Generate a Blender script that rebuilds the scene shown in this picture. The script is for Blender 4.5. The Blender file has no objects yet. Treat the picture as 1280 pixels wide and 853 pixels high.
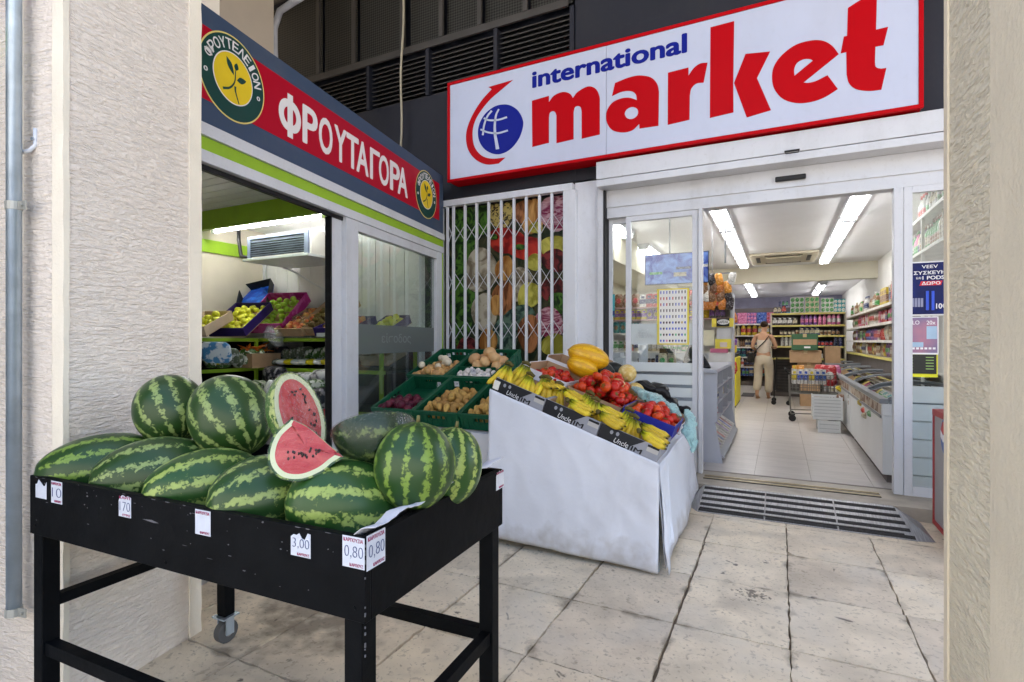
import bpy, bmesh, math, random
from mathutils import Vector, Matrix, Euler, noise
random.seed(7)
S = bpy.context.scene
C = bpy.data.collections.new('place'); S.collection.children.link(C)
V = Vector
# ------------------------------------------------------------------ camera
FOC, YAW, EYE = 668.0, math.radians(26.6), 1.3
cam = bpy.data.objects.new('camera', bpy.data.cameras.new('camera')); C.objects.link(cam)
cam.location = (0, 0, EYE); cam.rotation_euler = (math.pi/2, 0, YAW)
cam.data.sensor_width = 36; cam.data.lens = FOC/1280*36; cam.data.clip_start = .05; cam.data.clip_end = 900
S.camera = cam
# ------------------------------------------------------------------ light
SUN_EL, SUN_AZ = math.radians(60), math.radians(25)     # azimuth clockwise from +Y: the sun is behind the building
w = bpy.data.worlds.new('World'); S.world = w; w.use_nodes = True
nt = w.node_tree; bg = nt.nodes['Background']; sky = nt.nodes.new('ShaderNodeTexSky')
sky.sky_type = 'NISHITA'; sky.sun_disc = False; sky.sun_elevation = SUN_EL; sky.sun_rotation = SUN_AZ
sky.air_density = 1.0; sky.dust_density = 2.0; sky.ozone_density = 1.0
nt.links.new(sky.outputs[0], bg.inputs[0]); bg.inputs[1].default_value = .15
sl = bpy.data.lights.new('sun', 'SUN'); sl.energy = 5; sl.angle = math.radians(.5); sl.color = (1, .92, .80)
sun = bpy.data.objects.new('sun', sl); C.objects.link(sun)
sd = V((math.sin(SUN_AZ)*math.cos(SUN_EL), math.cos(SUN_AZ)*math.cos(SUN_EL), math.sin(SUN_EL)))
sun.rotation_euler = sd.to_track_quat('Z', 'Y').to_euler(); sun.location = (0, 0, 20)
S.view_settings.view_transform = 'Standard'; S.view_settings.look = 'None'
S.view_settings.exposure = 2.15; S.view_settings.gamma = 1
S.cycles.use_denoising = True; S.cycles.max_bounces = 10; S.cycles.diffuse_bounces = 5; S.cycles.glossy_bounces = 3
S.cycles.transmission_bounces = 4; S.cycles.transparent_max_bounces = 16; S.cycles.caustics_reflective = False; S.cycles.caustics_refractive = False
S.cycles.sample_clamp_indirect = 6
TUBE = 5.2          # strength of the fluorescent tubes
# ------------------------------------------------------------------ pixel -> world (photo coordinates 1280 x 853)
FW = V((-math.sin(YAW), math.cos(YAW), 0)); RT = V((math.cos(YAW), math.sin(YAW), 0)); EY = V((0, 0, EYE))
def ray(px, py): return FW + RT*((px-640)/FOC) + V((0, 0, (426.5-py)/FOC))
def onY(px, py, Y): d = ray(px, py); return EY + d*(Y/d.y)
def onX(px, py, X): d = ray(px, py); return EY + d*(X/d.x)
def onZ(px, py, Z): d = ray(px, py); return EY + d*((Z-EYE)/d.z)
def onT(px, py, t): return EY + ray(px, py)*t
class Plane:
    def __init__(s, o, u, v): s.o = V(o); s.u = V(u).normalized(); s.v = V(v).normalized(); s.n = s.u.cross(s.v).normalized()
    def hit(s, px, py): d = ray(px, py); p = EY + d*((s.o-EY).dot(s.n)/d.dot(s.n)) - s.o; return p.dot(s.u), p.dot(s.v)
    def P(s, u, v, h=0): return s.o + s.u*u + s.v*v + s.n*h
    def M(s): return Matrix((( s.u.x, s.v.x, s.n.x, s.o.x), (s.u.y, s.v.y, s.n.y, s.o.y), (s.u.z, s.v.z, s.n.z, s.o.z), (0, 0, 0, 1)))
# ------------------------------------------------------------------ materials
MATS = {}
def mat(name, col, rough=.5, metal=0, var=.12, scale=6, bump=0, bscale=80, rand=0, stretch=None, col2=None, c2=(.45, .6), coat=0, spec=.28, dist=0, trans=0, alpha=None):
    if name in MATS: return MATS[name]
    m = bpy.data.materials.new(name); m.use_nodes = True; n = m.node_tree.nodes; l = m.node_tree.links
    b = n['Principled BSDF']; b.inputs['Roughness'].default_value = rough; b.inputs['Metallic'].default_value = metal
    b.inputs['Coat Weight'].default_value = coat; b.inputs['Specular IOR Level'].default_value = spec
    if trans: b.inputs['Transmission Weight'].default_value = trans
    tc = n.new('ShaderNodeTexCoord'); mp = n.new('ShaderNodeMapping'); l.new(tc.outputs['Object'], mp.inputs[0])
    if stretch: mp.inputs['Scale'].default_value = stretch
    nz = n.new('ShaderNodeTexNoise'); nz.inputs['Scale'].default_value = scale; nz.inputs['Detail'].default_value = 5; nz.inputs['Distortion'].default_value = dist
    l.new(mp.outputs[0], nz.inputs['Vector'])
    r = n.new('ShaderNodeValToRGB'); l.new(nz.outputs[0], r.inputs[0])
    a = tuple(max(0, c*(1-var)) for c in col)+(1,); z = tuple(min(1, c*(1+var)) for c in col)+(1,)
    if col2: a, z = tuple(col)+(1,), tuple(col2)+(1,); r.color_ramp.elements[0].position, r.color_ramp.elements[1].position = c2
    else: r.color_ramp.elements[0].position, r.color_ramp.elements[1].position = .3, .7
    r.color_ramp.elements[0].color = a; r.color_ramp.elements[1].color = z
    out = r.outputs[0]
    if rand:
        oi = n.new('ShaderNodeObjectInfo'); h = n.new('ShaderNodeHueSaturation'); mr = n.new('ShaderNodeMapRange')
        mr.inputs[3].default_value = 1-rand; mr.inputs[4].default_value = 1+rand; l.new(oi.outputs['Random'], mr.inputs[0]); l.new(mr.outputs[0], h.inputs['Value'])
        mr2 = n.new('ShaderNodeMapRange'); mr2.inputs[3].default_value = .5-rand*.04; mr2.inputs[4].default_value = .5+rand*.04
        l.new(oi.outputs['Random'], mr2.inputs[0]); l.new(mr2.outputs[0], h.inputs['Hue']); l.new(out, h.inputs['Color']); out = h.outputs[0]
    l.new(out, b.inputs['Base Color'])
    if bump:
        n2 = n.new('ShaderNodeTexNoise'); n2.inputs['Scale'].default_value = bscale; n2.inputs['Detail'].default_value = 4; l.new(mp.outputs[0], n2.inputs['Vector'])
        bp = n.new('ShaderNodeBump'); bp.inputs['Strength'].default_value = min(1, bump); bp.inputs['Distance'].default_value = .01*max(1, bump); l.new(n2.outputs[0], bp.inputs['Height']); l.new(bp.outputs[0], b.inputs['Normal'])
    MATS[name] = m; return m
def emit(name, col, s):
    if name in MATS: return MATS[name]
    m = bpy.data.materials.new(name); m.use_nodes = True; b = m.node_tree.nodes['Principled BSDF']
    b.inputs['Base Color'].default_value = (.8, .8, .8, 1); b.inputs['Emission Color'].default_value = tuple(col)+(1,); b.inputs['Emission Strength'].default_value = s
    MATS[name] = m; return m
def film(name, tint, op, gloss=.5, rough=.02, bump=0, milk=(.75, .8, .8)):
    """thin clear sheet: mostly see-through, mirror-like at a glance, optional milky share"""
    if name in MATS: return MATS[name]
    m = bpy.data.materials.new(name); m.use_nodes = True; n = m.node_tree.nodes; l = m.node_tree.links; n.clear()
    o = n.new('ShaderNodeOutputMaterial'); t = n.new('ShaderNodeBsdfTransparent'); t.inputs[0].default_value = tuple(tint)+(1,)
    g = n.new('ShaderNodeBsdfGlossy'); g.inputs['Roughness'].default_value = rough; d = n.new('ShaderNodeBsdfDiffuse'); d.inputs[0].default_value = tuple(milk)+(1,)
    # Schlick reflectance from the angle alone, the same from either side of the sheet
    ge = n.new('ShaderNodeNewGeometry'); dt = n.new('ShaderNodeVectorMath'); dt.operation = 'DOT_PRODUCT'; l.new(ge.outputs['Incoming'], dt.inputs[0]); l.new(ge.outputs['Normal'], dt.inputs[1])
    ab = n.new('ShaderNodeMath'); ab.operation = 'ABSOLUTE'; l.new(dt.outputs['Value'], ab.inputs[0]); om = n.new('ShaderNodeMath'); om.operation = 'SUBTRACT'; om.inputs[0].default_value = 1; l.new(ab.outputs[0], om.inputs[1])
    pw = n.new('ShaderNodeMath'); pw.operation = 'POWER'; pw.inputs[1].default_value = 4.5; l.new(om.outputs[0], pw.inputs[0]); fr = n.new('ShaderNodeMath'); fr.operation = 'MULTIPLY_ADD'; fr.inputs[1].default_value = .9; fr.inputs[2].default_value = .045; l.new(pw.outputs[0], fr.inputs[0])
    ml = n.new('ShaderNodeMath'); ml.operation = 'MULTIPLY'; ml.inputs[1].default_value = gloss*2; ml.use_clamp = True
    l.new(fr.outputs[0], ml.inputs[0]); x = n.new('ShaderNodeMixShader'); x.inputs[0].default_value = op; l.new(t.outputs[0], x.inputs[1]); l.new(d.outputs[0], x.inputs[2])
    y = n.new('ShaderNodeMixShader'); l.new(ml.outputs[0], y.inputs[0]); l.new(x.outputs[0], y.inputs[1]); l.new(g.outputs[0], y.inputs[2]); l.new(y.outputs[0], o.inputs[0])
    if bump:
        tc = n.new('ShaderNodeTexCoord'); nz = n.new('ShaderNodeTexNoise'); nz.inputs['Scale'].default_value = 45; nz.inputs['Detail'].default_value = 2; nz.inputs['Distortion'].default_value = 2; l.new(tc.outputs['Object'], nz.inputs['Vector'])
        bp = n.new('ShaderNodeBump'); bp.inputs['Strength'].default_value = bump; bp.inputs['Distance'].default_value = .02; l.new(nz.outputs[0], bp.inputs['Height'])
        l.new(bp.outputs[0], g.inputs['Normal']); l.new(bp.outputs[0], dt.inputs[1])
    MATS[name] = m; return m
def stucco(name, col, diag=0, dark=.8, sx=1.0):
    m = bpy.data.materials.new(name); m.use_nodes = True; n = m.node_tree.nodes; l = m.node_tree.links; b = n['Principled BSDF']; b.inputs['Roughness'].default_value = .9
    tc = n.new('ShaderNodeTexCoord'); mp = n.new('ShaderNodeMapping'); l.new(tc.outputs['Object'], mp.inputs[0])
    mp.inputs['Rotation'].default_value = (diag, diag, 0); mp.inputs['Scale'].default_value = (15*sx, 15*sx, 72)
    nz = n.new('ShaderNodeTexNoise'); nz.inputs['Scale'].default_value = 1; nz.inputs['Detail'].default_value = 5; nz.inputs['Distortion'].default_value = 1.3; l.new(mp.outputs[0], nz.inputs['Vector'])
    n2 = n.new('ShaderNodeTexNoise'); n2.inputs['Scale'].default_value = 55; n2.inputs['Detail'].default_value = 3; l.new(tc.outputs['Object'], n2.inputs['Vector'])
    ad = n.new('ShaderNodeMath'); ad.operation = 'MULTIPLY_ADD'; ad.inputs[1].default_value = .45; l.new(n2.outputs[0], ad.inputs[0]); l.new(nz.outputs[0], ad.inputs[2])
    bp = n.new('ShaderNodeBump'); bp.inputs['Strength'].default_value = .9; bp.inputs['Distance'].default_value = .017; l.new(ad.outputs[0], bp.inputs['Height']); l.new(bp.outputs[0], b.inputs['Normal'])
    n3 = n.new('ShaderNodeTexNoise'); n3.inputs['Scale'].default_value = 2.2; n3.inputs['Detail'].default_value = 6; l.new(tc.outputs['Object'], n3.inputs['Vector'])
    r = n.new('ShaderNodeValToRGB'); l.new(n3.outputs[0], r.inputs[0]); r.color_ramp.elements[0].position = .3; r.color_ramp.elements[1].position = .6
    r.color_ramp.elements[0].color = tuple(c*dark for c in col)+(1,); r.color_ramp.elements[1].color = tuple(col)+(1,); l.new(r.outputs[0], b.inputs['Base Color'])
    MATS[name] = m; return m
def rind(name, dark, light, ns=11, phase=0, wob=1.5, thr=.1):
    """striped watermelon rind: stripes run along local X, with ragged edges"""
    m = bpy.data.materials.new(name); m.use_nodes = True; n = m.node_tree.nodes; l = m.node_tree.links; b = n['Principled BSDF']
    b.inputs['Roughness'].default_value = .33; b.inputs['Specular IOR Level'].default_value = .4
    tc = n.new('ShaderNodeTexCoord'); sp = n.new('ShaderNodeSeparateXYZ'); l.new(tc.outputs['Object'], sp.inputs[0])
    def mth(op, a, c=None, d=None):
        q = n.new('ShaderNodeMath'); q.operation = op
        for i, x in enumerate((a, c, d)):
            if x is None: continue
            if isinstance(x, (int, float)): q.inputs[i].default_value = x
            else: l.new(x, q.inputs[i])
        return q.outputs[0]
    def nzz(sc, det, dist=0, rot=1):
        q = n.new('ShaderNodeTexNoise'); q.inputs['Scale'].default_value = sc; q.inputs['Detail'].default_value = det; q.inputs['Distortion'].default_value = dist; l.new(tc.outputs['Object'], q.inputs['Vector']); return q.outputs[0]
    ang = mth('ARCTAN2', sp.outputs[1], sp.outputs[2])
    n1 = nzz(9, 3); n2 = nzz(85, 8, .4); n3 = nzz(26, 4)
    a2 = mth('ADD', mth('MULTIPLY', ang, ns), mth('MULTIPLY', mth('SUBTRACT', n1, .5), 2.6)); a2 = mth('ADD', a2, phase)
    s = mth('SINE', a2); s = mth('ADD', s, mth('MULTIPLY', mth('SUBTRACT', n2, .5), wob*6.0)); s = mth('ADD', s, mth('MULTIPLY', mth('SUBTRACT', n3, .5), 3.4))
    r = n.new('ShaderNodeValToRGB'); mr = n.new('ShaderNodeMapRange'); mr.inputs[1].default_value = -1.2; mr.inputs[2].default_value = 1.9; l.new(s, mr.inputs[0]); l.new(mr.outputs[0], r.inputs[0])
    e = r.color_ramp.elements; e[0].position = .0; e[0].color = tuple(dark)+(1,); e[1].position = 1; e[1].color = tuple(c*1.15 for c in light)+(1,)
    for p, c in ((.40+thr, dark), (.50+thr, tuple(d*.5+q*.30 for d, q in zip(dark, light))), (.60+thr, light)):
        x = e.new(p); x.color = tuple(c)+(1,)
    l.new(r.outputs[0], b.inputs['Base Color']); MATS[name] = m; return m
def grime(m, amt=.25, col=(.18, .15, .11), sc=3, streak=.35, lo=.50, hi=.75):
    """uneven dirt worked into a painted surface"""
    n = m.node_tree.nodes; l = m.node_tree.links; b = n['Principled BSDF']; src = b.inputs['Base Color'].links[0].from_socket; tc = n.new('ShaderNodeTexCoord')
    for k, (s_, a_, st) in enumerate(((sc, amt, (1, 1, streak)), (sc*9, amt*.7, (1, 1, 1)))):
        mp = n.new('ShaderNodeMapping'); mp.inputs['Scale'].default_value = st; l.new(tc.outputs['Object'], mp.inputs[0]); z = n.new('ShaderNodeTexNoise'); z.inputs['Scale'].default_value = s_; z.inputs['Detail'].default_value = 7; z.inputs['Roughness'].default_value = .65; l.new(mp.outputs[0], z.inputs['Vector'])
        r = n.new('ShaderNodeMapRange'); r.inputs[1].default_value = lo+.06*k; r.inputs[2].default_value = hi; r.inputs[4].default_value = a_; l.new(z.outputs[0], r.inputs[0])
        x = n.new('ShaderNodeMix'); x.data_type = 'RGBA'; l.new(r.outputs[0], x.inputs['Factor']); l.new(src, x.inputs['A']); x.inputs['B'].default_value = tuple(col)+(1,); src = x.outputs['Result']
    l.new(src, b.inputs['Base Color']); return m
# common colours
WHT = mat('white_paint', (.70, .72, .76), .35, var=.03, scale=3)
WFR = mat('white_aluminium', (.62, .64, .68), .3, var=.03, scale=2)
WGR = mat('grey_shadow_gap', (.08, .08, .09), .6)
BLK = mat('black_metal', (.007, .007, .008), .42, var=.4, scale=14, bump=.05, bscale=200, spec=.35)
DRK = mat('dark_cladding', (.017, .019, .029), .55, var=.12, scale=1.5)
for m_ in (WHT, WFR): grime(m_, .22)
grime(DRK, .2, (.06, .055, .05), 1.2)
GLS = film('window_glass', (.93, .96, .95), .0, .6)
# ------------------------------------------------------------------ objects
def tag(o, label=None, cat=None, group=None, kind=None):
    if label: o['label'] = label
    if cat: o['category'] = cat
    if group: o['group'] = group
    if kind: o['kind'] = kind
    return o
def thing(name, label, cat, loc=(0, 0, 0), group=None, rot=None):
    o = bpy.data.objects.new(name, None); o.empty_display_size = .05; C.objects.link(o); o.location = loc
    if rot: o.rotation_euler = rot
    o['org'] = list(loc); tag(o, label, cat, group); return o
def org(p):
    while p is not None and p.parent is not None: p = p.parent
    return V(p['org']) if p is not None and 'org' in p else V((0, 0, 0))
class MB:
    def __init__(s, X=None): s.v = []; s.f = []; s.m = []; s.X = X
    def add(s, vs, fs, m=0):
        b = len(s.v)
        for p in vs:
            p = V(p)
            if s.X is not None: p = s.X @ p
            s.v.append(p)
        for f in fs: s.f.append(tuple(b+i for i in f)); s.m.append(m)
        return s
    def box(s, x0, x1, y0, y1, z0, z1, m=0):
        vs = [(x, y, z) for z in (z0, z1) for x, y in ((x0, y0), (x1, y0), (x1, y1), (x0, y1))]
        return s.add(vs, [(0, 3, 2, 1), (4, 5, 6, 7), (0, 1, 5, 4), (1, 2, 6, 5), (2, 3, 7, 6), (3, 0, 4, 7)], m)
    def hexa(s, p, m=0): return s.add(p, [(0, 3, 2, 1), (4, 5, 6, 7), (0, 1, 5, 4), (1, 2, 6, 5), (2, 3, 7, 6), (3, 0, 4, 7)], m)
    def quad(s, *p, m=0): return s.add(p, [tuple(range(len(p)))], m)
    def bar(s, a, b, w, h, m=0, up=(0, 0, 1)):
        a, b = V(a), V(b); d = (b-a).normalized(); u = V(up)
        if abs(d.dot(u)) > .95: u = V((1, 0, 0))
        x = d.cross(u).normalized()*w/2; y = x.normalized().cross(d).normalized()*h/2
        return s.hexa([a-x-y, a+x-y, a+x+y, a-x+y, b-x-y, b+x-y, b+x+y, b-x+y], m)
    def tube(s, pts, r, n=10, m=0, cap=True):
        pts = [V(p) for p in pts]; rs = r if isinstance(r, (list, tuple)) else [r]*len(pts); b = []; ref = None
        for i, p in enumerate(pts):
            d = (pts[min(i+1, len(pts)-1)]-pts[max(i-1, 0)]).normalized()
            if ref is None: ref = d.orthogonal().normalized()
            ref = (ref-d*ref.dot(d)).normalized(); y = d.cross(ref)
            b += [p+(ref*math.cos(2*math.pi*k/n)+y*math.sin(2*math.pi*k/n))*rs[i] for k in range(n)]
        fs = [(i*n+k, i*n+(k+1) % n, (i+1)*n+(k+1) % n, (i+1)*n+k) for i in range(len(pts)-1) for k in range(n)]
        if cap: fs += [tuple(range(n))[::-1], tuple((len(pts)-1)*n+k for k in range(n))]
        return s.add(b, fs, m)
    def lathe(s, prof, n=16, o=(0, 0, 0), m=0, ms=None):
        o = V(o); vs = [o+V((r*math.cos(2*math.pi*k/n), r*math.sin(2*math.pi*k/n), z)) for r, z in prof for k in range(n)]
        b = len(s.f)
        s.add(vs, [(i*n+k, i*n+(k+1) % n, (i+1)*n+(k+1) % n, (i+1)*n+k) for i in range(len(prof)-1) for k in range(n)], m)
        if ms:
            for i in range(len(prof)-1):
                for k in range(n): s.m[b+i*n+k] = ms[i]
        return s
    def ell(s, c, r, seg=16, ring=10, m=0, R=None, fn=None):
        vs = []; c = V(c)
        for i in range(ring+1):
            th = math.pi*i/ring
            for k in range(seg):
                ph = 2*math.pi*k/seg; p = V((r[0]*math.cos(th), r[1]*math.sin(th)*math.cos(ph), r[2]*math.sin(th)*math.sin(ph)))
                if fn: p = fn(p)
                vs.append(c+(R @ p if R else p))
        return s.add(vs, [(i*seg+k, (i+1)*seg+k, (i+1)*seg+(k+1) % seg, i*seg+(k+1) % seg) for i in range(ring) for k in range(seg)], m)
    def prism(s, poly, pl, h0, h1, m=0):
        """polygon in a Plane's u,v extruded from h0 to h1 along its normal"""
        n = len(poly); vs = [pl.P(u, v, h0) for u, v in poly]+[pl.P(u, v, h1) for u, v in poly]
        return s.add(vs, [tuple(range(n))[::-1], tuple(range(n, 2*n))]+[(i, (i+1) % n, n+(i+1) % n, n+i) for i in range(n)], m)
    def mesh(s, name, mats, smooth=False, off=V((0, 0, 0))):
        me = bpy.data.meshes.new(name); me.from_pydata([tuple(p-off) for p in s.v], [], s.f)
        for x in (mats if isinstance(mats, (list, tuple)) else [mats]): me.materials.append(x)
        me.polygons.foreach_set('material_index', s.m)
        bm = bmesh.new(); bm.from_mesh(me); bmesh.ops.remove_doubles(bm, verts=bm.verts, dist=1e-5)
        bmesh.ops.recalc_face_normals(bm, faces=bm.faces)
        bm.to_mesh(me); bm.free()
        if smooth: me.polygons.foreach_set('use_smooth', [True]*len(me.polygons))
        me.update(); return me
    def build(s, name, mats, parent=None, smooth=False, bevel=0, loc=None):
        """loc: put the origin of a top-level mesh there"""
        o3 = org(parent) if parent is not None else V(loc or (0, 0, 0))
        me = s.mesh(name, mats, smooth, o3); o = bpy.data.objects.new(name, me); C.objects.link(o)
        if parent is not None: o.parent = parent
        else:
            o.location = o3; o['org'] = list(o3)
        if bevel:
            b = o.modifiers.new('b', 'BEVEL'); b.width = bevel; b.segments = 2; b.limit_method = 'ANGLE'; b.angle_limit = .6
            if not smooth:
                me.polygons.foreach_set('use_smooth', [True]*len(me.polygons)); b.harden_normals = True
        return o
def put(me, name, loc, rot=(0, 0, 0), sc=1, parent=None, label=None, cat=None, group=None):
    o = bpy.data.objects.new(name, me); C.objects.link(o); o.location = loc; o.rotation_euler = rot
    o.scale = (sc, sc, sc) if isinstance(sc, (int, float)) else sc
    if parent is not None: o.parent = parent
    tag(o, label, cat, group); return o
def copy_tree(o, parent=None, **kw):
    c = o.copy(); C.objects.link(c); c.parent = parent
    for ch in list(o.children): copy_tree(ch, c)
    return c
def text(name, body, pl, u0, v0, u1, v1, m, parent, h=.002, bold=0, depth=.0008, keep=False, shear=0, rot=0):
    fat = max(0, bold)*1.5; cu = bpy.data.curves.new('t', 'FONT'); cu.body = body; cu.size = 1; cu.offset = min(0, bold); cu.extrude = .001; cu.resolution_u = 4
    ob = bpy.data.objects.new('t', cu); C.objects.link(ob); bpy.context.view_layer.update()
    dg = bpy.context.evaluated_depsgraph_get(); me = bpy.data.meshes.new_from_object(ob.evaluated_get(dg)); bpy.data.objects.remove(ob); bpy.data.curves.remove(cu)
    xs = [p.co.x for p in me.vertices]; ys = [p.co.y for p in me.vertices]
    if not xs: return None
    x0, x1, y0, y1 = min(xs), max(xs), min(ys), max(ys)
    o3 = org(parent) if parent is not None else V((0, 0, 0)); cu_, cv_ = (u0+u1)/2, (v0+v1)/2; cr, sr = math.cos(rot), math.sin(rot)
    for p in me.vertices:
        a = (p.co.x-x0)/(x1-x0); b = (p.co.y-y0)/(y1-y0); u = (a-.5)*(u1-u0)+shear*(b-.5)*(v1-v0); v = (b-.5)*(v1-v0)
        p.co = pl.P(cu_+u*cr-v*sr, cv_+u*sr+v*cr, h+(depth if p.co.z > 0 else 0))-o3
    if fat:                                   # heavier strokes: the same letters again, a hair to each side
        su = fat*(u1-u0)/(x1-x0)*.5; sv = fat*(v1-v0)/(y1-y0)*.5; co = [p.co.copy() for p in me.vertices]; fc = [tuple(p.vertices) for p in me.polygons]; vs = []; fs = []
        for q, (dx, dy) in enumerate(((0, 0), (-su, 0), (su, 0), (0, sv*.8), (0, -sv*.8), (-su*.7, sv*.6), (su*.7, -sv*.6), (su*.7, sv*.6), (-su*.7, -sv*.6))):
            sh = pl.u*(dx*cr-dy*sr)+pl.v*(dx*sr+dy*cr)+pl.n*(.00006*q); b = len(vs); vs += [c+sh for c in co]; fs += [tuple(i+b for i in f) for f in fc]
        me = bpy.data.meshes.new(name); me.from_pydata(vs, [], fs)
    me.materials.clear(); me.materials.append(m); me.name = name
    o = bpy.data.objects.new(name, me); C.objects.link(o)
    if parent is not None: o.parent = parent
    return o
def spline(pts, n=6, closed=True):
    """points (x, y) or (x, y, 1) for a corner -> a smooth outline"""
    out = []; N = len(pts)
    for i in range(N if closed else N-1):
        p0, p1, p2, p3 = (pts[(i-1) % N], pts[i], pts[(i+1) % N], pts[(i+2) % N])
        a, b = V(p1[:2]), V(p2[:2]); c1, c2 = len(p1) > 2, len(p2) > 2
        if not closed and i == 0: c1 = True
        if not closed and i == N-2: c2 = True
        if c1 and c2: out.append(a); continue
        t1 = (b-a) if c1 else (b-V(p0[:2]))*.5; t2 = (b-a) if c2 else (V(p3[:2])-a)*.5
        for k in range(n):
            t = k/n; out.append(a*(2*t**3-3*t*t+1)+t1*(t**3-2*t*t+t)+b*(-2*t**3+3*t*t)+t2*(t**3-t*t))
    if not closed: out.append(V(pts[-1][:2]))
    return out
# ================================================================== THE SETTING
STK = stucco('pillar_stucco', (.82, .73, .63), 0, .92)
STK2 = stucco('pillar_stucco_tan', (.80, .71, .53), .5, .88)
SMO = mat('smooth_render', (.80, .73, .60), .85, var=.06, scale=5, bump=.25, bscale=120)
SMO2 = mat('smooth_render_tan', (.74, .65, .49), .85, var=.06, scale=5, bump=.3, bscale=90)
BGE = mat('beige_wall', (.50, .43, .34), .85, var=.08, scale=2)
ASP = mat('asphalt', (.05, .05, .052), .9, var=.25, scale=40, bump=.5, bscale=200)
GRD = mat('ground_dust', (.19, .155, .115), .95, var=.3, scale=6, bump=.5, bscale=90)
def slab_mat():
    m = mat('stone_slab', (.72, .62, .47), .62, var=.12, scale=5, bump=.35, bscale=45, rand=.10)
    n = m.node_tree.nodes; l = m.node_tree.links; b = n['Principled BSDF']; src = b.inputs['Base Color'].links[0].from_socket
    tc = n.new('ShaderNodeTexCoord'); oi = n.new('ShaderNodeObjectInfo'); ad = n.new('ShaderNodeVectorMath'); ad.operation = 'ADD'; l.new(tc.outputs['Object'], ad.inputs[0]); l.new(oi.outputs['Location'], ad.inputs[1])
    out = src
    for sc, lo, hi, col, f in ((2.4, .50, .72, (.30, .25, .19), .5), (9, .68, .72, (.09, .075, .06), .85), (55, .60, .68, (.24, .19, .13), .55), (26, .60, .66, (.30, .24, .17), .45), (1.6, .50, .68, (.64, .60, .52), .5)):
        z = n.new('ShaderNodeTexNoise'); z.inputs['Scale'].default_value = sc; z.inputs['Detail'].default_value = 6; z.inputs['Distortion'].default_value = .6; l.new(ad.outputs[0], z.inputs['Vector'])
        r = n.new('ShaderNodeMapRange'); r.inputs[1].default_value = lo; r.inputs[2].default_value = hi; r.inputs[4].default_value = f; l.new(z.outputs[0], r.inputs[0])
        x = n.new('ShaderNodeMix'); x.data_type = 'RGBA'; l.new(r.outputs[0], x.inputs['Factor']); l.new(out, x.inputs['A']); x.inputs['B'].default_value = tuple(col)+(1,); out = x.outputs['Result']
    # two real stains: damp grime by the pillar foot, chipped dark spots before the ramp
    gp = n.new('ShaderNodeNewGeometry')
    for (cx, cy, rad, sc, lo, hi, f) in ((-1.95, 1.85, .75, 8, .18, .30, .7), (-.12, 3.0, .34, 34, .315, .335, .8)):
        d = n.new('ShaderNodeVectorMath'); d.operation = 'DISTANCE'; l.new(gp.outputs['Position'], d.inputs[0]); d.inputs[1].default_value = (cx, cy, 0); mr = n.new('ShaderNodeMapRange'); mr.inputs[1].default_value = 0; mr.inputs[2].default_value = rad; mr.inputs[3].default_value = .55; mr.inputs[4].default_value = 0; l.new(d.outputs['Value'], mr.inputs[0])
        z = n.new('ShaderNodeTexNoise'); z.inputs['Scale'].default_value = sc; z.inputs['Detail'].default_value = 5; l.new(gp.outputs['Position'], z.inputs['Vector']); mu = n.new('ShaderNodeMath'); mu.operation = 'MULTIPLY'; l.new(z.outputs[0], mu.inputs[0]); l.new(mr.outputs[0], mu.inputs[1])
        r = n.new('ShaderNodeMapRange'); r.inputs[1].default_value = lo*.75; r.inputs[2].default_value = hi*.78; r.inputs[4].default_value = f; l.new(mu.outputs[0], r.inputs[0]); x = n.new('ShaderNodeMix'); x.data_type = 'RGBA'; l.new(r.outputs[0], x.inputs['Factor']); l.new(out, x.inputs['A']); x.inputs['B'].default_value = (.10, .08, .06, 1); out = x.outputs['Result']
    # dirt worked in from the joints: distance to the edge of the slab, broken up by noise
    sp = n.new('ShaderNodeSeparateXYZ'); l.new(tc.outputs['Generated'], sp.inputs[0]); hs = []
    for i in (0, 1):
        a = n.new('ShaderNodeMath'); a.operation = 'SUBTRACT'; a.inputs[1].default_value = .5; l.new(sp.outputs[i], a.inputs[0]); c = n.new('ShaderNodeMath'); c.operation = 'ABSOLUTE'; l.new(a.outputs[0], c.inputs[0]); hs.append(c.outputs[0])
    mx = n.new('ShaderNodeMath'); mx.operation = 'MAXIMUM'; l.new(hs[0], mx.inputs[0]); l.new(hs[1], mx.inputs[1])
    z = n.new('ShaderNodeTexNoise'); z.inputs['Scale'].default_value = 7; z.inputs['Detail'].default_value = 7; l.new(ad.outputs[0], z.inputs['Vector'])
    q = n.new('ShaderNodeMath'); q.operation = 'MULTIPLY_ADD'; q.inputs[1].default_value = .42; l.new(z.outputs[0], q.inputs[0]); l.new(mx.outputs[0], q.inputs[2])
    r = n.new('ShaderNodeMapRange'); r.inputs[1].default_value = .69; r.inputs[2].default_value = .76; r.inputs[4].default_value = .65; l.new(q.outputs[0], r.inputs[0])
    x = n.new('ShaderNodeMix'); x.data_type = 'RGBA'; l.new(r.outputs[0], x.inputs['Factor']); l.new(out, x.inputs['A']); x.inputs['B'].default_value = (.17, .135, .095, 1); out = x.outputs['Result']
    l.new(out, b.inputs['Base Color']); return m
SLAB = slab_mat()
MB().box(-150, 150, -150, 400, -.3, -.035).build('ground', GRD, None).select_set(False)
tag(bpy.data.objects['ground'], kind='structure')
tag(MB().box(-60, 60, -14, -5.5, -.034, -.030).build('road', ASP), kind='structure')
pv = tag(MB().box(-14, 14, -5.5, 5.5, -.034, -.016).build('pavement', GRD), kind='structure')
tag(MB().box(-60, 60, -5.65, -5.5, -.034, .01).build('kerb', mat('kerb_stone', (.4, .39, .36), .8, var=.2, scale=10, bump=.3)), kind='structure')
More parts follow.
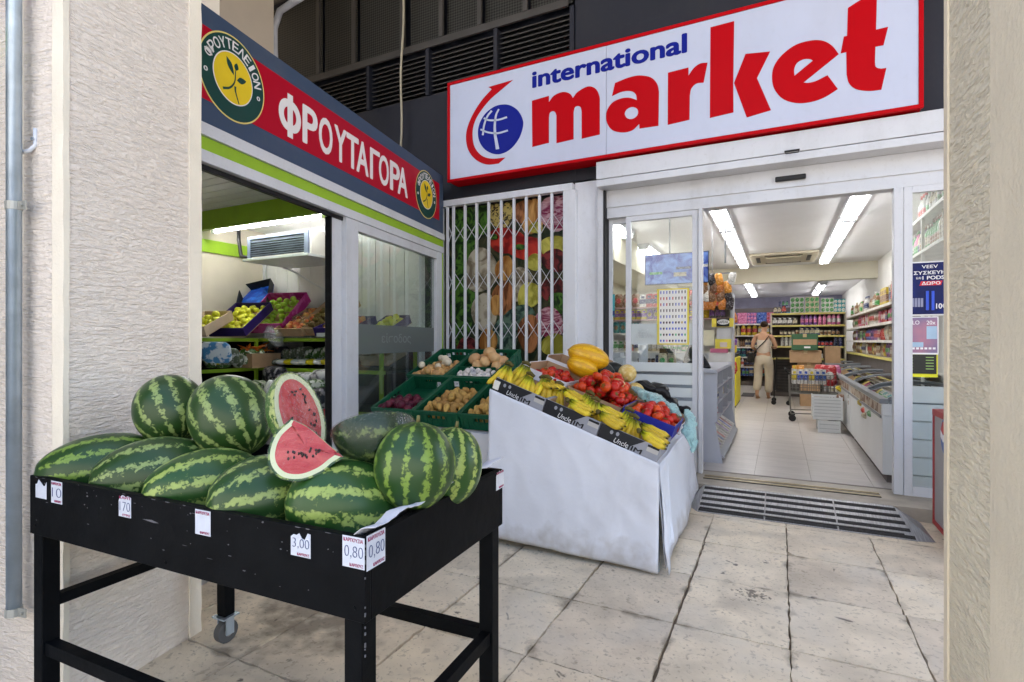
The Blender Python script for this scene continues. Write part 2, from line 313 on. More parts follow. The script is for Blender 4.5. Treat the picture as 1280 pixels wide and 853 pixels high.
# building added behind the viewer: its sunlit wall bounces warm light in
ob = thing('bounce_building', 'cream rendered building added across the street to bounce sunlight, seen only in reflections', 'building', (0, -17, 0))
OBM = mat('bounce_building_render', (.60, .59, .57), .9, var=.08, scale=.4); OBG = mat('bounce_building_window', (.05, .06, .07), .2)
MB().box(-34, 34, -24, -17, -.03, 11).build('wall', OBM, ob)  # wall of the added bounce building
wm_ = MB().box(-.7, .7, -.03, .03, 0, 1.6).mesh('window', OBG); sm_ = MB().box(-.8, .8, 0, .12, -.12, 0).mesh('sill', OBM)  # window and sill of the added bounce building
for i in range(14):
    for j in range(3):
        o = put(wm_, 'window', (-31+4.8*i, .02, 1.2+3.4*j), parent=ob); put(sm_, 'sill', (0, .0, 0), parent=o)
tag(MB().box(-30, 30, -5.49, -.78, -.0155, -.004).build('bounce_pavement', mat('pale_paving_and_bounce_sheet', (.45, .43, .40), .8, var=.15, scale=3)), kind='structure')  # pale sheet added out of view to bounce sunlight onto ceiling and pillars
tag(MB().box(-60, 60, -17.0, -14, -.034, .01).build('far_pavement', mat('pale_paving_and_bounce_sheet', (.45, .43, .40), .8, var=.15, scale=3)), kind='structure')
# slabs on the grid measured from the photograph
XS = [-5.05, -4.55, -4.05, -3.55, -3.03, -2.50, -1.98, -1.45, -.94, -.44, .04, .53, 1.04, 1.55, 2.05, 2.55]
YS = [-.75, -.2, .35, .9, 1.45, 2.0, 2.535, 3.10, 3.65, 4.2, 4.75, 5.3]
rs = random.Random(3)
for i in range(len(XS)-1):
    for j in range(len(YS)-1):
        if XS[i] < -3.2 and YS[j] > 1.6: pass
        x0, x1, y0, y1 = XS[i], XS[i+1], YS[j], YS[j+1]; g = .0025
        gl = g+(rs.random()*.003)+(.008 if i in (7, 8, 9) and rs.random() < .5 else 0); gb = g+rs.random()*.004; sk = lambda y: (y-3)*-.045*(1 if XS[i] > -1.2 else .6) if False else 0
        def edge(a, b, n, amp):
            return [(a[0]+(b[0]-a[0])*k/n+rs.uniform(-amp, amp), a[1]+(b[1]-a[1])*k/n+rs.uniform(-amp, amp)) for k in range(n)]
        c = [(x0+gl, y0+gb), (x1-g, y0+gb), (x1-g, y1-g), (x0+gl, y1-g)]
        if rs.random() < .22:
            k = rs.randrange(4); c0 = c[k]; pr, nx = c[k-1], c[(k+1) % 4]; q = .035+rs.random()*.05
            c[k:k+1] = [tuple(c0[t]+(pr[t]-c0[t])*q/.5 for t in (0, 1)), tuple(c0[t]+(nx[t]-c0[t])*q/.5 for t in (0, 1))]
        poly = []
        for k in range(len(c)): poly += edge(c[k], c[(k+1) % len(c)], 14, .0042)
        mx, my = (x0+x1)/2, (y0+y1)/2; dz = rs.uniform(-.0015, .0015)
        tp = [(x-mx, y-my, dz) for x, y in poly]; bt = [(x*1.006, y*1.006, -.016) for x, y, _ in tp]; n = len(poly)
        mb = MB().add(tp+bt, [tuple(range(n))]+[(k, n+k, n+(k+1) % n, (k+1) % n) for k in range(n)])
        o = put(mb.mesh('slab', SLAB), 'slab', (mx, my, 0), parent=pv)
# ------------------------------------------------------------------ arcade above
tag(MB().box(-16, 16, .9, 5.05, 6.3, 6.6).build('arcade_ceiling', mat('white_plaster', (.75, .74, .72), .9, var=.04)), kind='structure')
# ------------------------------------------------------------------ pillars
kd = V((-.173, .985, 0)).normalized(); kn = V((.985, .173, 0)).normalized()
A0 = V((-2.225, .966, 0)); B0 = V((-2.315, 1.512, 0))
lp = thing('pillar', 'tall beige stucco pillar with rippled plaster left of the watermelon table', 'pillar', (-2.5, 1.2, 0))
PL = Plane(A0, kd, (0, 0, 1)); L = (B0-A0).length
def pbox(mb, u0, u1, z0, z1, h0, h1, pl=PL, m=0): return mb.hexa([pl.P(u, z0, h) for u, h in ((u0, h1), (u1, h1), (u1, h0), (u0, h0))]+[pl.P(u, z1, h) for u, h in ((u0, h1), (u1, h1), (u1, h0), (u0, h0))], m)
pbox(MB(), .0, L, -.02, 6.3, -.55, 0).build('core', STK, lp, bevel=.008)
# smooth raised corner bands, slightly uneven
def band(pl, u0, u1, parent, m, seed, h=.006, z1=6.3, amp=.0025):
    r = random.Random(seed); mb = MB(); n = 90; rows = []
    for i in range(n+1):
        z = -.01+z1*i/n; a = u0+r.uniform(-amp, amp); b = u1+r.uniform(-amp, amp); rows.append([pl.P(a, z, -.02), pl.P(a, z, h), pl.P(b, z, h), pl.P(b, z, -.02)])
    vs = [p for q in rows for p in q]; fs = []
    for i in range(n):
        for k in range(3): fs.append((4*i+k, 4*i+k+1, 4*i+5+k, 4*i+4+k))
    mb.add(vs, fs); return mb.build('corner_band', m, parent)
band(PL, -.008, .012, lp, SMO, 1, .005); band(PL, L-.055, L+.007, lp, SMO, 2, .005)
# street face of the pillar, then the recessed joint with the next wall
FP = Plane(A0, -kn, (0, 0, 1))
pbox(MB(), .004, .058, -.02, 6.3, -.006, .04, Plane(A0, -kn, (0, 0, 1))).build('front_band', SMO, lp, bevel=.006)
nw = thing('stucco_wall', 'grey green stained stucco wall strip behind the steel conduit', 'wall', (-2.7, .9, 0))
FW2 = Plane(A0-kn*.055-kd*.0, -kn, (0, 0, 1))
STG = stucco('stained_stucco', (.60, .60, .52), 0, .7, 2.2)
FQ = Plane(A0+kd*.05, kn, (0, 0, 1))
pbox(MB(), -1.2, -.055, -.02, 6.3, -.5, 0, Plane(A0+kd*.02, kn, (0, 0, 1), )).build('panel', STG, nw)
FQ = Plane(A0+kd*.02, kn, (0, 0, 1))      # its normal points away from the street: use negative heights
um = lambda px: FQ.hit(px, 300)[0]
pbox(MB(), um(20), um(38), 1.62, 6.3, 0, .022, FQ).build('smooth_strip', SMO, nw, bevel=.006)
pbox(MB(), um(38.5), um(47), 1.55, 6.3, 0, .003, FQ).build('groove_shade', mat('groove_shade', (.17, .17, .13), .95, col2=(.34, .34, .28), scale=14, bump=.8, bscale=40), nw)  # dark strip painted in place of the shade in the joint groove
# conduit
pc = onT(17.5, 400, 1.86); pc = V((pc.x, pc.y, 0))
cd = thing('conduit_pipe', 'vertical galvanised steel conduit pipe at the far left edge of the wall', 'pipe', (pc.x, pc.y, .42))
GAL = mat('galvanised_steel', (.42, .50, .58), .38, .75, var=.15, scale=12)
MB().tube([pc+V((0, 0, .35)), pc+V((0, 0, 6.3))], .0215, 16).build('tube', GAL, cd, smooth=True)
for zz in (.36, 1.77):
    m = MB(); m.tube([pc+V((0, 0, zz-.014)), pc+V((0, 0, zz+.014))], .0245, 16); b = pc+kn*.06+V((0, 0, zz)); m.bar(pc+V((0, 0, zz)), b, .004, .03); m.tube([b-kn*.015-kd*.004, b-kn*.015-kd*.010], .006, 8)
    m.build('clamp', mat('dull_steel', (.42, .42, .38), .5, .5), cd)
hk = FQ.P(*FQ.hit(50, 185), .022)
hook = thing('wall_hook', 'white painted J shaped metal hook screwed to the wall beside the conduit', 'hook', tuple(hk))
m = MB(); pts = [hk+kn*.012+V((0, 0, .06)), hk+kn*.012+V((0, 0, .0)), hk+kn*.002+V((0, 0, -.022))-kd*.012, hk-kn*.02+V((0, 0, -.027))-kd*.02, hk-kn*.042+V((0, 0, -.012))-kd*.02, hk-kn*.05+V((0, 0, .004))-kd*.02]
m.tube(pts, .007, 8); m.build('bend', WHT, hook, smooth=True); MB().tube([hk+kn*.012+V((0, 0, .02))-kd*.007, hk+kn*.012+V((0, 0, .02))-kd*.012], .006, 8).build('screw', GAL, hook)
# right pillar
rp = thing('pillar', 'tan stucco pillar with slanting trowel ridges at the right edge of the view', 'pillar', (.6, 1.3, 0))
dR = ray(1183, 400); R0 = EY+dR*1.22; R0.z = 0; rd = V((.012, -1, 0)).normalized(); PR = Plane(R0, rd, (0, 0, 1))    # normal faces -x
PR2 = Plane(R0, rd, (0, 0, 1))
pbox(MB(), 0, .75, -.02, 6.3, -.6, 0, PR).build('core', STK2, rp, bevel=.012)
band(PR, -.004, .022, rp, SMO2, 5, .004, 6.3, .0012)
ub = PR.hit(1243, 300)[0]; band(PR, ub, .752, rp, SMO2, 6, .006, 6.3, .001)
# ------------------------------------------------------------------ market building
FY = 5.12; FZ = .10
ft = thing('shop_front', 'dark grey clad shop front with white aluminium door surround under the big sign', 'shop front', (0, 5.3, 0))
m = MB(); 
m.box(-6.6, 3.3, FY-.05, FY+.25, 5.9, 9); m.box(-1.83, 3.3, FY-.05, FY+.25, 2.9, 5.898); m.box(-6.6, -1.832, FY-.05, FY+.25, 2.9, 4.12); m.box(-6.6, -1.832, FY+.13, FY+.25, 4.122, 5.898)
m.build('cladding', DRK, ft)
MB().box(-6.6, -3.45, FY, FY+.25, 0, 2.898).build('cladding', DRK, ft)
MB().box(-1.83, -1.59, FY-.06, FY+.2, 0, 2.88).build('pilaster', WHT, ft, bevel=.004)
MB().box(-1.588, -1.53, FY-.1, FY+.12, 0, 2.93).build('shutter_guide', WFR, ft, bevel=.003)
m = MB().box(1.82, 3.3, FY-.06, FY+.2, 0, 2.9); m.build('side_wall', WHT, ft)
MB().box(-1.56, 3.0, FY-.22, FY+.1, 2.835, 3.0).build('shutter_box', WFR, ft, bevel=.004)
MB().box(-1.56, 3.0, FY-.215, FY+.1, 2.765, 2.83).build('shutter_slat', WFR, ft, bevel=.004)
h0 = onY(990, 191, FY-.225)
m = MB(); m.tube([h0+V((-.05, 0, .012)), h0+V((-.045, -.03, -.012)), h0+V((.045, -.03, -.012)), h0+V((.05, 0, .012))], .004, 6); m.box(h0.x-.055, h0.x+.055, h0.y-.008, h0.y+.002, h0.z+.008, h0.z+.022)
m.build('shutter_handle', BLK, ft)
MB().box(-1.52, 1.82, FY-.02, FY+.1, 2.50, 2.764).build('door_header', WFR, ft, bevel=.003)
MB().box(-1.52, 1.82, FY-.035, FY-.021, 2.60, 2.764).build('header_panel', WFR, ft, bevel=.003)
s0 = onY(988, 223, FY-.04); MB().box(s0.x-.115, s0.x+.115, FY-.075, FY-.036, s0.z-.022, s0.z+.018).build('door_sensor', BLK, ft, bevel=.008)
for px in (752,):
    MB().box(-1.53, -1.512, FY-.09, FY+.05, FZ, 2.76).build('gap_seal', mat('dark_rubber', (.02, .02, .022), .7), ft)
# fixed left glass panel, sliding leaf, jambs
def leaf(x0, x1, y, z0, z1, fw, parent, name='glass_frame', lower=None, glass=GLS):
    m = MB(); m.box(x0, x0+fw, y-.02, y+.02, z0, z1); m.box(x1-fw, x1, y-.02, y+.02, z0, z1); m.box(x0+fw+.0005, x1-fw-.0005, y-.019, y+.019, z0, z0+.09); m.box(x0+fw+.0005, x1-fw-.0005, y-.019, y+.019, z1-.05, z1)
    m.build(name, WFR, parent, bevel=.002)
    MB().box(x0+fw, x1-fw, y-.003, y+.003, z0+.09, z1-.05).build('pane', glass, parent)
ld = thing('sliding_glass_door', 'white framed sliding glass door leaf with frosted stripes left of the doorway', 'glass door', (-1.1, FY, FZ))
leaf(-1.512, -1.30, FY+.06, FZ, 2.50, .035, ld)
leaf(-1.33, -.665, FY+.01, FZ, 2.50, .05, ld)
MB().box(-.66, -.625, FY-.03, FY+.05, FZ, 2.50).build('jamb_post', WFR, ld, bevel=.003)
FROST = film('frosted_film', (.92, .95, .96), .5, .25, .3)
FROST2 = film('frosted_film_dense', (.9, .93, .94), .78, .25, .4)
yy = FY+.0035
m = MB(); zt = onY(800, 405, FY).z; zb = onY(800, 431, FY).z; m.box(-1.28, -.716, FY+.002, FY+.0045, zb, zt); m.build('frosted_band', FROST, ld)
m = MB(); z = onY(800, 453, FY).z
for k in range(12):
    m.box(-1.28, -.716, FY+.002, FY+.0045, z-.085, z); z -= .115+.002*k
    if z < .35: break
m.build('frosted_stripe', FROST2, ld)
SG = Plane((0, FY+.001, 0), (1, 0, 0), (0, 0, 1))
a = SG.hit(797, 424); b = SG.hit(820, 411); text('lettering', 'είσοδος', SG, a[0], a[1], b[0]-.02, b[1], mat('pale_grey_print', (.45, .47, .48), .5), ld, .003)
# poster of charms and blue opening-hours sticker on the glass
cp = thing('poster', 'yellow bordered poster of small charms taped inside the sliding glass door', 'poster', (-.8, FY-.01, 1.6))
YEL = mat('yellow_print', (.72, .60, .08), .5); PAP = mat('paper_white', (.78, .77, .72), .6, var=.03)
a = SG.hit(821.5, 431); b = SG.hit(861.5, 360); MB().prism([a, (b[0], a[1]), b, (a[0], b[1])], SG, .004, .006).build('border', YEL, cp)
w_, h_ = b[0]-a[0], b[1]-a[1]; MB().prism([(a[0]+.02, a[1]+.012), (b[0]-.018, a[1]+.012), (b[0]-.018, b[1]-.012), (a[0]+.02, b[1]-.012)], SG, .0062, .0072).build('sheet', PAP, cp)
cols = [mat('ink_'+n, c, .5) for n, c in (('dark', (.06, .04, .05)), ('red', (.5, .04, .05)), ('blue', (.08, .12, .5)), ('gold', (.5, .35, .1)), ('green', (.1, .4, .2)), ('pink', (.6, .25, .4)))]
m = MB(); r = random.Random(5)
for j in range(9):
    for i in range(9):
        u = a[0]+.035+(w_-.07)*i/8; v = b[1]-.035-(h_-.07)*j/8; s = .011; k = [0, 1, 1, 0, 2, 3, 2, 4, 5][j] if r.random() < .35 else (0 if r.random() < .6 else 2)
        pts = [(u-s*.6, v+s), (u+s*.5, v+s*1.1), (u+s*.7, v), (u+s*.1, v-s*1.3), (u-s*.8, v-s*.2)] if j > 4 else [(u-s*.35, v-s*1.3), (u+s*.35, v-s*1.2), (u+s*.5, v+s*1.2), (u-s*.5, v+s*1.1)]
        m.prism(pts, SG, .0073, .0078, k)
m.build('charm_pictures', cols, cp)['kind'] = 'stuff'
st = thing('sticker', 'teal and white square sticker on the narrow fixed pane by the shutter guide', 'sticker', (-1.4, FY-.01, 1.55))
P3 = Plane((0, FY+.055, 0), (1, 0, 0), (0, 0, 1)); a = P3.hit(757, 396); b = P3.hit(768.5, 368)
MB().prism([a, (b[0], a[1]), b, (a[0], b[1])], P3, .0, .002).build('sheet', mat('teal_print', (.05, .32, .36), .4), st)
q = a[1]+(b[1]-a[1])*.05; MB().prism([(a[0], q), (b[0], q), (b[0], q+.045), (a[0], q+.045)], P3, .0022, .003).build('stripe', mat('navy_print', (.02, .05, .16), .4), st)
# right side light
rl = thing('fixed_glass_panel', 'white framed fixed shop window right of the doorway hung with posters', 'window', (1.3, FY, FZ))
MB().box(.80, .862, FY-.035, FY+.05, FZ, 2.50).build('jamb_post', WFR, rl, bevel=.003)
leaf(.868, 1.80, FY+.0, FZ-.02, 2.50, .055, rl)
m = MB(); z = .95
GF = film('blue_grey_frost', (.75, .85, .88), .45, .3, .4)
for k in range(6): m.box(.925, 1.745, FY-.0065, FY-.004, z-.128, z); z -= .14
m.build('frosted_stripe', GF, rl)
def sheet(px0, py0, px1, py1, y, mt, parent, name='sheet', h0=.004, h1=.006):
    p = Plane((0, y, 0), (1, 0, 0), (0, 0, 1)); a = p.hit(px0, py1); b = p.hit(px1, py0)
    MB().prism([a, (b[0], a[1]), b, (a[0], b[1])], p, h0, h1).build(name, mt, parent); return p, a, b
NAV = mat('navy_poster', (.012, .018, .09), .3, col2=(.012, .025, .16), c2=(.5, .7), scale=4, dist=2, spec=.1)
po = thing('poster', 'dark blue advertising poster with white Greek lettering on the window by the doorway', 'poster', (1.1, FY, 1.7))
WPR = mat('white_print', (.8, .8, .82), .4); RPR = mat('red_print', (.62, .02, .04), .4)
p, a, b = sheet(1131, 325.5, 1190, 395, FY-.004, WPR, po, 'border', .004, .005)
p, a, b = sheet(1132, 327, 1190, 393.5, FY-.006, NAV, po)
def T(px0, py0, px1, py1, body, mt, parent, pl=p, **k):
    a = pl.hit(px0, py1); b = pl.hit(px1, py0); return text('lettering', body, pl, a[0], a[1], b[0], b[1], mt, parent, h=.0065, **k)
T(1152, 331, 1172, 336, 'VEEV', WPR, po, bold=.01)
T(1142, 338, 1181.5, 344, 'ΣΥΣΚΕΥΗ', WPR, po, bold=.03); T(1145, 346.5, 1151, 349.5, 'ΚΑΙ', WPR, po, bold=.02); T(1153, 344.5, 1180, 350, '1 PODS', WPR, po, bold=.03)
a = p.hit(1149, 357.5); b = p.hit(1178, 351); MB().prism([a, (b[0]-.01, a[1]), b, (a[0]+.01, b[1])], p, .0062, .0068).build('red_flash', RPR, po)
T(1152, 351.8, 1175, 356.6, 'ΔΩΡΟ', WPR, po, pl=Plane(p.o+V((0, -.001, 0)), p.u, p.v), bold=.03)
T(1170, 379, 1183, 386, '10€', WPR, po, bold=.03)
mm = MB(); DV = mat('device_blue', (.02, .08, .6), .3)
for px in (1157, 1164): q = p.hit(px, 388); r_ = p.hit(px+3.6, 364); mm.prism([q, (r_[0], q[1]), r_, (q[0], r_[1])], p, .0062, .012)
mm.build('device_picture', DV, po)
mm = MB()
for k in range(5): q = p.hit(1135.5+k*3.8, 384); r_ = p.hit(1138.5+k*3.8, 373); mm.prism([q, (r_[0], q[1]), r_, (q[0], r_[1])], p, .0062, .0072)
mm.build('pod_picture', mat('pod_grey', (.25, .27, .4), .4), po)
p2 = thing('poster', 'pink and violet advertising poster below the dark blue one on the window', 'poster', (1.05, FY, 1.45))
pp, a, b = sheet(1131.5, 395.8, 1173, 443, FY-.004, WPR, p2, 'border', .004, .005)
pp, a, b = sheet(1132.5, 397, 1171.5, 441, FY-.006, mat('violet_poster', (.16, .16, .30), .4, col2=(.42, .20, .28), c2=(.35, .65), scale=5), p2)
T(1133.5, 401, 1149, 406, 'HILO', WPR, p2, pl=pp, bold=.01); T(1158, 401, 1169, 406, '20x', WPR, p2, pl=pp, bold=.01)
sheet(1158, 408, 1171, 424, FY-.0065, mat('pale_blue_print', (.35, .5, .65), .4), p2, 'inset_picture'); sheet(1134, 428, 1154, 434, FY-.0065, mat('pale_blue_print', (.4, .5, .6), .4), p2, 'inset_picture')
m = MB()
for k in range(7): q = pp.hit(1134.5+k*5.2, 437); r_ = pp.hit(1138+k*5.2, 434.5); m.prism([q, (r_[0], q[1]), r_, (q[0], r_[1])], pp, .006, .0066)
m.build('print_line', WPR, p2)
p3_ = thing('price_board', 'black price list with a yellow border below the pink poster', 'poster', (1.05, FY, 1.2))
pp, a, b = sheet(1130, 441, 1172, 471, FY-.003, mat('yellow_tape', (.75, .75, .03), .4), p3_, 'border', .004, .005)
pp, a, b = sheet(1132, 443.5, 1170.5, 467, FY-.006, mat('black_print', (.02, .022, .02), .4), p3_)
m = MB()
for j in range(5):
    for x0, x1 in ((1135, 1141), (1157, 1167)): q = pp.hit(x0, 447.5+j*3.6); r_ = pp.hit(x1, 446.5+j*3.6); m.prism([q, (r_[0], q[1]), r_, (q[0], r_[1])], pp, .0062, .0068)
m.build('print_line', mat('dim_green_print', (.25, .4, .12), .4), p3_)
# ------------------------------------------------------------------ the ramp
rm = thing('ramp', 'aluminium entrance ramp with black anti slip strips in front of the doorway', 'ramp', (.12, 4.6, 0))
ALU = mat('brushed_aluminium', (.36, .36, .37), .45, .5, var=.25, scale=4, stretch=(30, 2, 1)); GRT = mat('black_grit', (.035, .034, .035), .85, var=.4, scale=80, bump=.5, bscale=300)
ya, yb, zt_ = 4.27, 4.74, .095
RP = Plane((0, ya, .004), (1, 0, 0), (0, yb-ya, zt_-.004)); LR = math.hypot(yb-ya, zt_)
for k in range(3):
    x0, x1 = [(-.56, -.10), (-.098, .36), (.362, .80)][k]; x0b, x1b = [(-.56, -.10), (-.098, .36), (.362, .74)][k]
    o = MB().prism([(x0, 0), (x1, 0), (x1b, LR), (x0b, LR)], RP, -.003, 0).build('plate', ALU, rm)
    for j in range(5):
        v = .014+j*LR*.2; d = .042; xr = x1+(x1b-x1)*v/LR; MB().prism([(x0+.004, v), (xr-.004, v), (xr-.004, v+d), (x0+.004, v+d)], RP, .0005, .003).build('grip_strip', GRT, rm)
MB().add([(.80, ya, .002), (.90, ya+.03, .002), (.90, yb-.03, .002), (.742, yb, zt_)], [(0, 1, 3), (1, 2, 3), (0, 3, 2, 1)]).build('side_wing', ALU, rm)
MB().add([(-.562, ya, .002), (-.66, ya+.15, .002), (-.66, yb-.02, .002), (-.562, yb, zt_)], [(0, 3, 1), (1, 3, 2), (0, 1, 2, 3)]).build('side_wing', ALU, rm)
MB().box(-.55, .74, ya+.06, yb-.01, -.01, .02).build('underframe', BLK, rm)
# threshold
tag(MB().box(-1.6, 2.2, yb+.005, FY+.12, -.03, FZ-.004).build('doorstep', mat('worn_marble', (.40, .36, .30), .5, var=.2, scale=6, bump=.2)), kind='structure')
tr = thing('door_track', 'pair of brass coloured sliding door floor tracks across the threshold', 'track', (0, 4.98, FZ))
BRS = mat('worn_brass', (.45, .38, .26), .35, .7, var=.2)
for y in (4.97, 5.06): MB().box(-.60, .70, y-.014, y+.014, FZ-.006, FZ+.006).build('rail', BRS, tr, bevel=.002)
for y in (4.945, 5.015, 5.09): MB().box(-.60, .70, y-.006, y+.006, FZ-.006, FZ+.0015).build('slot', BLK, tr)
# ------------------------------------------------------------------ sign above the door
SY = 4.85
sg = thing('shop_sign', 'big white lightbox sign reading international market in blue and red', 'sign', (-1.3, SY, 3.0))
RED = mat('sign_red', (.46, .0, .004), .4, var=.02, spec=.08); BLU = mat('sign_blue', (.008, .015, .24), .4, var=.02, spec=.08); SWH = mat('sign_white', (.52, .56, .70), .3, var=.015, scale=2, coat=.15)
SP = Plane((0, SY, 0), (1, 0, 0), (0, 0, 1)); grime(SWH, .10, (.25, .23, .2), 2)
xl = SP.hit(559, 200)[0]; xr = SP.hit(1155, 80)[0]; zb, zt = 3.012, 4.09
m = MB(); e = .03
m.box(xl, xr, SY, SY+.03, zb, zb+e); m.box(xl, xr, SY, SY+.03, zt-e, zt); m.box(xl, xl+e, SY+.0005, SY+.03, zb+e+.0005, zt-e-.0005); m.box(xr-e, xr, SY+.0005, SY+.03, zb+e+.0005, zt-e-.0005)
m.build('frame', RED, sg, bevel=.004)
MB().box(xl+.004, xr-.004, SY+.031, FY-.052, zb+.004, zt-.004).build('box', RED, sg, bevel=.01)
xm = SP.hit(757.3, 150)[0]
MB().box(xl+e, xm-.002, SY+.012, SY+.03, zb+e, zt-e).build('face_panel', SWH, sg); MB().box(xm+.002, xr-e, SY+.012, SY+.03, zb+e, zt-e).build('face_panel', SWH, sg)
LP = Plane((0, SY+.0118, 0), (1, 0, 0), (0, 0, 1))
def traced(x0, y0, s, pts, name, mt, parent=sg, pl=LP, h=(.0, .003), n=5, hole=None):
    o = [pl.hit(x0+p[0]/s, y0+p[1]/s) for p in spline(pts, n)]
    if hole is None: return MB().prism([tuple(q) for q in o], pl, h[0], h[1]).build(name, mt, parent)
    i = [pl.hit(x0+p[0]/s, y0+p[1]/s) for p in spline(hole, n)]
    from mathutils.geometry import tessellate_polygon
    vs = [V((q[0], q[1], 0)) for q in o+i]; tris = tessellate_polygon([vs[:len(o)], vs[len(o):]])
    mb = MB(); N = len(vs); P = [pl.P(q.x, q.y, h[1]) for q in vs]+[pl.P(q.x, q.y, h[0]) for q in vs]
    fs = [tuple(t) for t in tris]+[(k, (k+1) % len(o), N+(k+1) % len(o), N+k) for k in range(len(o))]
    b = len(o); fs += [(b+k, b+(k+1) % len(i), N+b+(k+1) % len(i), N+b+k) for k in range(len(i))]
    return mb.add(P, fs).build(name, mt, parent)
K = 1
traced(560, 90, 6.4, [(672,232,1),(808,193,1),(808,242,1),(850,190),(920,162),(975,175),(1000,210,1),(1040,160),(1120,118),(1180,135),(1212,195),(1215,260,1),(1215,502,1),(1070,536,1),(1070,320,1),(1062,285),(1040,274),(1015,285),(1005,325,1),(1005,540,1),(868,572,1),(868,350,1),(858,325),(838,315),(815,330),(808,365,1),(808,568,1),(675,602,1)], 'letter_m', RED)
traced(740, 40, 6.4, [(160,515,1),(185,410,1),(290,368),(380,350),(470,365),(520,415),(536,480,1),(532,752,1),(380,775,1),(378,738,1),(320,790),(240,806),(160,785),(118,720),(118,640),(160,570),(230,535),(300,528),(360,548,1),(350,500),(310,475),(240,480),(160,515,1)][:-1], 'letter_a', RED, hole=[(370,640),(355,612),(320,602),(280,620),(262,655),(280,690),(320,698),(358,675)])
traced(740, 40, 6.4, [(608,328,1),(772,286,1),(772,350,1),(815,290),(865,255),(925,247,1),(893,407,1),(835,415),(795,455),(783,510,1),(780,704,1),(606,745,1)], 'letter_r', RED)
traced(740, 40, 6.4, [(948,-35,1),(1138,-85,1),(1130,412,1),(1132,645,1),(943,690,1)], 'letter_k', RED)
traced(740, 40, 6.4, [(1136,410,1),(1228,178,1),(1426,158,1),(1320,372,1),(1432,628,1),(1238,686,1)], 'letter_k', RED)
traced(920, 0, 6.4, [(822,436,1),(770,370),(700,330),(610,325),(480,360),(370,440),(305,530),(288,620),(305,710),(370,790),(470,825),(580,822),(700,785),(815,715,1),(732,604,1),(640,650),(580,665),(540,663,1)], 'letter_e', RED, hole=[(468,608,1),(466,555),(490,505),(540,477),(590,475),(615,487,1)])
traced(920, 0, 6.4, [(895,66,1),(990,5,1),(1128,-60,1),(1120,240,1),(1217,217,1),(1180,364,1),(1115,376,1),(1112,510),(1125,543),(1160,552,1),(1203,546,1),(1163,720,1),(1060,730),(960,715),(905,670),(885,600,1),(882,418,1),(837,430,1),(862,295,1),(888,290,1)], 'letter_t', RED)
traced(560, 90, 6.4, [(520,66,1),(325,122,1),(350,140,1),(270,230),(200,340),(155,450),(145,540),(165,630),(225,705),(310,742),(405,735,1),(460,686,1),(350,695),(270,670),(215,605),(197,520),(205,430),(245,340),(330,230),(420,150),(520,66,1)][:-1], 'arrow', RED)
traced(560, 90, 6.4, [(440,262),(500,270),(560,310),(598,380),(600,440),(570,530),(510,610),(440,652),(370,658),(300,625),(255,565),(240,490),(255,410),(300,335),(370,280)], 'globe', BLU)
for pts in ([(408,300),(385,350),(376,430),(378,500),(388,560),(398,620)], [(352,312),(315,360),(290,430),(280,508)], [(288,372),(330,388),(400,386),(473,364)], [(262,462),(320,485),(400,492),(480,470)]):
    sp = spline(pts, 5, False); w0 = 7; L1 = []; L2 = []
    for i, p in enumerate(sp):
        d = (sp[min(i+1, len(sp)-1)]-sp[max(i-1, 0)]).normalized(); w1 = w0*(1 if pts[0][0] != 408 else .8+1.2*i/len(sp)); L1.append(p+V((-d.y, d.x))*w1); L2.append(p-V((-d.y, d.x))*w1)
    MB().prism([LP.hit(560+p.x/6.4, 90+p.y/6.4) for p in L1+L2[::-1]], LP, .0031, .005).build('globe_line', SWH, sg)
a = LP.hit(666.3, 108); b = LP.hit(857.5, 66.5); c = LP.hit(857.5, 42.5)
text('lettering', 'international', LP, a[0], (a[1]+b[1])/2-.004, b[0], c[1], BLU, sg, h=.0005, bold=.045, depth=.003)
# gate and mural -------------------------------------------------
GY = 5.03
gt = thing('security_gate', 'white folding scissor security gate across the vegetable mural', 'gate', (-2.6, GY, .7))
m = MB().box(-3.42, -1.835, GY-.03, GY+.05, 2.80, 2.87); m.build('top_rail', WHT, gt, bevel=.004)
xg = onY(711, 300, GY).x; MB().box(xg-.05, xg+.085, GY-.035, GY+.06, .7, 2.798).build('end_post', WHT, gt, bevel=.004)
MB().box(-3.41, -3.385, GY-.02, GY+.03, .9, 2.798).build('end_post', WHT, gt, bevel=.003)
bx = [onY(px, 300, GY).x for px in (559.5, 567, 581.5, 596, 611, 626.7, 642.6, 658, 674.5, 690)]
bm_ = MB().box(-.013, .013, -.011, .011, .7, 2.799).mesh('bar', WHT)
for x in bx: put(bm_, 'bar', V((x, GY, 0))-org(gt), parent=gt)
bx2 = bx+[xg-.03]
for z0, z1 in ((2.39, 2.60), (1.85, 2.06), (1.31, 1.52)):
    for i in range(len(bx2)-1):
        for k, (p, q) in enumerate((((bx2[i], z0), (bx2[i+1], z1)), ((bx2[i], z1), (bx2[i+1], z0)))):
            yv = GY+.014+.005*k; MB().bar((p[0], yv, p[1]), (q[0], yv, q[1]), .003, .012, up=(0, 1, 0)).build('scissor_link', WHT, gt)
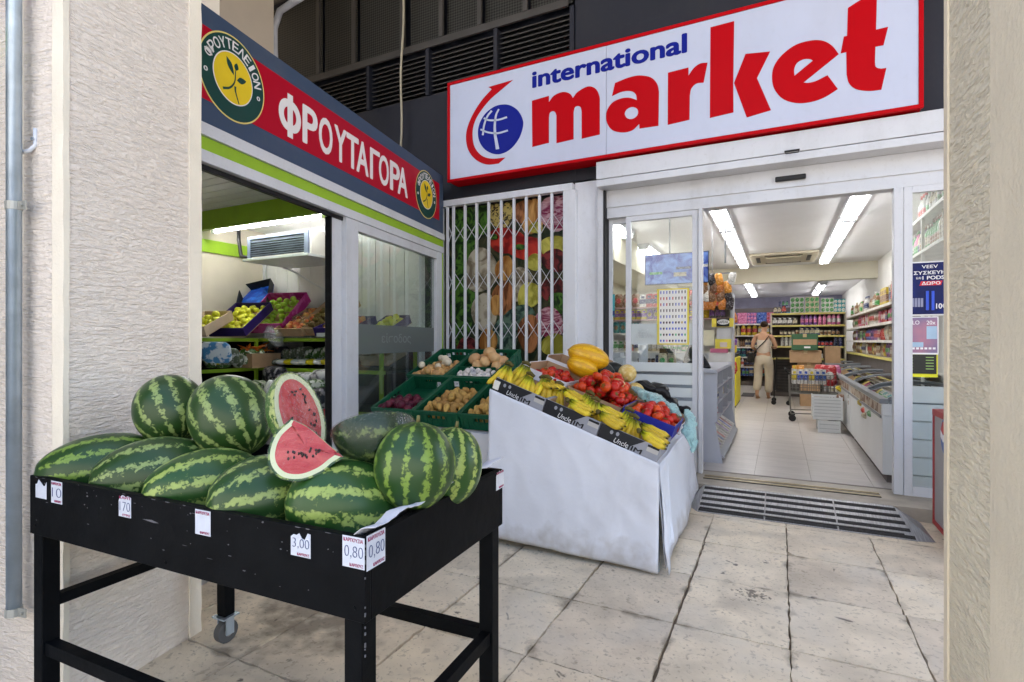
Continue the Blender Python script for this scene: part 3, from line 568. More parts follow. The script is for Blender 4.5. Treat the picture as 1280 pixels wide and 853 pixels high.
# mural, a flat print of vegetables behind the gate
MYY = 5.14; MP = Plane((0, MYY, 0), (1, 0, 0), (0, 0, 1))
mu = thing('vegetable_mural', 'printed mural of mushrooms, peppers, onions and greens behind the gate', 'mural', (-2.6, MYY, .9))
def vm(n, a, b, sc, c2=(.42, .58), st=None, di=1.5): return mat('print_'+n, tuple(x*.55 for x in a), .45, col2=tuple(x*.72 for x in b), scale=sc, c2=c2, stretch=st, dist=di)
GRN = vm('greens', (.012, .05, .008), (.10, .26, .03), 9); MUSH = vm('mushroom', (.32, .26, .17), (.66, .60, .46), 5); ONI = vm('onion', (.45, .17, .03), (.78, .42, .12), 3, st=(4, 1, .6)); PEP = vm('pepper', (.35, .01, .01), (.70, .05, .03), 3); PIN = vm('chicory', (.35, .02, .10), (.75, .45, .5), 7, st=(1, 1, 3))
YLW = vm('squash', (.45, .42, .04), (.78, .72, .14), 4); DKG = vm('cabbage', (.02, .06, .05), (.14, .24, .17), 10); NUT = vm('nuts', (.06, .04, .02), (.66, .52, .16), 22, (.45, .5)); BRN = vm('onion_dark', (.22, .07, .02), (.55, .22, .08), 4, st=(4, 1, 1)); DKR = vm('dark_red', (.06, .01, .01), (.3, .04, .04), 8)
a = MP.hit(556, 455); b = MP.hit(709, 250); MB().prism([a, (b[0], .75), (b[0], 2.80), (a[0], 2.80), (a[0], .75)], MP, 0, .001).build('sheet', vm('backdrop', (.02, .04, .015), (.10, .09, .04), 5), mu)
def blob(cx, cy, rx, ry, mt, h, name, rot=0, k=.12, n=26):
    r = random.Random(int(cx*7+cy)); pts = []; ph = [r.uniform(0, 6) for _ in range(3)]
    for i in range(n):
        t = 2*math.pi*i/n; q = 1+k*(math.sin(2*t+ph[0])*.5+math.sin(3*t+ph[1])*.5); x = rx*q*math.cos(t); y = ry*q*math.sin(t)
        px, py = 550+(cx+x*math.cos(rot)-y*math.sin(rot))/3.965, 225+(cy+x*math.sin(rot)+y*math.cos(rot))/3.965
        u, v = MP.hit(px, py); pts.append((min(u, b[0]-.002), min(max(v, .76), 2.795)))
    MB().prism(pts, MP, .001, .001+h*.0012).build(name, mt, mu)
for i, (cx, cy, rx, ry, mt, name, rot) in enumerate([(120, 260, 60, 150, GRN, 'greens_picture', 0), (110, 600, 62, 220, GRN, 'greens_picture', 0), (210, 190, 50, 80, GRN, 'greens_picture', 0), (420, 160, 70, 60, BRN, 'onion_picture', 0), (300, 170, 60, 72, NUT, 'seed_picture', 0),
        (465, 185, 55, 85, ONI, 'onion_picture', .2), (570, 160, 75, 95, PIN, 'chicory_picture', .3), (330, 300, 95, 60, PEP, 'pepper_picture', 0), (430, 340, 110, 60, PEP, 'pepper_picture', .2), (560, 330, 70, 50, YLW, 'squash_picture', -.2), (570, 400, 60, 60, DKR, 'beet_picture', 0),
        (205, 450, 85, 105, MUSH, 'mushroom_picture', 0), (320, 440, 42, 62, ONI, 'onion_picture', .1), (470, 410, 40, 40, YLW, 'squash_picture', 0), (400, 520, 55, 90, MUSH, 'mushroom_picture', .2), (560, 545, 60, 60, DKR, 'beet_picture', 0), (315, 590, 55, 85, BRN, 'onion_picture', 0), (445, 575, 55, 70, YLW, 'squash_picture', .2),
        (225, 660, 58, 105, MUSH, 'mushroom_picture', -.1), (590, 610, 45, 55, GRN, 'greens_picture', 0), (400, 690, 75, 70, DKG, 'cabbage_picture', 0), (330, 760, 65, 90, DKG, 'cabbage_picture', 0), (545, 710, 75, 75, PIN, 'chicory_picture', .3), (445, 760, 55, 90, BRN, 'onion_picture', 0), (245, 800, 45, 60, ONI, 'onion_picture', 0), (570, 820, 60, 60, YLW, 'squash_picture', 0), (150, 850, 60, 70, DKR, 'beet_picture', 0), (285, 620, 28, 50, ONI, 'onion_picture', 0), (480, 240, 30, 30, YLW, 'squash_picture', 0), (270, 285, 20, 15, GRN, 'greens_picture', 0), (405, 335, 25, 14, GRN, 'greens_picture', 0)]):
    blob(cx, cy, rx, ry, mt, i+1, name, rot)
MB().box(-3.46, -1.80, FY+.04, FY+.06, 0, 2.88).build('backing_board', DRK, mu)
# louvred window above
lv = thing('louvred_window', 'dark louvred vent panels with mesh windows above them over the gate', 'window', (-4, 5.1, 4.2))
LVB = mat('louvre_metal', (.062, .058, .055), .5, var=.15, scale=3); LVD = mat('louvre_dark', (.008, .008, .009), .8)
MB().box(-6.6, -1.91, FY+.10, FY+.12, 4.122, 4.69).build('back_panel', LVD, lv)
edges = [-6.58, -5.6, -4.5, -3.62, -2.73, -1.86]
for i in range(5):
    x0, x1 = edges[i], edges[i+1]
    for k in range(10):
        z = 4.13+k*.053; MB().hexa([(x0+.03, FY-.02, z), (x1-.03, FY-.02, z), (x1-.03, FY+.07, z+.035), (x0+.03, FY+.07, z+.035), (x0+.03, FY-.02, z+.012), (x1-.03, FY-.02, z+.012), (x1-.03, FY+.07, z+.047), (x0+.03, FY+.07, z+.047)]).build('slat', LVB, lv)
for x in edges: MB().box(x-.022, x+.022, FY-.07, FY+.09, 4.125, 4.66).build('mullion', DRK, lv)
MB().box(-6.6, -1.9, FY-.08, FY-.052, 4.662, 4.74).build('sill_bar', LVB, lv)
mw = thing('mesh_window', 'row of dark wire mesh windows at the very top above the louvres', 'window', (-4, 5.05, 4.9))
def mesh_mat():
    m = mat('wire_mesh', (.05, .05, .05), .6); n = m.node_tree.nodes; l = m.node_tree.links; tc = n.new('ShaderNodeTexCoord'); w1 = n.new('ShaderNodeTexChecker'); mp = n.new('ShaderNodeMapping'); mp.inputs['Rotation'].default_value = (0, .785, 0); w1.inputs['Scale'].default_value = 45
    l.new(tc.outputs['Object'], mp.inputs[0]); l.new(mp.outputs[0], w1.inputs[0]); w1.inputs[1].default_value = (.012, .012, .011, 1); w1.inputs[2].default_value = (.045, .045, .04, 1); l.new(w1.outputs[0], n['Principled BSDF'].inputs['Base Color']); return m
WM = mesh_mat()
for i, (x0, x1) in enumerate(((-6.5, -5.35), (-5.3, -4.75), (-4.7, -4.0), (-3.92, -3.45), (-3.4, -2.95), (-2.9, -2.4), (-2.35, -1.88))):
    MB().box(x0, x1, FY+.02, FY+.03, 4.745, 5.88).build('mesh_panel', WM, mw); MB().box(x1, x1+.05, FY-.085, FY-.0525, 4.742, 5.88).build('mullion', LVB, mw)
MB().box(-6.6, -1.85, FY-.085, FY-.0525, 5.882, 5.95).build('top_bar', LVB, mw)
# beige wall over the kiosk, hose and cable
tag(MB().box(-9, -4.62, 3.2, 3.79, 3.13, 7).build('side_wall', BGE, None, loc=(-6, 3.5, 0)), 'beige rendered side wall rising behind the fruit kiosk roof', 'wall')
hz = [onY(px, py, 4.1) for px, py in ((345, 110), (343, 60), (343, 35), (350, 14), (368, 2), (385, -8))]
tag(MB().tube([V(q) for q in hz], .035, 12).build('hose', mat('grey_white_plastic', (.55, .57, .62), .5), None, smooth=True, loc=hz[0]), 'thick white bent hose rising in front of the dark vents at top left', 'hose')
cz = [onY(504+math.sin(k*.9)*1.2-k*.35, -10+k*19.5, 4.95) for k in range(11)]
tag(MB().tube([V(q) for q in cz], .013, 8).build('cable', mat('beige_cable', (.42, .39, .30), .7), None, smooth=True, loc=cz[0]), 'thin beige cable hanging down in front of the louvres behind the kiosk sign', 'cable')
# ================================================================== FRUIT KIOSK
grime_later = 1
KP = Plane((-3.33, 4.93, 0), kd, (0, 0, 1))          # u runs away from the street, negative towards it
def kb(mb, u0, u1, z0, z1, h0, h1, m=0): return pbox(mb, u0, u1, z0, z1, h0, h1, KP, m)
kk = thing('fruit_kiosk', 'white panelled fruit kiosk with lime green trim and sliding glass door', 'kiosk', (-4.4, 3.6, 0))
LIM = mat('lime_green', (.30, .50, .03), .4, var=.06); SLT = mat('slate_blue_panel', (.050, .078, .135), .45, var=.05, scale=2, spec=.15); KRD = mat('kiosk_red', (.42, .004, .02), .4, var=.03, spec=.12)
KW = mat('kiosk_white_panel', (.74, .74, .74), .28, var=.04, scale=3)
grime(SLT, .2, (.16, .15, .13), 2); grime(KW, .12); grime(LIM, .2, (.10, .12, .05), 3); U0, U1 = -4.6, 0.0
kb(MB(), U0, U1, 2.475, 3.115, -.05, .012).build('fascia', SLT, kk, bevel=.004)
kb(MB(), U0, U1+.002, 2.405, 2.4735, -.05, .03).build('white_strip', WFR, kk, bevel=.003)
kb(MB(), U0, U1, 2.333, 2.4035, -.05, .012).build('green_strip', LIM, kk)
kb(MB(), U0, U1, 2.265, 2.3315, -.06, .018).build('head_rail', WFR, kk, bevel=.003)
kb(MB(), U0, -1.68, 2.235, 2.264, -.05, -.02).build('dark_track', BLK, kk)
kb(MB(), -.022, .0, .0, 2.3315, -.05, .012).build('green_corner', LIM, kk)
kb(MB(), U0, -.11, 2.606, 3.003, .0125, .0145).build('red_band', KRD, kk)
# posts and sliding leaf
kb(MB(), -1.985, -1.97, .1, 2.234, -.07, -.02).build('dark_seal', BLK, kk)
kb(MB(), -1.968, -1.83, .04, 2.264, -.085, -.03).build('door_stile', WFR, kk, bevel=.004)
kb(MB(), -1.828, -1.66, .04, 2.264, -.05, .01).build('post', WFR, kk, bevel=.004)
kb(MB(), -.16, -.024, .04, 2.264, -.05, .01).build('post', WFR, kk, bevel=.004)
kb(MB(), -1.659, -.161, 2.185, 2.264, -.05, .008).build('door_rail', WFR, kk, bevel=.003)
kb(MB(), -1.659, -.161, .04, .16, -.05, .008).build('door_rail', WFR, kk, bevel=.003)
KG = film('kiosk_glass', (.88, .92, .90), .05, .75, .02, 0, (.5, .55, .5))
kb(MB(), -1.659, -.161, .161, 2.184, -.03, -.024).build('pane', KG, kk)
KF = film('kiosk_frost', (.72, .77, .76), .42, .35, .35, 0, (.25, .28, .27))
kb(MB(), -1.655, -.165, 1.19, 1.44, -.0235, -.0225).build('frosted_band', KF, kk)
text('lettering', 'είσοδος', KP, -1.25, 1.27, -.70, 1.37, mat('ghost_print', (.20, .21, .21), .5), kk, h=-.0215)
kb(MB(), U0, -.0, -.01, .038, -.12, .03).build('floor_rail', mat('rail_aluminium', (.4, .4, .42), .35, .8, var=.2), kk)
# shell: depth of the kiosk runs in -x
KX0, KYB, KC = -5.66, 4.52, 2.62
def kx(y): return KP.o.x + (KP.o.y-y)*.173/.985
m = MB(); m.hexa([(KX0, 0, 0), (kx(0)-.06, 0, 0), (kx(KYB)-.06, KYB, 0), (KX0, KYB, 0), (KX0, 0, .02), (kx(0)-.06, 0, .02), (kx(KYB)-.06, KYB, .02), (KX0, KYB, .02)]).build('floor_panel', KW, kk)
m = MB(); m.hexa([(KX0-.1, -.0, KC), (kx(0)-.07, 0, KC), (kx(4.9)-.07, 4.9, KC), (KX0-.1, 4.9, KC), (KX0-.1, 0, 3.05), (kx(0)-.07, 0, 3.05), (kx(4.9)-.07, 4.9, 3.05), (KX0-.1, 4.9, 3.05)]).build('roof', KW, kk)
MB().box(KX0-.08, KX0, 0, 4.9, 0, KC).build('side_wall', mat('kiosk_cream', (.62, .56, .47), .6, var=.04), kk)
MB().box(KX0, kx(0)-.07, -.06, -.0, 0, KC).build('front_wall', KW, kk)
x = KX0+.001; k = 0
while x < kx(KYB)-.1:                        # narrow sandwich-panel ribs
    x2 = min(x+.094, kx(KYB)-.08); MB().box(x, x2, KYB-(.004 if k % 2 else 0), KYB+.06, 0, KC).build('wall_rib', KW, kk); x = x2+.003; k += 1
MB().box(KX0, kx(KYB)-.08, KYB+.061, KYB+.1, 0, KC).build('back_wall', KW, kk)
y = .02; k = 0
while y < 3.6:                               # ribbed ceiling
    MB().box(KX0, kx(3.5)-.3 if y > 3 else kx(y)-.1, y, y+.11, KC-.012, KC-.001).build('ceiling_rib', KW, kk); y += .125
MB().box(KX0, kx(3.45)-.08, 3.42, 3.46, 2.42, KC-.013).build('green_beam', LIM, kk)
MB().box(KX0+.001, KX0+.02, 3.5, KYB-.01, 2.28, 2.42).build('green_trim', LIM, kk)
MB().box(KX0+.0, KX0+.035, KYB-.035, KYB-.006, .0, 2.3).build('corner_trim', WFR, kk)
# tube light and cooler
tl = thing('tube_light', 'long bare fluorescent batten glowing above the cooler in the fruit kiosk', 'light', (-4.7, 3.9, 2.5))
T0, T1 = onY(268, 289, 3.75), onY(407, 271, 3.75); 
MB().box(T0.x, T1.x, 3.70, 3.80, T0.z+.03, T0.z+.10).build('housing', WHT, tl)
MB().tube([(T0.x+.03, 3.75, T0.z), (T1.x-.03, 3.75, T0.z)], .022, 10).build('tube', emit('kiosk_tube', (1, .98, .95), TUBE*2.1), tl, smooth=True)
for a_ in (T0.x-.02, T1.x-.03): MB().box(a_, a_+.05, 3.725, 3.775, T0.z-.03, T0.z+.03).build('end_cap', WHT, tl)
MB().box(T0.x+.3, T0.x+.33, 3.73, 3.77, T0.z+.1, KC-.001).build('hanger', WHT, tl)
ck = thing('cooler_unit', 'white ceiling hung refrigeration cooler with dark finned grille in the kiosk', 'cooler', (-4.3, 4.1, 2.1))
c0, c1 = onY(309, 327, 3.85), onY(388, 291, 3.85)
MB().box(c0.x, c1.x, 3.86, 4.40, c0.z+.02, c1.z+.04).build('body', mat('cooler_white', (.72, .70, .66), .45, var=.04), ck, bevel=.006)
MB().box(c0.x-.01, c1.x+.01, 3.80, 4.42, c0.z-.01, c0.z+.018).build('drip_tray', WFR, ck, bevel=.004)
MB().box(c0.x+.06, c1.x-.07, 3.845, 3.858, c0.z+.04, c1.z).build('fin_block', mat('fin_dark', (.02, .025, .04), .5, col2=(.07, .08, .12), scale=6, stretch=(1, 1, 9)), ck)
fr = mat('blue_grey_frame', (.16, .19, .27), .4)
m = MB(); m.box(c0.x+.02, c0.x+.06, 3.835, 3.859, c0.z+.02, c1.z+.03); m.box(c1.x-.07, c1.x-.02, 3.835, 3.859, c0.z+.02, c1.z+.03); m.box(c0.x+.061, c1.x-.071, 3.835, 3.859, c1.z+.001, c1.z+.03); m.build('grille_frame', fr, ck)
for k in range(7):
    z = c0.z+.05+k*(c1.z-c0.z-.06)/7; MB().box(c0.x+.061, c1.x-.071, 3.838, 3.843, z, z+.004).build('grille_fin', fr, ck)
pp = [onY(x, y, 4.3) for x, y in ((349, 330), (352, 334), (370, 341), (390, 354), (416, 367), (440, 375))]
MB().tube(pp, .011, 8).build('drain_hose', WHT, ck, smooth=True)
pp = [V((c0.x, 4.0, c0.z+.10)), V((c0.x-.12, 4.0, c0.z+.06)), V((c0.x-.3, 4.0, c0.z+.10)), V((c0.x-.34, 4.0, c0.z+.28)), V((c0.x-.34, 4.0, KC-.02))]
MB().tube([V(q) for q in pp], .02, 8).build('insulated_pipe', BLK, ck, smooth=True)
# shelves
sh = thing('produce_shelving', 'lime green edged L shaped shelving inside the fruit kiosk', 'shelf', (-5, 4, 0))
SHD = mat('shelf_board_dark', (.05, .06, .04), .7)
YF, XF = 3.92, KX0+.66; SZ = (1.33, 1.02, .62)
for z in SZ:
    MB().box(XF+.002, kx(YF)-.14, YF+.02, KYB-.01, z-.03, z-.005).build('shelf_board', SHD, sh); MB().box(XF+.0, kx(YF)-.14, YF-.005, YF+.018, z-.035, z).build('green_edge', LIM, sh)
    MB().box(KX0+.005, XF-.02, 2.0, KYB-.01, z-.03, z-.005).build('shelf_board', SHD, sh); MB().box(XF-.02, XF-.001, 2.0, YF-.01, z-.035, z).build('green_edge', LIM, sh)
for (x, y) in ((XF-.012, YF-.03), (XF-.012, 2.6), (kx(YF)-.2, YF+.03), (kx(YF)-.2, KYB-.05)): MB().box(x-.015, x+.015, y-.015, y+.015, .02, 1.295).build('post', LIM, sh)
MB().box(XF+.03, kx(YF)-.25, KYB-.03, KYB-.012, .05, 1.29).build('dark_back', BLK, sh); MB().box(KX0+.006, KX0+.02, 2.0, KYB-.05, .05, 1.29).build('dark_back', BLK, sh)
# ------------------------------------------------------------------ lettering on the fascia
KL = Plane(KP.P(0, 0, .0147), kd, (0, 0, 1))
W1 = mat('letter_white', (.80, .78, .78), .4, var=.02)
word = 'ΦΡΟΥΤΑΓΟΡΑ'; xs = [(348,376),(379,396),(399,415),(418.5,432.5),(433.5,447.5),(446,460),(463,474),(474,485.5),(488,499),(497.5,509)]
for ch, (p0, p1) in zip(word, xs):
    a = KL.hit(p0, 200)[0]; b = KL.hit(p1, 200)[0]; v0, v1 = (2.640, 2.925) if ch == 'Φ' else (2.665, 2.915)
    if ch == 'Φ':
        uc_, vc_, rx, ry = (a+b)/2, (v0+v1)/2, (b-a)/2, .105; n = 30; mb = MB(); P_ = [[KL.P(uc_+math.copysign(abs(math.cos(6.2832*k/n))**.8, math.cos(6.2832*k/n))*q*rx, vc_+math.sin(6.2832*k/n)*(ry-(1-q)*rx), .002) for k in range(n)] for q in (1, .55)]
        mb.add(P_[0]+P_[1], [(k, (k+1) % n, n+(k+1) % n, n+k) for k in range(n)]); mb.prism([(uc_-.026, v0), (uc_+.026, v0), (uc_+.026, v1), (uc_-.026, v1)], KL, .0021, .003); mb.build('letter', W1, kk)
    else: text('letter', {'Ρ': 'P', 'Ο': 'O', 'Τ': 'T', 'Α': 'A', 'Υ': 'Y'}.get(ch, ch), KL, a, v0, b, v1, W1, kk, h=.0, bold=.03, depth=.002)
LGR = mat('logo_green', (.008, .055, .045), .4, var=.03); LYE = mat('logo_yellow', (.80, .58, .02), .4, var=.06); LRM = mat('logo_rim', (.75, .62, .2), .4)
def logo(u, v, R, seed):
    def disc(r0, r1, mt, name, h):
        n = 56; mb = MB(); P = [[KL.P(u+q*math.cos(2*math.pi*k/n), v+q*math.sin(2*math.pi*k/n), h) for k in range(n)] for q in ((r0, r1) if r0 else (r1,))]
        if r0: mb.add(P[0]+P[1], [(k, (k+1) % n, n+(k+1) % n, n+k) for k in range(n)])
        else: mb.add(P[0], [tuple(range(n))])
        mb.build(name, mt, kk)
    disc(0, R, LRM, 'logo_disc', .0008); disc(0, R*.965, LGR, 'logo_disc', .0016); disc(0, R*.60, W1, 'logo_disc', .0024); disc(0, R*.575, LYE, 'logo_disc', .0032)
    s = 'ΦΡΟΥΤΕΛΕΙΟΝ'; wd = {'Ι': .4}
    for k, ch in enumerate(s):
        th = math.radians(158-(158-14)*(k)/(len(s)-1)) if k else math.radians(158)
        rr = R*.775; cw = R*.085*wd.get(ch, 1); chh = R*.115
        text('logo_letter', ch, KL, u+rr*math.cos(th)-cw, v+rr*math.sin(th)-chh, u+rr*math.cos(th)+cw, v+rr*math.sin(th)+chh, W1, kk, h=.0024, bold=.02, rot=th-math.pi/2)
    for sx in (-1, 1): text('logo_letter', '0', KL, u+sx*R*.79-R*.05, v-R*.13-R*.05, u+sx*R*.79+R*.05, v-R*.13+R*.05, W1, kk, h=.0024, bold=.03, rot=.2)
    q = R*.575
    def leaf_(cx, cy, L, W, a):
        pts = [(-L, 0, 1), (-L*.3, W), (L*.4, W*.8), (L, 0, 1), (L*.4, -W*.8), (-L*.3, -W)]; o = []
        for p in spline(pts, 4): o.append((u+q*(cx+p.x*math.cos(a)-p.y*math.sin(a)), v+q*(cy+p.x*math.sin(a)+p.y*math.cos(a))))
        MB().prism(o, KL, .0034, .0042).build('logo_leaf', LGR, kk)
    leaf_(-.18, .45, .36, .12, -1.0); leaf_(.14, .55, .17, .11, 1.4); leaf_(.42, .10, .27, .12, .35)
    for st in ([(-.55, -.62), (-.2, -.45), (.05, -.1), (.10, .38)], [(.08, -.28), (.10, -.5), (.28, -.93)]):
        sp = spline(st, 5, False); A, B = [], []
        for i, p in enumerate(sp):
            d = (sp[min(i+1, len(sp)-1)]-sp[max(i-1, 0)]).normalized(); w1 = .05-.03*i/len(sp); A.append(p+V((-d.y, d.x))*w1); B.append(p-V((-d.y, d.x))*w1)
        MB().prism([(u+q*p.x, v+q*p.y) for p in A+B[::-1]], KL, .0034, .0042).build('logo_stem', LGR, kk)
logo(-2.95, 2.805, .243, 0); logo(-.43, 2.80, .243, 1)
# ================================================================== WATERMELON TABLE
TH = .87
TC = V((-.805, .895, 0)); TL = V((-2.15, .840, 0)); e1 = (TL-TC).normalized(); e2 = V((e1.y, -e1.x, 0)); e2 = -e2 if e2.y < 0 else e2
TW, TD = (TL-TC).length, .70
tb = thing('display_table', 'black painted steel framed display table on legs, filled with watermelons', 'table', tuple(TC))
X = Matrix(((-e1.x, e2.x, 0, TL.x), (-e1.y, e2.y, 0, TL.y), (0, 0, 1, 0), (0, 0, 0, 1)))     # local x: left to right, y: away
BLT = mat('black_scuffed_paint', (.0035, .004, .0048), .5, var=.35, scale=9, bump=.12, bscale=30, spec=.06)
AH = .186
def tx(): return MB(X)
tx().box(0, TW, 0, .02, TH-AH, TH).build('front_apron', BLT, tb, bevel=.002)
tx().box(TW-.02, TW, .0205, TD-.0205, TH-AH, TH).build('side_apron', BLT, tb, bevel=.002)
tx().box(0, .02, .0205, TD-.0205, TH-AH, TH).build('side_apron', BLT, tb, bevel=.002)
tx().box(0, TW, TD-.02, TD, TH-AH, TH).build('back_apron', BLT, tb, bevel=.002)
tx().box(.021, TW-.021, .021, TD-.021, TH-AH+.06, TH-AH+.075).build('tray', BLT, tb)
for (x0, y0) in ((.012, .004), (TW-.062, .004), (TW-.062, TD-.054), ):
    tx().box(x0, x0+.05, y0, y0+.05, .0, TH-AH+.0-.001).build('leg', BLT, tb, bevel=.003)
tx().box(.012, .062, TD-.054, TD-.004, .12, TH-AH-.001).build('leg', BLT, tb, bevel=.003)
# caster on the left rear leg
cc = X @ V((.037, TD-.029, 0)); cs = tx().box(-.0, .075, TD-.068, TD+.008, .112, .119).build('caster_plate', GAL, tb)
m = MB(); m.tube([cc+V((-.012, 0, .048))-V((.006, 0, 0)), cc+V((.018, 0, .048))], .047, 20); m.build('wheel', mat('grey_rubber', (.09, .09, .09), .6), tb, smooth=False, bevel=.004)
m = MB(); m.tube([cc+V((-.022, 0, .048)), cc+V((.022, 0, .048))], .018, 12); m.build('hub', mat('hub_grey', (.3, .3, .3), .5), tb)
m = MB(); m.box(cc.x-.030, cc.x-.024, cc.y-.018, cc.y+.018, .04, .112); m.box(cc.x+.024, cc.x+.030, cc.y-.018, cc.y+.018, .04, .112); m.build('fork', GAL, tb)
tx().box(.062, TW-.062, .012, .045, .30, .34).build('crossbar', BLT, tb); tx().box(.062, TW-.062, TD-.045, TD-.012, .30, .34).build('crossbar', BLT, tb)
tx().box(.02, .052, .054, TD-.054, .44, .475).build('crossbar', BLT, tb); tx().box(TW-.052, TW-.02, .054, TD-.054, .30, .34).build('crossbar', BLT, tb)
# paint chips on the apron
TF = Plane(X @ V((0, -.0006, 0)), -e1, (0, 0, 1)); CHP = mat('chipped_metal', (.11, .11, .12), .6)
r = random.Random(11); m = MB()
for k in range(34):
    u = r.uniform(.05, TW-.05); v = TH-abs(r.gauss(0, .05))-.004; s = r.uniform(.001, .0035); m.prism([(u+s*r.uniform(.6, 1.6)*math.cos(t), v+s*r.uniform(.5, 1)*math.sin(t)) for t in (0, 1.2, 2.3, 3.5, 4.8)], TF, 0, .0003)
a = TF.hit(178, 649); m.prism([(a[0], a[1]), (a[0]+.05, a[1]-.004), (a[0]+.07, a[1]-.002), (a[0]+.04, a[1]+.003)], TF, 0, .0003)
for k in range(26):
    u = r.uniform(.02, TW-.05); v = TH-.001-(0 if r.random() < .7 else r.uniform(.01, .16)); q = r.uniform(.004, .022); hh = r.uniform(.0006, .0022); m.prism([(u, v-hh), (u+q*.6, v-hh*1.3), (u+q, v-hh*.2), (u+q*.5, v), (u, v)], TF, 0, .0003)
o = m.build('paint_chips', CHP, tb); o['kind'] = 'stuff'
m = MB(X)
for k in range(26): z = r.uniform(TH-AH-.25, TH-.01); q = r.uniform(.001, .003); m.box(TW-.0015, TW+.0006, -.0006, q, z, z+q*2)
o = m.build('edge_chips', CHP, tb); o['kind'] = 'stuff'
for (u_, z_) in ((.03, TH-.03), (.03, TH-AH+.03), (TW-.03, TH-AH+.03), (TW*.5, TH-AH+.02)):
    MB().tube([TF.P(u_, z_, -.001), TF.P(u_, z_, .0015)], .0045, 10).build('screw_head', BLT, tb)
# price tags
TGP = mat('price_paper', (.55, .58, .65), .6, var=.08, scale=30); INK = mat('felt_ink', (.07, .09, .20), .5); MRN = mat('maroon_ink', (.30, .01, .08), .5)
TS = Plane(X @ V((TW+.0006, 0, 0)), e2, (0, 0, 1))
def ptag(pl, px0, py0, px1, py1, label, body, torn=0, top='ΚΑΡΠΟΥΖΙΑ', bot='ΚΑΡΠΟΥΖ', grp=None, seed=1):
    a = pl.hit(px0, (py0+py1)/2)[0]; b = pl.hit(px1, (py0+py1)/2)[0]; xc = (px0+px1)/2; v1 = pl.hit(xc, py0)[1]; v0 = pl.hit(xc, py1)[1]
    c = pl.P((a+b)/2, v0, 0); t = thing('price_tag', label, 'price tag', tuple(c), grp); r = random.Random(seed)
    topp = [(b, v1)] if not torn else [(b, v1-.004)]+[(b-(b-a)*k/7, v1-r.uniform(0, .022)*torn) for k in range(1, 7)]
    MB().prism([(a, v0), (b, v0)]+topp+[(a, v1 if not torn else v1-.016)], pl, .0003, .0012).build('card', TGP, t)
    H_ = v1-v0; W_ = b-a
    if top: text('lettering', top, pl, a+W_*.06, v1-H_*.17, b-W_*.06, v1-H_*.05, MRN, t, h=.0014)
    if bot: text('lettering', bot, pl, a+W_*.34, v0+H_*.05, b-W_*.06, v0+H_*.15, MRN, t, h=.0014)
    if body: text('lettering', body, pl, a+W_*.10, v0+H_*.28, b-W_*.06, v1-H_*.30, INK, t, h=.0014, bold=-.022)
    return t
ptag(TF, 428.5, 671, 456, 710, 'white price tag 0,80 on the front of the table corner', '0,80')
ptag(TS, 458, 665, 481, 708, 'white price tag 0,80 on the short side of the table corner', '0,80')
ptag(TF, 364, 664, 388.5, 696, 'torn price tag with faded figures left of the corner 0,80 tag', '3,00', torn=1, top=None)
ptag(TF, 244.5, 638, 263.5, 669, 'faded white price tag under the middle watermelon', '', seed=3)
ptag(TF, 149, 619.5, 164, 646.5, 'slightly torn faded price tag, third from the left', '170', torn=.5, top='ΚΑΡΠ', bot='ΕΥΡΩ', seed=4)
ptag(TF, 64.5, 602, 78, 629.5, 'small white price tag, second from the left on the apron', '10', seed=5)
ptag(TF, 45, 600, 58.5, 623, 'ragged half torn price tag at the left end of the apron', '', torn=1, top=None, bot=None, seed=6)
q = ptag(TS, 620, 588, 629.5, 611, 'ragged white price tag at the far end of the short side', '', torn=.4, seed=7)
# crumpled paper lining over the right side of the tray
def paper():
    m = MB(X); n1, n2 = 44, 16; r = random.Random(2); vs = []
    for i in range(n1+1):
        for j in range(n2+1):
            s = i/n1; t = j/n2; y = .01+s*(TD-.03); lift = .036+.022*s
            x = TW-.20+t*.207; z = TH-AH+.08+(TH+lift-(TH-AH+.08))*(max(0, t-.15)/.85)**.9
            if t > .9: z -= (t-.9)*.12; x += (t-.9)*.10
            z += noise.noise(V((s*9, t*5, 1)))*.010*(.4+t)+noise.noise(V((s*27, t*12, 4)))*.005; x += noise.noise(V((s*8, t*4, 9)))*.008
            vs.append((x, y, z))
    m.add(vs, [(i*(n2+1)+j, (i+1)*(n2+1)+j, (i+1)*(n2+1)+j+1, i*(n2+1)+j+1) for i in range(n1) for j in range(n2)])
    o = m.build('lining_paper', mat('lining_paper', (.60, .60, .64), .55, var=.12, scale=5, bump=.2, bscale=25), None, smooth=True, loc=X @ V((TW-.1, .3, TH-.1)))
    o.modifiers.new('s', 'SOLIDIFY').thickness = .0012
    tag(o, 'crumpled grey white paper lining hanging over the right rim of the table', 'paper')
paper()
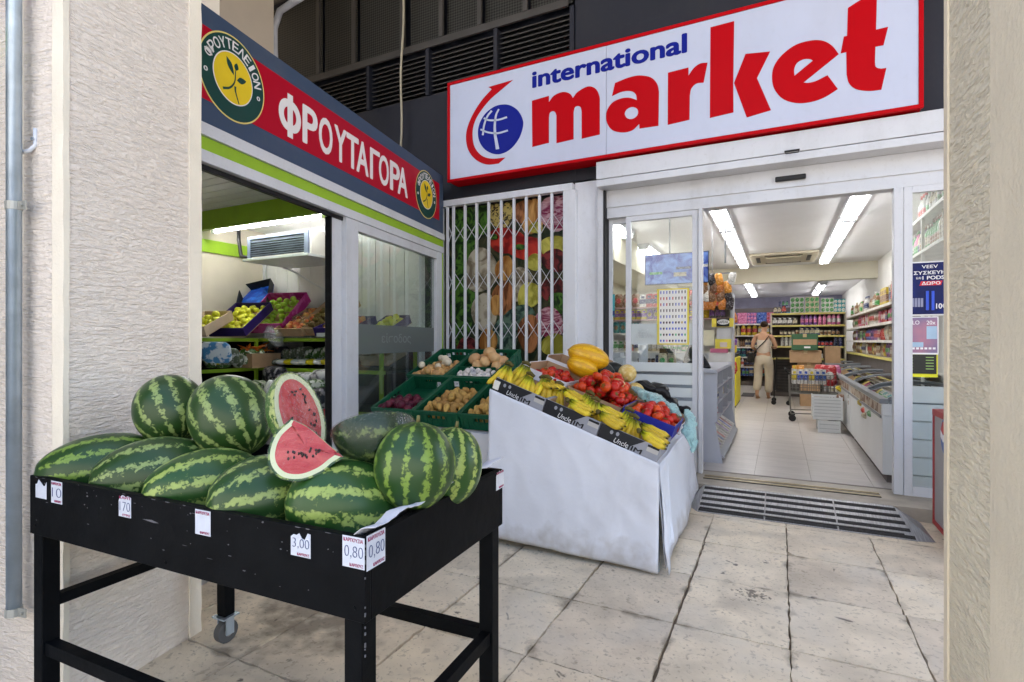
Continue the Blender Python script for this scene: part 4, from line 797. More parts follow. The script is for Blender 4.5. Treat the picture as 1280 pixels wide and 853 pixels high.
# ------------------------------------------------------------------ melons
R1 = rind('rind_dark_stripe', (.018, .052, .010), (.22, .29, .09), 12, 0, .8, .07)
R2 = rind('rind_even_stripe', (.018, .055, .011), (.16, .25, .04), 12, 2, .8, .05)
R3 = rind('rind_wide_stripe', (.018, .055, .012), (.23, .30, .08), 11, 1, .8, .05)
R4 = rind('rind_lime_stripe', (.02, .068, .012), (.26, .34, .08), 11, 3, .8, .03)
R5 = rind('rind_dull_dark', (.010, .028, .008), (.10, .14, .04), 9, 2, .8, .1); RSL = rind('rind_pale', (.05, .13, .02), (.40, .46, .16), 5, 1, 1.1, -.15)
STM = mat('melon_stem', (.16, .14, .05), .8)
def melon(px, py, t, L, R, axis, mt, label, R2_=None, roll=0, seed=0, top=None):
    c = onT(px, py, t); ax = V(axis).normalized(); q = ax.to_track_quat('X', 'Z') @ Euler((roll, 0, 0)).to_quaternion()
    rr = random.Random(seed); s1 = rr.uniform(0, 9)
    def fn(p):
        k = 1+.025*noise.noise(p*8+V((s1, 0, 0))); e = abs(p.x)/L
        return V((p.x*(1-.03*(e > .93)), p.y*k*(1+.02*math.sin(p.x/L*2+s1)), p.z*k))
    mb = MB().ell((0, 0, 0), (L, R, R2_ or R), 40, 26, fn=fn); me = mb.mesh('watermelon', [mt, STM], True)
    bm = bmesh.new(); bm.from_mesh(me)
    d = bmesh.ops.create_cone(bm, cap_ends=True, segments=7, radius1=.006, radius2=.004, depth=.02, matrix=Matrix.Translation((L+.004, 0, 0)) @ Matrix.Rotation(math.pi/2, 4, 'Y'))
    for f in {f for v_ in d['verts'] for f in v_.link_faces}: f.material_index = 1; f.smooth = True
    bm.to_mesh(me); bm.free()
    o = put(me, 'watermelon', c, (0, 0, 0), label=label, cat='watermelon', group='watermelons heaped on the black table'); o.rotation_mode = 'QUATERNION'; o.rotation_quaternion = q; return o
f_ = lambda a, b, c=0: tuple(RT*a+FW*b+V((0, 0, c)))
melon(127, 585, 1.83, .185, .115, f_(.95, .5, .12), R2, 'watermelon lying at the far left end of the table', seed=1, roll=.4)
melon(196, 594, 1.74, .185, .120, f_(.95, .45, .12), R1, 'dark striped watermelon lying second from the left by the front rim', seed=2, roll=1.2)
melon(257, 607, 1.60, .165, .108, f_(.9, .5, .12), R4, 'light striped watermelon lying third from the left by the front rim', seed=3, roll=2.2)
melon(331, 620, 1.48, .148, .112, f_(.8, .55, .10), R3, 'watermelon lying under the cut slice near the front rim', seed=4, roll=.2)
melon(430, 630, 1.42, .152, .118, f_(.97, .2, -.10), R4, 'broad light striped watermelon right of centre at the front rim', seed=5, roll=.9)
melon(519, 582, 1.42, .118, .106, f_(.05, .1, 1), R2, 'round upright watermelon with vertical stripes by the paper lining', seed=6, roll=.9)
melon(563, 582, 1.56, .115, .092, f_(.15, .1, 1), R4, 'light green watermelon half hidden behind the round upright one', seed=7, roll=.1)
melon(452, 592, 1.50, .105, .085, f_(.9, .4, 0), R4, 'small watermelon wedged behind the front one and the upright one', seed=8)
melon(214, 512, 1.93, .130, .118, f_(-.45, .3, .75), R1, 'dark watermelon on top of the heap against the pillar', seed=9, roll=2)
melon(289, 521, 1.83, .150, .132, f_(-.55, .25, .72), R1, 'large dark watermelon on top of the heap beside the standing cut half', seed=10, roll=.6)
melon(372, 610, 1.80, .14, .11, f_(1, .2, 0), R3, 'watermelon mostly hidden under the standing cut half', seed=11)
melon(268, 596, 1.95, .14, .115, f_(1, 0, 0), R2, 'watermelon mostly hidden beneath the top of the heap', seed=12)
# the cut ones
FLS = mat('melon_flesh', (.42, .03, .035), .25, col2=(.58, .13, .115), scale=9, c2=(.35, .65), bump=.25, bscale=50, stretch=(1, 1, 3)); PLP = mat('melon_white', (.62, .66, .42), .4, var=.06); SED = mat('melon_seed', (.02, .01, .008), .3)
WRP = film('cling_film', (.98, .98, .98), .0, .28, .07, .9)
def cut_half(c, L, R, face_n, long_ax, mtr, label, seeds=26, seed=1, flat=1.0):
    fn_ = V(face_n).normalized(); lx = (V(long_ax)-fn_*V(long_ax).dot(fn_)).normalized(); ly = fn_.cross(lx); Mx = Matrix(((lx.x, ly.x, fn_.x, c[0]), (lx.y, ly.y, fn_.y, c[1]), (lx.z, ly.z, fn_.z, c[2]), (0, 0, 0, 1)))
    t = thing('cut_watermelon', label, 'watermelon', tuple(c), 'cut watermelons on the heap')
    t.matrix_world = Mx
    seg, ring = 40, 12; vs = []
    for i in range(ring+1):
        th = math.pi/2*i/ring
        for k in range(seg):
            ph = 2*math.pi*k/seg; vs.append((L*math.cos(ph)*math.cos(th), R*math.sin(ph)*math.cos(th), -R*flat*math.sin(th)))
    mb = MB().add(vs, [(i*seg+k, (i+1)*seg+k, (i+1)*seg+(k+1) % seg, i*seg+(k+1) % seg) for i in range(ring) for k in range(seg)])
    o = bpy.data.objects.new('rind', mb.mesh('rind', mtr, True)); C.objects.link(o); o.parent = t
    def ringm(a, b, name, mt, z):
        vs = []; 
        for q in (a, b): vs += [((L-q)*math.cos(2*math.pi*k/seg), (R-q)*math.sin(2*math.pi*k/seg), z+.002*noise.noise(V((k, q*90, 0)))) for k in range(seg)]
        me = MB().add(vs, [(k, (k+1) % seg, seg+(k+1) % seg, seg+k) for k in range(seg)]).mesh(name, mt, True); o = bpy.data.objects.new(name, me); C.objects.link(o); o.parent = t
    ringm(0, .004, 'rind_edge', mtr, 0); ringm(.004, .020, 'white_rind', PLP, .0)
    vs = [(0, 0, .004)]; rn = 10
    for i in range(1, rn+1):
        for k in range(seg): q = i/rn; vs.append(((L-.020)*q*math.cos(2*math.pi*k/seg), (R-.020)*q*math.sin(2*math.pi*k/seg), .003*(1-q*q)+.0035*noise.noise(V((q*6*math.cos(2*math.pi*k/seg), q*6*math.sin(2*math.pi*k/seg), seed)))*(q < .95)))
    fs = [(0, 1+k, 1+(k+1) % seg) for k in range(seg)]+[(1+(i-1)*seg+k, 1+i*seg+k, 1+i*seg+(k+1) % seg, 1+(i-1)*seg+(k+1) % seg) for i in range(1, rn) for k in range(seg)]
    o = bpy.data.objects.new('flesh', MB().add(vs, fs).mesh('flesh', FLS, True)); C.objects.link(o); o.parent = t
    r = random.Random(seed); sm = MB().ell((0, 0, 0), (.0055, .0033, .0018), 8, 5).mesh('seed', SED, True)
    for k in range(seeds):
        a = r.uniform(0, 6.28); q = r.gauss(.62, .09); put(sm, 'seed', ((L-.02)*q*math.cos(a), (R-.02)*q*math.sin(a), .0045), (0, 0, r.uniform(0, 3)), parent=t)
    return t, Mx
ch1, Mx1 = cut_half(onT(376, 519, 1.56), .130, .092, tuple(RT*.90-FW*.36+V((0, 0, .24))), tuple(RT*-.38+FW*-.1+V((0, 0, .93))), RSL, 'standing cut watermelon half showing red flesh, wrapped in cling film', seed=3, flat=.95)
ch2, Mx2 = cut_half(onT(468, 536, 1.50), .115, .092, tuple(RT*-.25+FW*.55+V((0, 0, .80))), tuple(RT*.97+FW*.2+V((0, 0, -.18))), R5, 'dark cut watermelon half in glossy cling film, rind towards the viewer', seed=4, flat=1.1)
# quarter slice, cut face to the viewer
def slice_():
    c = onT(376, 562, 1.37); n_ = (-FW*.86+RT*.18+V((0, 0, .45))).normalized(); up = V((0, 0, 1)); up = (up-n_*up.dot(n_)).normalized(); rt = up.cross(n_).normalized()
    if rt.dot(RT) < 0: rt = -rt
    t = thing('cut_watermelon', 'quarter slice of watermelon with its red cut face towards the viewer', 'watermelon', tuple(c), 'cut watermelons on the heap')
    k_ = 1.37/FOC
    out = [(-15, -41, 1), (-32, -22), (-38, 2), (-33, 22), (-18, 36), (4, 39), (26, 31), (40, 20), (52, 12, 1), (30, -8), (8, -28)]
    sp = [V((p.x*k_, -p.y*k_)) for p in spline(out, 6)]
    cen = V((6*k_, 2*k_))
    def ins(d): 
        res = []
        for i, p in enumerate(sp):
            tg = (sp[(i+1) % len(sp)]-sp[i-1]).normalized(); nn = V((-tg.y, tg.x)); nn = nn if nn.dot(cen-p) > 0 else -nn; res.append(p+nn*d)
        return res
    P = lambda p, h: c+rt*p.x+up*p.y+n_*h
    # only the curved lower-left side carries rind; the upper-right side is a second cut
    N = len(sp); cur = [1 if i < 48 else 0 for i in range(N)]
    w1 = [sp[i]+(ins(.005)[i]-sp[i])*(1 if cur[i] else .3) for i in range(N)]; I2 = ins(.017); w2 = [sp[i]+(I2[i]-sp[i])*(1 if cur[i] else .12) for i in range(N)]
    MB().add([P(p, 0) for p in sp]+[P(p, .0005) for p in w1], [(i, (i+1) % N, N+(i+1) % N, N+i) for i in range(N)]).build('rind_edge', R4, t)
    MB().add([P(p, .0005) for p in w1]+[P(p, .001) for p in w2], [(i, (i+1) % N, N+(i+1) % N, N+i) for i in range(N)]).build('white_rind', PLP, t)
    f = MB(); vs = [P(cen, .004)]+[P(cen+(p-cen)*q, .001+.003*(1-q)+.003*noise.noise(V((i*.3, q*4, 0)))*(q < 1)) for q in (.25, .5, .75, 1.0) for i, p in enumerate(w2)]
    f.add(vs, [(0, 1+i, 1+(i+1) % N) for i in range(N)]+[(1+j*N+i, 1+(j+1)*N+i, 1+(j+1)*N+(i+1) % N, 1+j*N+(i+1) % N) for j in range(3) for i in range(N)]).build('flesh', FLS, t, smooth=True)
    apex = c+rt*.0+up*.015-n_*.10
    b = MB(); lay = []
    for q in range(7):
        s = q/6; lay.append([P(p*(1-s)**.5*.999+V((.03, .02))*(1-(1-s)**.5), -.09*s) for p in sp])
    b.add([p for l_ in lay for p in l_], [(j*N+i, (j+1)*N+i, (j+1)*N+(i+1) % N, j*N+(i+1) % N) for j in range(6) for i in range(N)]); b.build('rind', R3, t, smooth=True)
    r = random.Random(4); sm = MB().ell((0, 0, 0), (.0052, .0030, .0018), 8, 5)
    for k in range(22):
        a = r.uniform(-2.6, -.3); q = r.uniform(.3, .62); p = V((math.cos(a)*.075*q*1.2, math.sin(a)*.07*q+.012)); mb = MB(Matrix.Translation(P(p, .0035)) @ Euler((0, 0, 0)).to_matrix().to_4x4()); mb.ell((0, 0, 0), (.0028, .0028, .0046), 7, 5); mb.build('seed', SED, t, smooth=True)
    fm = MB(); Wp = [cen+(p-cen)*1.03 for p in sp]; vs = [P(cen, .012)]+[P(cen+(p-cen)*q, (.012*(1-q*.8))+.004*noise.noise(V((i*.5, q*5, 3)))) for q in (.33, .66, 1.0) for i, p in enumerate(Wp)]
    fm.add(vs, [(0, 1+i, 1+(i+1) % N) for i in range(N)]+[(1+j*N+i, 1+(j+1)*N+i, 1+(j+1)*N+(i+1) % N, 1+j*N+(i+1) % N) for j in range(2) for i in range(N)]).build('cling_film', WRP, t, smooth=True)
    t['org']
slice_()
def wrap(parent, Mx, L, R, zt, zb, seed):
    seg, ring = 36, 14; vs = []
    for i in range(ring+1):
        th = math.pi*i/ring
        for k in range(seg):
            ph = 2*math.pi*k/seg; zz = math.cos(th); z = zz*zt if zz > 0 else zz*zb; q = math.sin(th)**(.55 if zz > 0 else 1); p = V((L*math.cos(ph)*q, R*math.sin(ph)*q, z)); vs.append(p*(1+.012*noise.noise(p*28+V((seed, 0, 0)))))
    me = MB().add(vs, [(i*seg+k, (i+1)*seg+k, (i+1)*seg+(k+1) % seg, i*seg+(k+1) % seg) for i in range(ring) for k in range(seg)]).mesh('cling_film', WRP, True)
    o = bpy.data.objects.new('cling_film', me); C.objects.link(o); o.parent = parent
wrap(ch1, Mx1, .134, .096, .012, .093, 1); wrap(ch2, Mx2, .12, .096, .012, .106, 5)
# ================================================================== GREEN CRATES ON THE SLOPING RACK
cr0, cr1 = V((0, 3.30, .66)), V((0, 4.413, 1.11)); cdir = (cr1-cr0).normalized(); cup = V((0, -cdir.z, cdir.y))
rk = thing('crate_rack', 'low white sloping rack carrying the green vegetable crates', 'rack', (-2.4, 3.8, 0))
CRW = mat('rack_white', (.62, .63, .66), .5, var=.06)
MB().box(-3.0, -1.45, 3.24, 3.262, .41, .655).build('front_board', CRW, rk, bevel=.003)
m = MB().hexa([(-3.0, 3.27, .61), (-1.7, 3.27, .61), (-1.7, 4.43, 1.075), (-3.0, 4.43, 1.075), (-3.0, 3.27, .638), (-1.7, 3.27, .638), (-1.7, 4.43, 1.10), (-3.0, 4.43, 1.10)]); m.build('sloping_deck', CRW, rk)
for x in (-2.98, -2.3, -1.72): MB().box(x-.02, x+.02, 3.28, 3.32, 0, .60).build('leg', CRW, rk); MB().box(x-.02, x+.02, 4.33, 4.37, 0, 1.0).build('leg', CRW, rk)
CG = mat('crate_green', (.006, .085, .040), .42, var=.12, scale=4); CGD = CG
CW, CL, CHH = .392, .582, .125
def crate_proto():
    t = thing('green_crate', None, None, (0, 0, 0))
    P = lambda b: b
    def wall(mb, a, b, n, zt=CHH):              # a,b floor ends; a wall with hand slot and lattice
        pass
    mb = MB(); mb.box(0, CW, 0, CL, 0, .004); mb.build('base', CG, t)
    for nm, (x0, x1, y0, y1) in dict(end_wall=(0, CW, 0, .006), end_wall2=(0, CW, CL-.006, CL)).items():
        mb = MB(); mb.box(x0, x1, y0, y1, .004, .065); mb.box(x0, x0+.12, y0, y1, .0652, .095); mb.box(x1-.12, x1, y0, y1, .0652, .095); mb.box(x0, x1, y0-.006, y1+.006, .0952, CHH)
        for k in range(9): xx = x0+.02+k*(x1-x0-.04)/8; mb.box(xx-.003, xx+.003, y0-.005, y1+.005, .006, .094)
        mb.build('end_wall', CG, t)
    for (x0, x1) in ((0, .006), (CW-.006, CW)):
        mb = MB(); mb.box(x0, x1, .0062, CL-.0062, .004, .07); mb.box(x0, x1, .0062, .22, .0702, .095); mb.box(x0, x1, CL-.22, CL-.0062, .0702, .095); mb.box(x0-.006, x1+.006, 0, CL, .0954, CHH-.0005)
        for k in range(12): yy = .02+k*(CL-.04)/11; mb.box(x0-.004, x1+.004, yy-.003, yy+.003, .006, .094)
        mb.build('side_wall', CG, t)
    return t
cpx = crate_proto(); proto_used = [False]
Rc = Matrix(((1, 0, 0), (0, cdir.y, cup.y), (0, cdir.z, cup.z)))
def place_crate(x, s, label, first=False):
    o = cpx if first else copy_tree(cpx); p = cr0+cdir*s; o.location = (x, p.y, p.z+.004); o.rotation_euler = Rc.to_euler(); o['org'] = [x, p.y, p.z]
    tag(o, label, 'crate', 'green vegetable crates'); return o, Matrix.Translation(o.location) @ Rc.to_4x4()
def heap(Mx, meshes, n, x0, x1, y0, y1, z0, sc, name, label, cat, group, seed, pile=.05, squash=1, slide=0, minx=None):
    """drop n pieces into a box region (local frame Mx) in layers, no deep overlap"""
    r = random.Random(seed); out = []
    tries = 0
    while len(out) < n and tries < n*60:
        tries += 1; x, y = r.uniform(x0, x1), r.uniform(y0, y1); rad = sc*(1+r.uniform(-.14, .14)); z = z0+rad*squash
        for (ox, oy, oz, orr) in out:
            d2 = (ox-x)**2+(oy-y)**2; rr = (orr+rad)*.86
            if d2 < rr*rr: z = max(z, oz+math.sqrt(rr*rr-d2)*squash)
        cx, cy = (x0+x1)/2, (y0+y1)/2; lim = z0+sc+pile*(1-.6*((x-cx)/(x1-x0)*2)**2)*(1-slide*(y-y0)/(y1-y0))
        if z > lim: continue
        out.append((x, y, z, rad)); loc = Mx @ V((x, y, z)); put(r.choice(meshes), name, loc, (r.uniform(0, 6), r.uniform(0, 6), r.uniform(0, 6)), rad/sc, label=label, cat=cat, group=group)
    return out
def lump(name, r, mt, seed, seg=12, ring=8, amp=.12, prof=None):
    r_ = random.Random(seed); s1 = r_.uniform(0, 50)
    return MB().ell((0, 0, 0), r, seg, ring, fn=lambda p: (prof(p) if prof else p)*(1+amp*noise.noise(p/max(r)*1.3+V((s1, 0, 0))))).mesh(name, mt, True)
POT = mat('potato_skin', (.45, .27, .08), .7, var=.2, scale=30, bump=.3, bscale=120, rand=.2); RON = mat('red_onion_skin', (.10, .012, .03), .35, var=.5, scale=8, stretch=(4, 4, 1), rand=.3)
ONS = mat('onion_skin', (.58, .34, .13), .4, var=.3, scale=7, stretch=(4, 4, 1), rand=.25); WON = mat('white_onion_skin', (.72, .64, .48), .4, var=.1, rand=.1); GAR = mat('garlic_skin', (.70, .66, .62), .5, var=.15, rand=.15)
PMK = mat('pale_pumpkin', (.60, .36, .17), .5, var=.12, rand=.12, scale=10); TOM = mat('tomato_skin', (.52, .035, .008), .33, var=.2, rand=.25, coat=.15); LEM = mat('pale_yellow_apple', (.60, .60, .06), .35, var=.12, rand=.12)
potm = [lump('potato', (.040, .026, .024), POT, k, 12, 8, .25) for k in range(4)]
def onp(p): t = p.x/.03; return V((p.x*(1.25 if t > .7 else 1), p.y*(1 if abs(t) < .8 else .8), p.z*(1 if abs(t) < .8 else .8)))
ronm = [lump('onion', (.030, .033, .033), RON, k, 12, 9, .06, onp) for k in range(3)]; onm = [lump('onion', (.030, .033, .033), ONS, k, 12, 9, .06, onp) for k in range(3)]; wonm = [lump('onion', (.03, .034, .034), WON, k, 12, 9, .06, onp) for k in range(2)]
garm = [MB().ell((0, 0, 0), (.022, .026, .026), 12, 8, fn=lambda p: V((p.x*(1.5 if p.x > .016 else 1), p.y, p.z))*(1+.07*math.sin(6*math.atan2(p.y, p.z)))).mesh('garlic', GAR, True)]
def pkf(p): a = math.atan2(p.y, p.z); return p*(1+.07*abs(math.sin(4*a)))
pmkm = [MB().ell((0, 0, 0), (.047, .056, .056), 24, 12, fn=pkf).mesh('pumpkin', PMK, True)]
x3 = -2.86
o1, M1 = place_crate(-2.865, 0, 'green crate of red onions, lowest row next to the kiosk', True)
o2, M2 = place_crate(-2.46, 0, 'green crate of potatoes in the middle of the lowest row')
o3_, M3 = place_crate(-2.055, 0, 'green crate of potatoes beside the white fruit stand')
o4, M4 = place_crate(-2.95, .60, 'green crate of brown onions in the upper row beside the kiosk')
o5, M5 = place_crate(-2.545, .60, 'green crate of pumpkins and garlic in the upper row')
o5.scale = (1.14, 1, 1)
heap(M1, ronm, 95, .035, CW-.035, .03, .30, .005, .031, 'red_onion', 'dark red onion in the lowest green crate beside the kiosk', 'onion', 'red onions', 1, .12, slide=.75)
heap(M2, potm, 150, .04, CW-.04, .04, .42, .005, .030, 'potato', 'golden brown potato in the middle green crate of the lowest row', 'potato', 'potatoes in the middle crate', 2, .125, slide=.45)
heap(M3, potm, 110, .04, CW-.04, .04, .38, .005, .030, 'potato', 'golden brown potato in the green crate next to the white fruit stand', 'potato', 'potatoes in the right crate', 3, .12, slide=.5)
heap(M4, onm, 100, .035, CW-.035, .03, .36, .005, .030, 'brown_onion', 'golden skinned onion in the upper green crate beside the kiosk', 'onion', 'brown onions', 4, .115, slide=.6)
heap(M4, wonm, 6, .035, CW-.035, .14, .34, .11, .032, 'white_onion', 'pale cream onion on top of the brown onions', 'onion', 'white onions', 5, .06)
heap(M5, garm, 56, .03, CW+.02, .02, .17, .04, .025, 'garlic', 'white garlic bulb in the front of the pumpkin crate', 'garlic', 'garlic bulbs', 6, .05)
m = MB(M5); m.box(.008, CW-.008, .20, .206, .02, .12); m.build('divider', CG, None, loc=M5 @ V((.2, .2, .02))); tag(bpy.data.objects['divider'], 'green plastic divider between garlic and pumpkins', 'divider')
heap(M5, pmkm, 9, .07, CW-.02, .25, .46, .035, .052, 'pumpkin', 'pale orange ribbed little pumpkin in the upper green crate', 'pumpkin', 'small pumpkins', 7, .09)
PT2 = mat('tag_white', (.75, .76, .8), .5)
def shelf_tag(px, py, Mx, y, z, label, w_=.045, h_=.045):
    pl = Plane(Mx @ V((0, y, z)), Mx.to_3x3() @ V((1, 0, 0)), Mx.to_3x3() @ V((0, .1, 1))); u, v = pl.hit(px, py)
    c = pl.P(u, v, 0); t = thing('price_tag', label, 'price tag', tuple(c)); MB().prism([(u-w_/2, v-h_/2), (u+w_/2, v-h_/2), (u+w_/2, v+h_/2), (u-w_/2, v+h_/2)], pl, .002, .004).build('card', PT2, t)
    text('lettering', '1,20', pl, u-w_*.35, v-h_*.15, u+w_*.35, v+h_*.25, INK, t, h=.0045, bold=-.005)
shelf_tag(561, 443.5, M4, CL, .10, 'white tag on the back edge of the brown onion crate'); shelf_tag(588, 442, M5, CL, .10, 'white tag on the back corner of the pumpkin crate')
shelf_tag(591.5, 464, M5, -.008, .08, 'white tag on the front of the pumpkin crate'); shelf_tag(549, 481, M2, CL, .10, 'white tag behind the middle crate of potatoes'); shelf_tag(571, 480, M2, CL-.01, .10, 'white tag behind the right half of the middle potato crate')
for px in (523, 553): pass
# ================================================================== WHITE FRUIT STAND
se1 = V((.99955, .03, 0)); se2 = V((-.03, .99955, 0)); SR = V((-.60, 3.03, 0)); SWD, SDP = 1.06, 1.66; SL = SR-se1*SWD
XS_ = Matrix(((se1.x, se2.x, 0, SL.x), (se1.y, se2.y, 0, SL.y), (0, 0, 1, 0), (0, 0, 0, 1)))
zt0, zt1 = .985, .605; sa = math.atan2(zt0-zt1, SWD); d1 = se1*math.cos(sa)+V((0, 0, -math.sin(sa))); dn = d1.cross(se2).normalized()
D0 = SL+V((0, 0, zt0)); XD = Matrix(((d1.x, se2.x, dn.x, D0.x), (d1.y, se2.y, dn.y, D0.y), (d1.z, se2.z, dn.z, D0.z), (0, 0, 0, 1))); SLEN = SWD/math.cos(sa)
fs = thing('fruit_stand', 'white cloth sided sloping stand displaying bananas, tomatoes and melons', 'stand', tuple(SL))
CLO = grime(mat('white_pvc_cloth', (.68, .71, .78), .42, var=.03, scale=2, bump=.5, bscale=5), .30, (.33, .32, .33), 2.2, .5, .55, .8)
n_ = CLO.node_tree.nodes; l_ = CLO.node_tree.links; b_ = n_['Principled BSDF']; src_ = b_.inputs['Base Color'].links[0].from_socket      # splashed dirt along the hem
g_ = n_.new('ShaderNodeNewGeometry'); s_ = n_.new('ShaderNodeSeparateXYZ'); l_.new(g_.outputs['Position'], s_.inputs[0]); z_ = n_.new('ShaderNodeTexNoise'); z_.inputs['Scale'].default_value = 9; z_.inputs['Detail'].default_value = 8; l_.new(g_.outputs['Position'], z_.inputs['Vector'])
m1_ = n_.new('ShaderNodeMath'); m1_.operation = 'MULTIPLY_ADD'; m1_.inputs[1].default_value = -.38; l_.new(z_.outputs[0], m1_.inputs[0]); l_.new(s_.outputs[2], m1_.inputs[2]); r_ = n_.new('ShaderNodeMapRange'); r_.inputs[1].default_value = -.02; r_.inputs[2].default_value = -.17; r_.inputs[4].default_value = .6; l_.new(m1_.outputs[0], r_.inputs[0])
x_ = n_.new('ShaderNodeMix'); x_.data_type = 'RGBA'; l_.new(r_.outputs[0], x_.inputs['Factor']); l_.new(src_, x_.inputs['A']); x_.inputs['B'].default_value = (.30, .27, .23, 1); l_.new(x_.outputs['Result'], b_.inputs['Base Color'])
def sheet_grid(p00, p10, p01, p11, nu, nv, amp, name, seed, hem=0, parent=fs, mt=CLO):
    """quad sheet with gentle ripples; p00,p10 is the top edge"""
    p00, p10, p01, p11 = map(V, (p00, p10, p01, p11)); n_ = (p10-p00).cross(p01-p00).normalized(); vs = []
    for j in range(nv+1):
        for i in range(nu+1):
            s, t = i/nu, j/nv; a = p00.lerp(p10, s); b = p01.lerp(p11, s); q = a.lerp(b, t)
            q = q+n_*(noise.noise(V((s*3+seed, t*1.5, seed)))*amp*(t+.15)+abs(noise.noise(V((s*5-t*2.2, t*3+s*1.3, seed+9))))*amp*.35+noise.noise(V((s*11+seed, t*1.2, 5)))*amp*.35*t)+V((0, 0, -hem*math.sin(s*math.pi)*t)); vs.append(q)
    o = MB().add(vs, [(j*(nu+1)+i, j*(nu+1)+i+1, (j+1)*(nu+1)+i+1, (j+1)*(nu+1)+i) for j in range(nv) for i in range(nu)]).build(name, mt, parent, smooth=True)
    s = o.modifiers.new('s', 'SOLIDIFY'); s.thickness = .0025; return o
F = lambda x, y, z: XS_ @ V((x, y, z))
sheet_grid(F(0, 0, zt0+.01), F(SWD, 0, zt1+.01), F(-.015, -.02, .05), F(SWD+.0, -.035, .015), 70, 40, .03, 'front_cloth', 1)
sheet_grid(F(SWD+.003, .0, zt1+.01), F(SWD+.003, SDP, zt1+.01), F(SWD+.035, .0, .03), F(SWD+.03, SDP, .04), 50, 20, .03, 'side_cloth', 2)
sheet_grid(F(SWD+.006, -.0, zt1+.0), F(SWD+.006, .30, zt1+.0), F(SWD+.05, -.02, .01), F(SWD+.06, .12, .16), 16, 14, .03, 'cloth_flap', 3)
sheet_grid(F(-.003, SDP, zt0), F(-.003, 0, zt0), F(-.02, SDP, .05), F(-.02, 0, .05), 20, 10, .01, 'side_cloth', 4)
MB(XD).box(0, SLEN, 0, SDP, -.02, 0).build('sloping_deck', CLO, fs)
MB(XS_).box(SWD-.035, SWD-.005, .02, .05, -.02, zt1-.03).box(.01, .04, .02, .05, -.02, zt0-.03).box(.01, .04, SDP-.05, SDP-.02, -.02, zt0-.03).box(SWD-.035, SWD-.005, SDP-.05, SDP-.02, -.02, zt1-.03).build('legs_frame', GAL, fs)
SM = mat('grey_scuff', (.22, .23, .26), .7); FPl = Plane(SL+V((0, 0, 0))-se2*.03, se1, (0, 0, 1))
r = random.Random(21); mb = MB()
for k in range(14):
    u = r.uniform(.05, 1.0); v = r.choice([r.uniform(.06, .2), r.uniform(.1, .6)]); pass
# cardboard boxes ------------------------------------------------
KRA = mat('kraft_board', (.40, .26, .15), .8, var=.1, scale=10); WBD = mat('white_board', (.72, .71, .74), .6, var=.04); BLB = mat('black_board', (.016, .017, .021), .5); GBD = mat('grey_board', (.30, .31, .35), .5, var=.04); BBD = mat('blue_board', (.012, .02, .26), .5)
def tray(x0, x1, y0, y1, h, outer, inner, label, group=None, name='cardboard_box', th=.006, z0=.001, hb=None, cat='box', grp_rot=None):
    """open box lying on the deck"""
    c = XD @ V((x0, y0, z0)); t = thing(name, label, cat, tuple(c), group); hb = hb or h
    MB(XD).box(x0, x1, y0, y1, z0, z0+.004).build('base', inner, t)
    for (a, b, c_, d, hh) in ((x0, x1, y0, y0+th, h), (x0, x1, y1-th, y1, hb), (x0, x0+th, y0+th+.0003, y1-th-.0003, hb), (x1-th, x1, y0+th+.0003, y1-th-.0003, h)):
        mb = MB(XD); mb.box(a, b, c_, d, z0+.0042, z0+hh); mb.build('wall', outer, t)
    if inner is not outer:
        e = th+.0008
        for (a, b, c_, d, hh) in ((x0+e, x1-e, y1-e-.001, y1-e, hb), (x0+e, x0+e+.001, y0+e, y1-e-.0015, hb), (x1-e-.001, x1-e, y0+e, y1-e-.0015, h)): MB(XD).box(a, b, c_, d, z0+.0045, z0+hh-.002).build('liner', inner, t)
    return t
ban_t = []
bw = (SLEN-.03)/3
for i in range(3):
    x0 = .012+i*bw; t = tray(x0, x0+bw-.006, .012, .40, .092, GBD, KRA, ['black and grey printed banana box at the high left end of the stand', 'black and grey printed banana box in the middle of the front row', 'black and grey printed banana box at the low end by the doorway'][i], 'printed banana boxes', 'banana_box')
    pl = Plane(XD @ V((x0, .012, .001)), d1, dn)           # front face; normal should look at the camera
    if pl.n.dot(se2) > 0: pl.n = -pl.n
    W_ = bw-.006; H_ = .091
    MB().prism([(0, 0), (W_*.45, 0), (W_*.74, H_), (0, H_)], pl, .0005, .0016).build('black_print', BLB, t)
    text('lettering', 'Uncle', pl, W_*.28, H_*.16, W_*.52, H_*.48, WPR, t, h=.0018, shear=.25, bold=-.005)
    text('lettering', 'JIM', pl, W_*.50, H_*.02, W_*.74, H_*.42, BLB, t, h=.0008, bold=.03, shear=.1)
    for (a, b) in ((.20, .70), (.30, .74)): 
        n = 12; MB().prism([(W_*a+.010*math.cos(2*math.pi*k/n), H_*b+.012*math.sin(2*math.pi*k/n)) for k in range(n)], pl, .0017, .0022).build('round_mark', GBD, t)
    MB().prism([(W_*.80, H_*.5), (W_*.985, H_*.5), (W_*.985, H_*.93), (W_*.80, H_*.93)], pl, .0005, .001).build('label_panel', mat('pale_label', (.48, .47, .45), .6), t)
    MB().prism([(W_*.80, H_*.78), (W_*.985, H_*.78), (W_*.985, H_*.93), (W_*.80, H_*.93)], pl, .0012, .0016).build('label_bar', BLB, t)
MB(XD).box(.012, .05, -.001, .011, .02, .075).build('paper_note', PAP, fs)
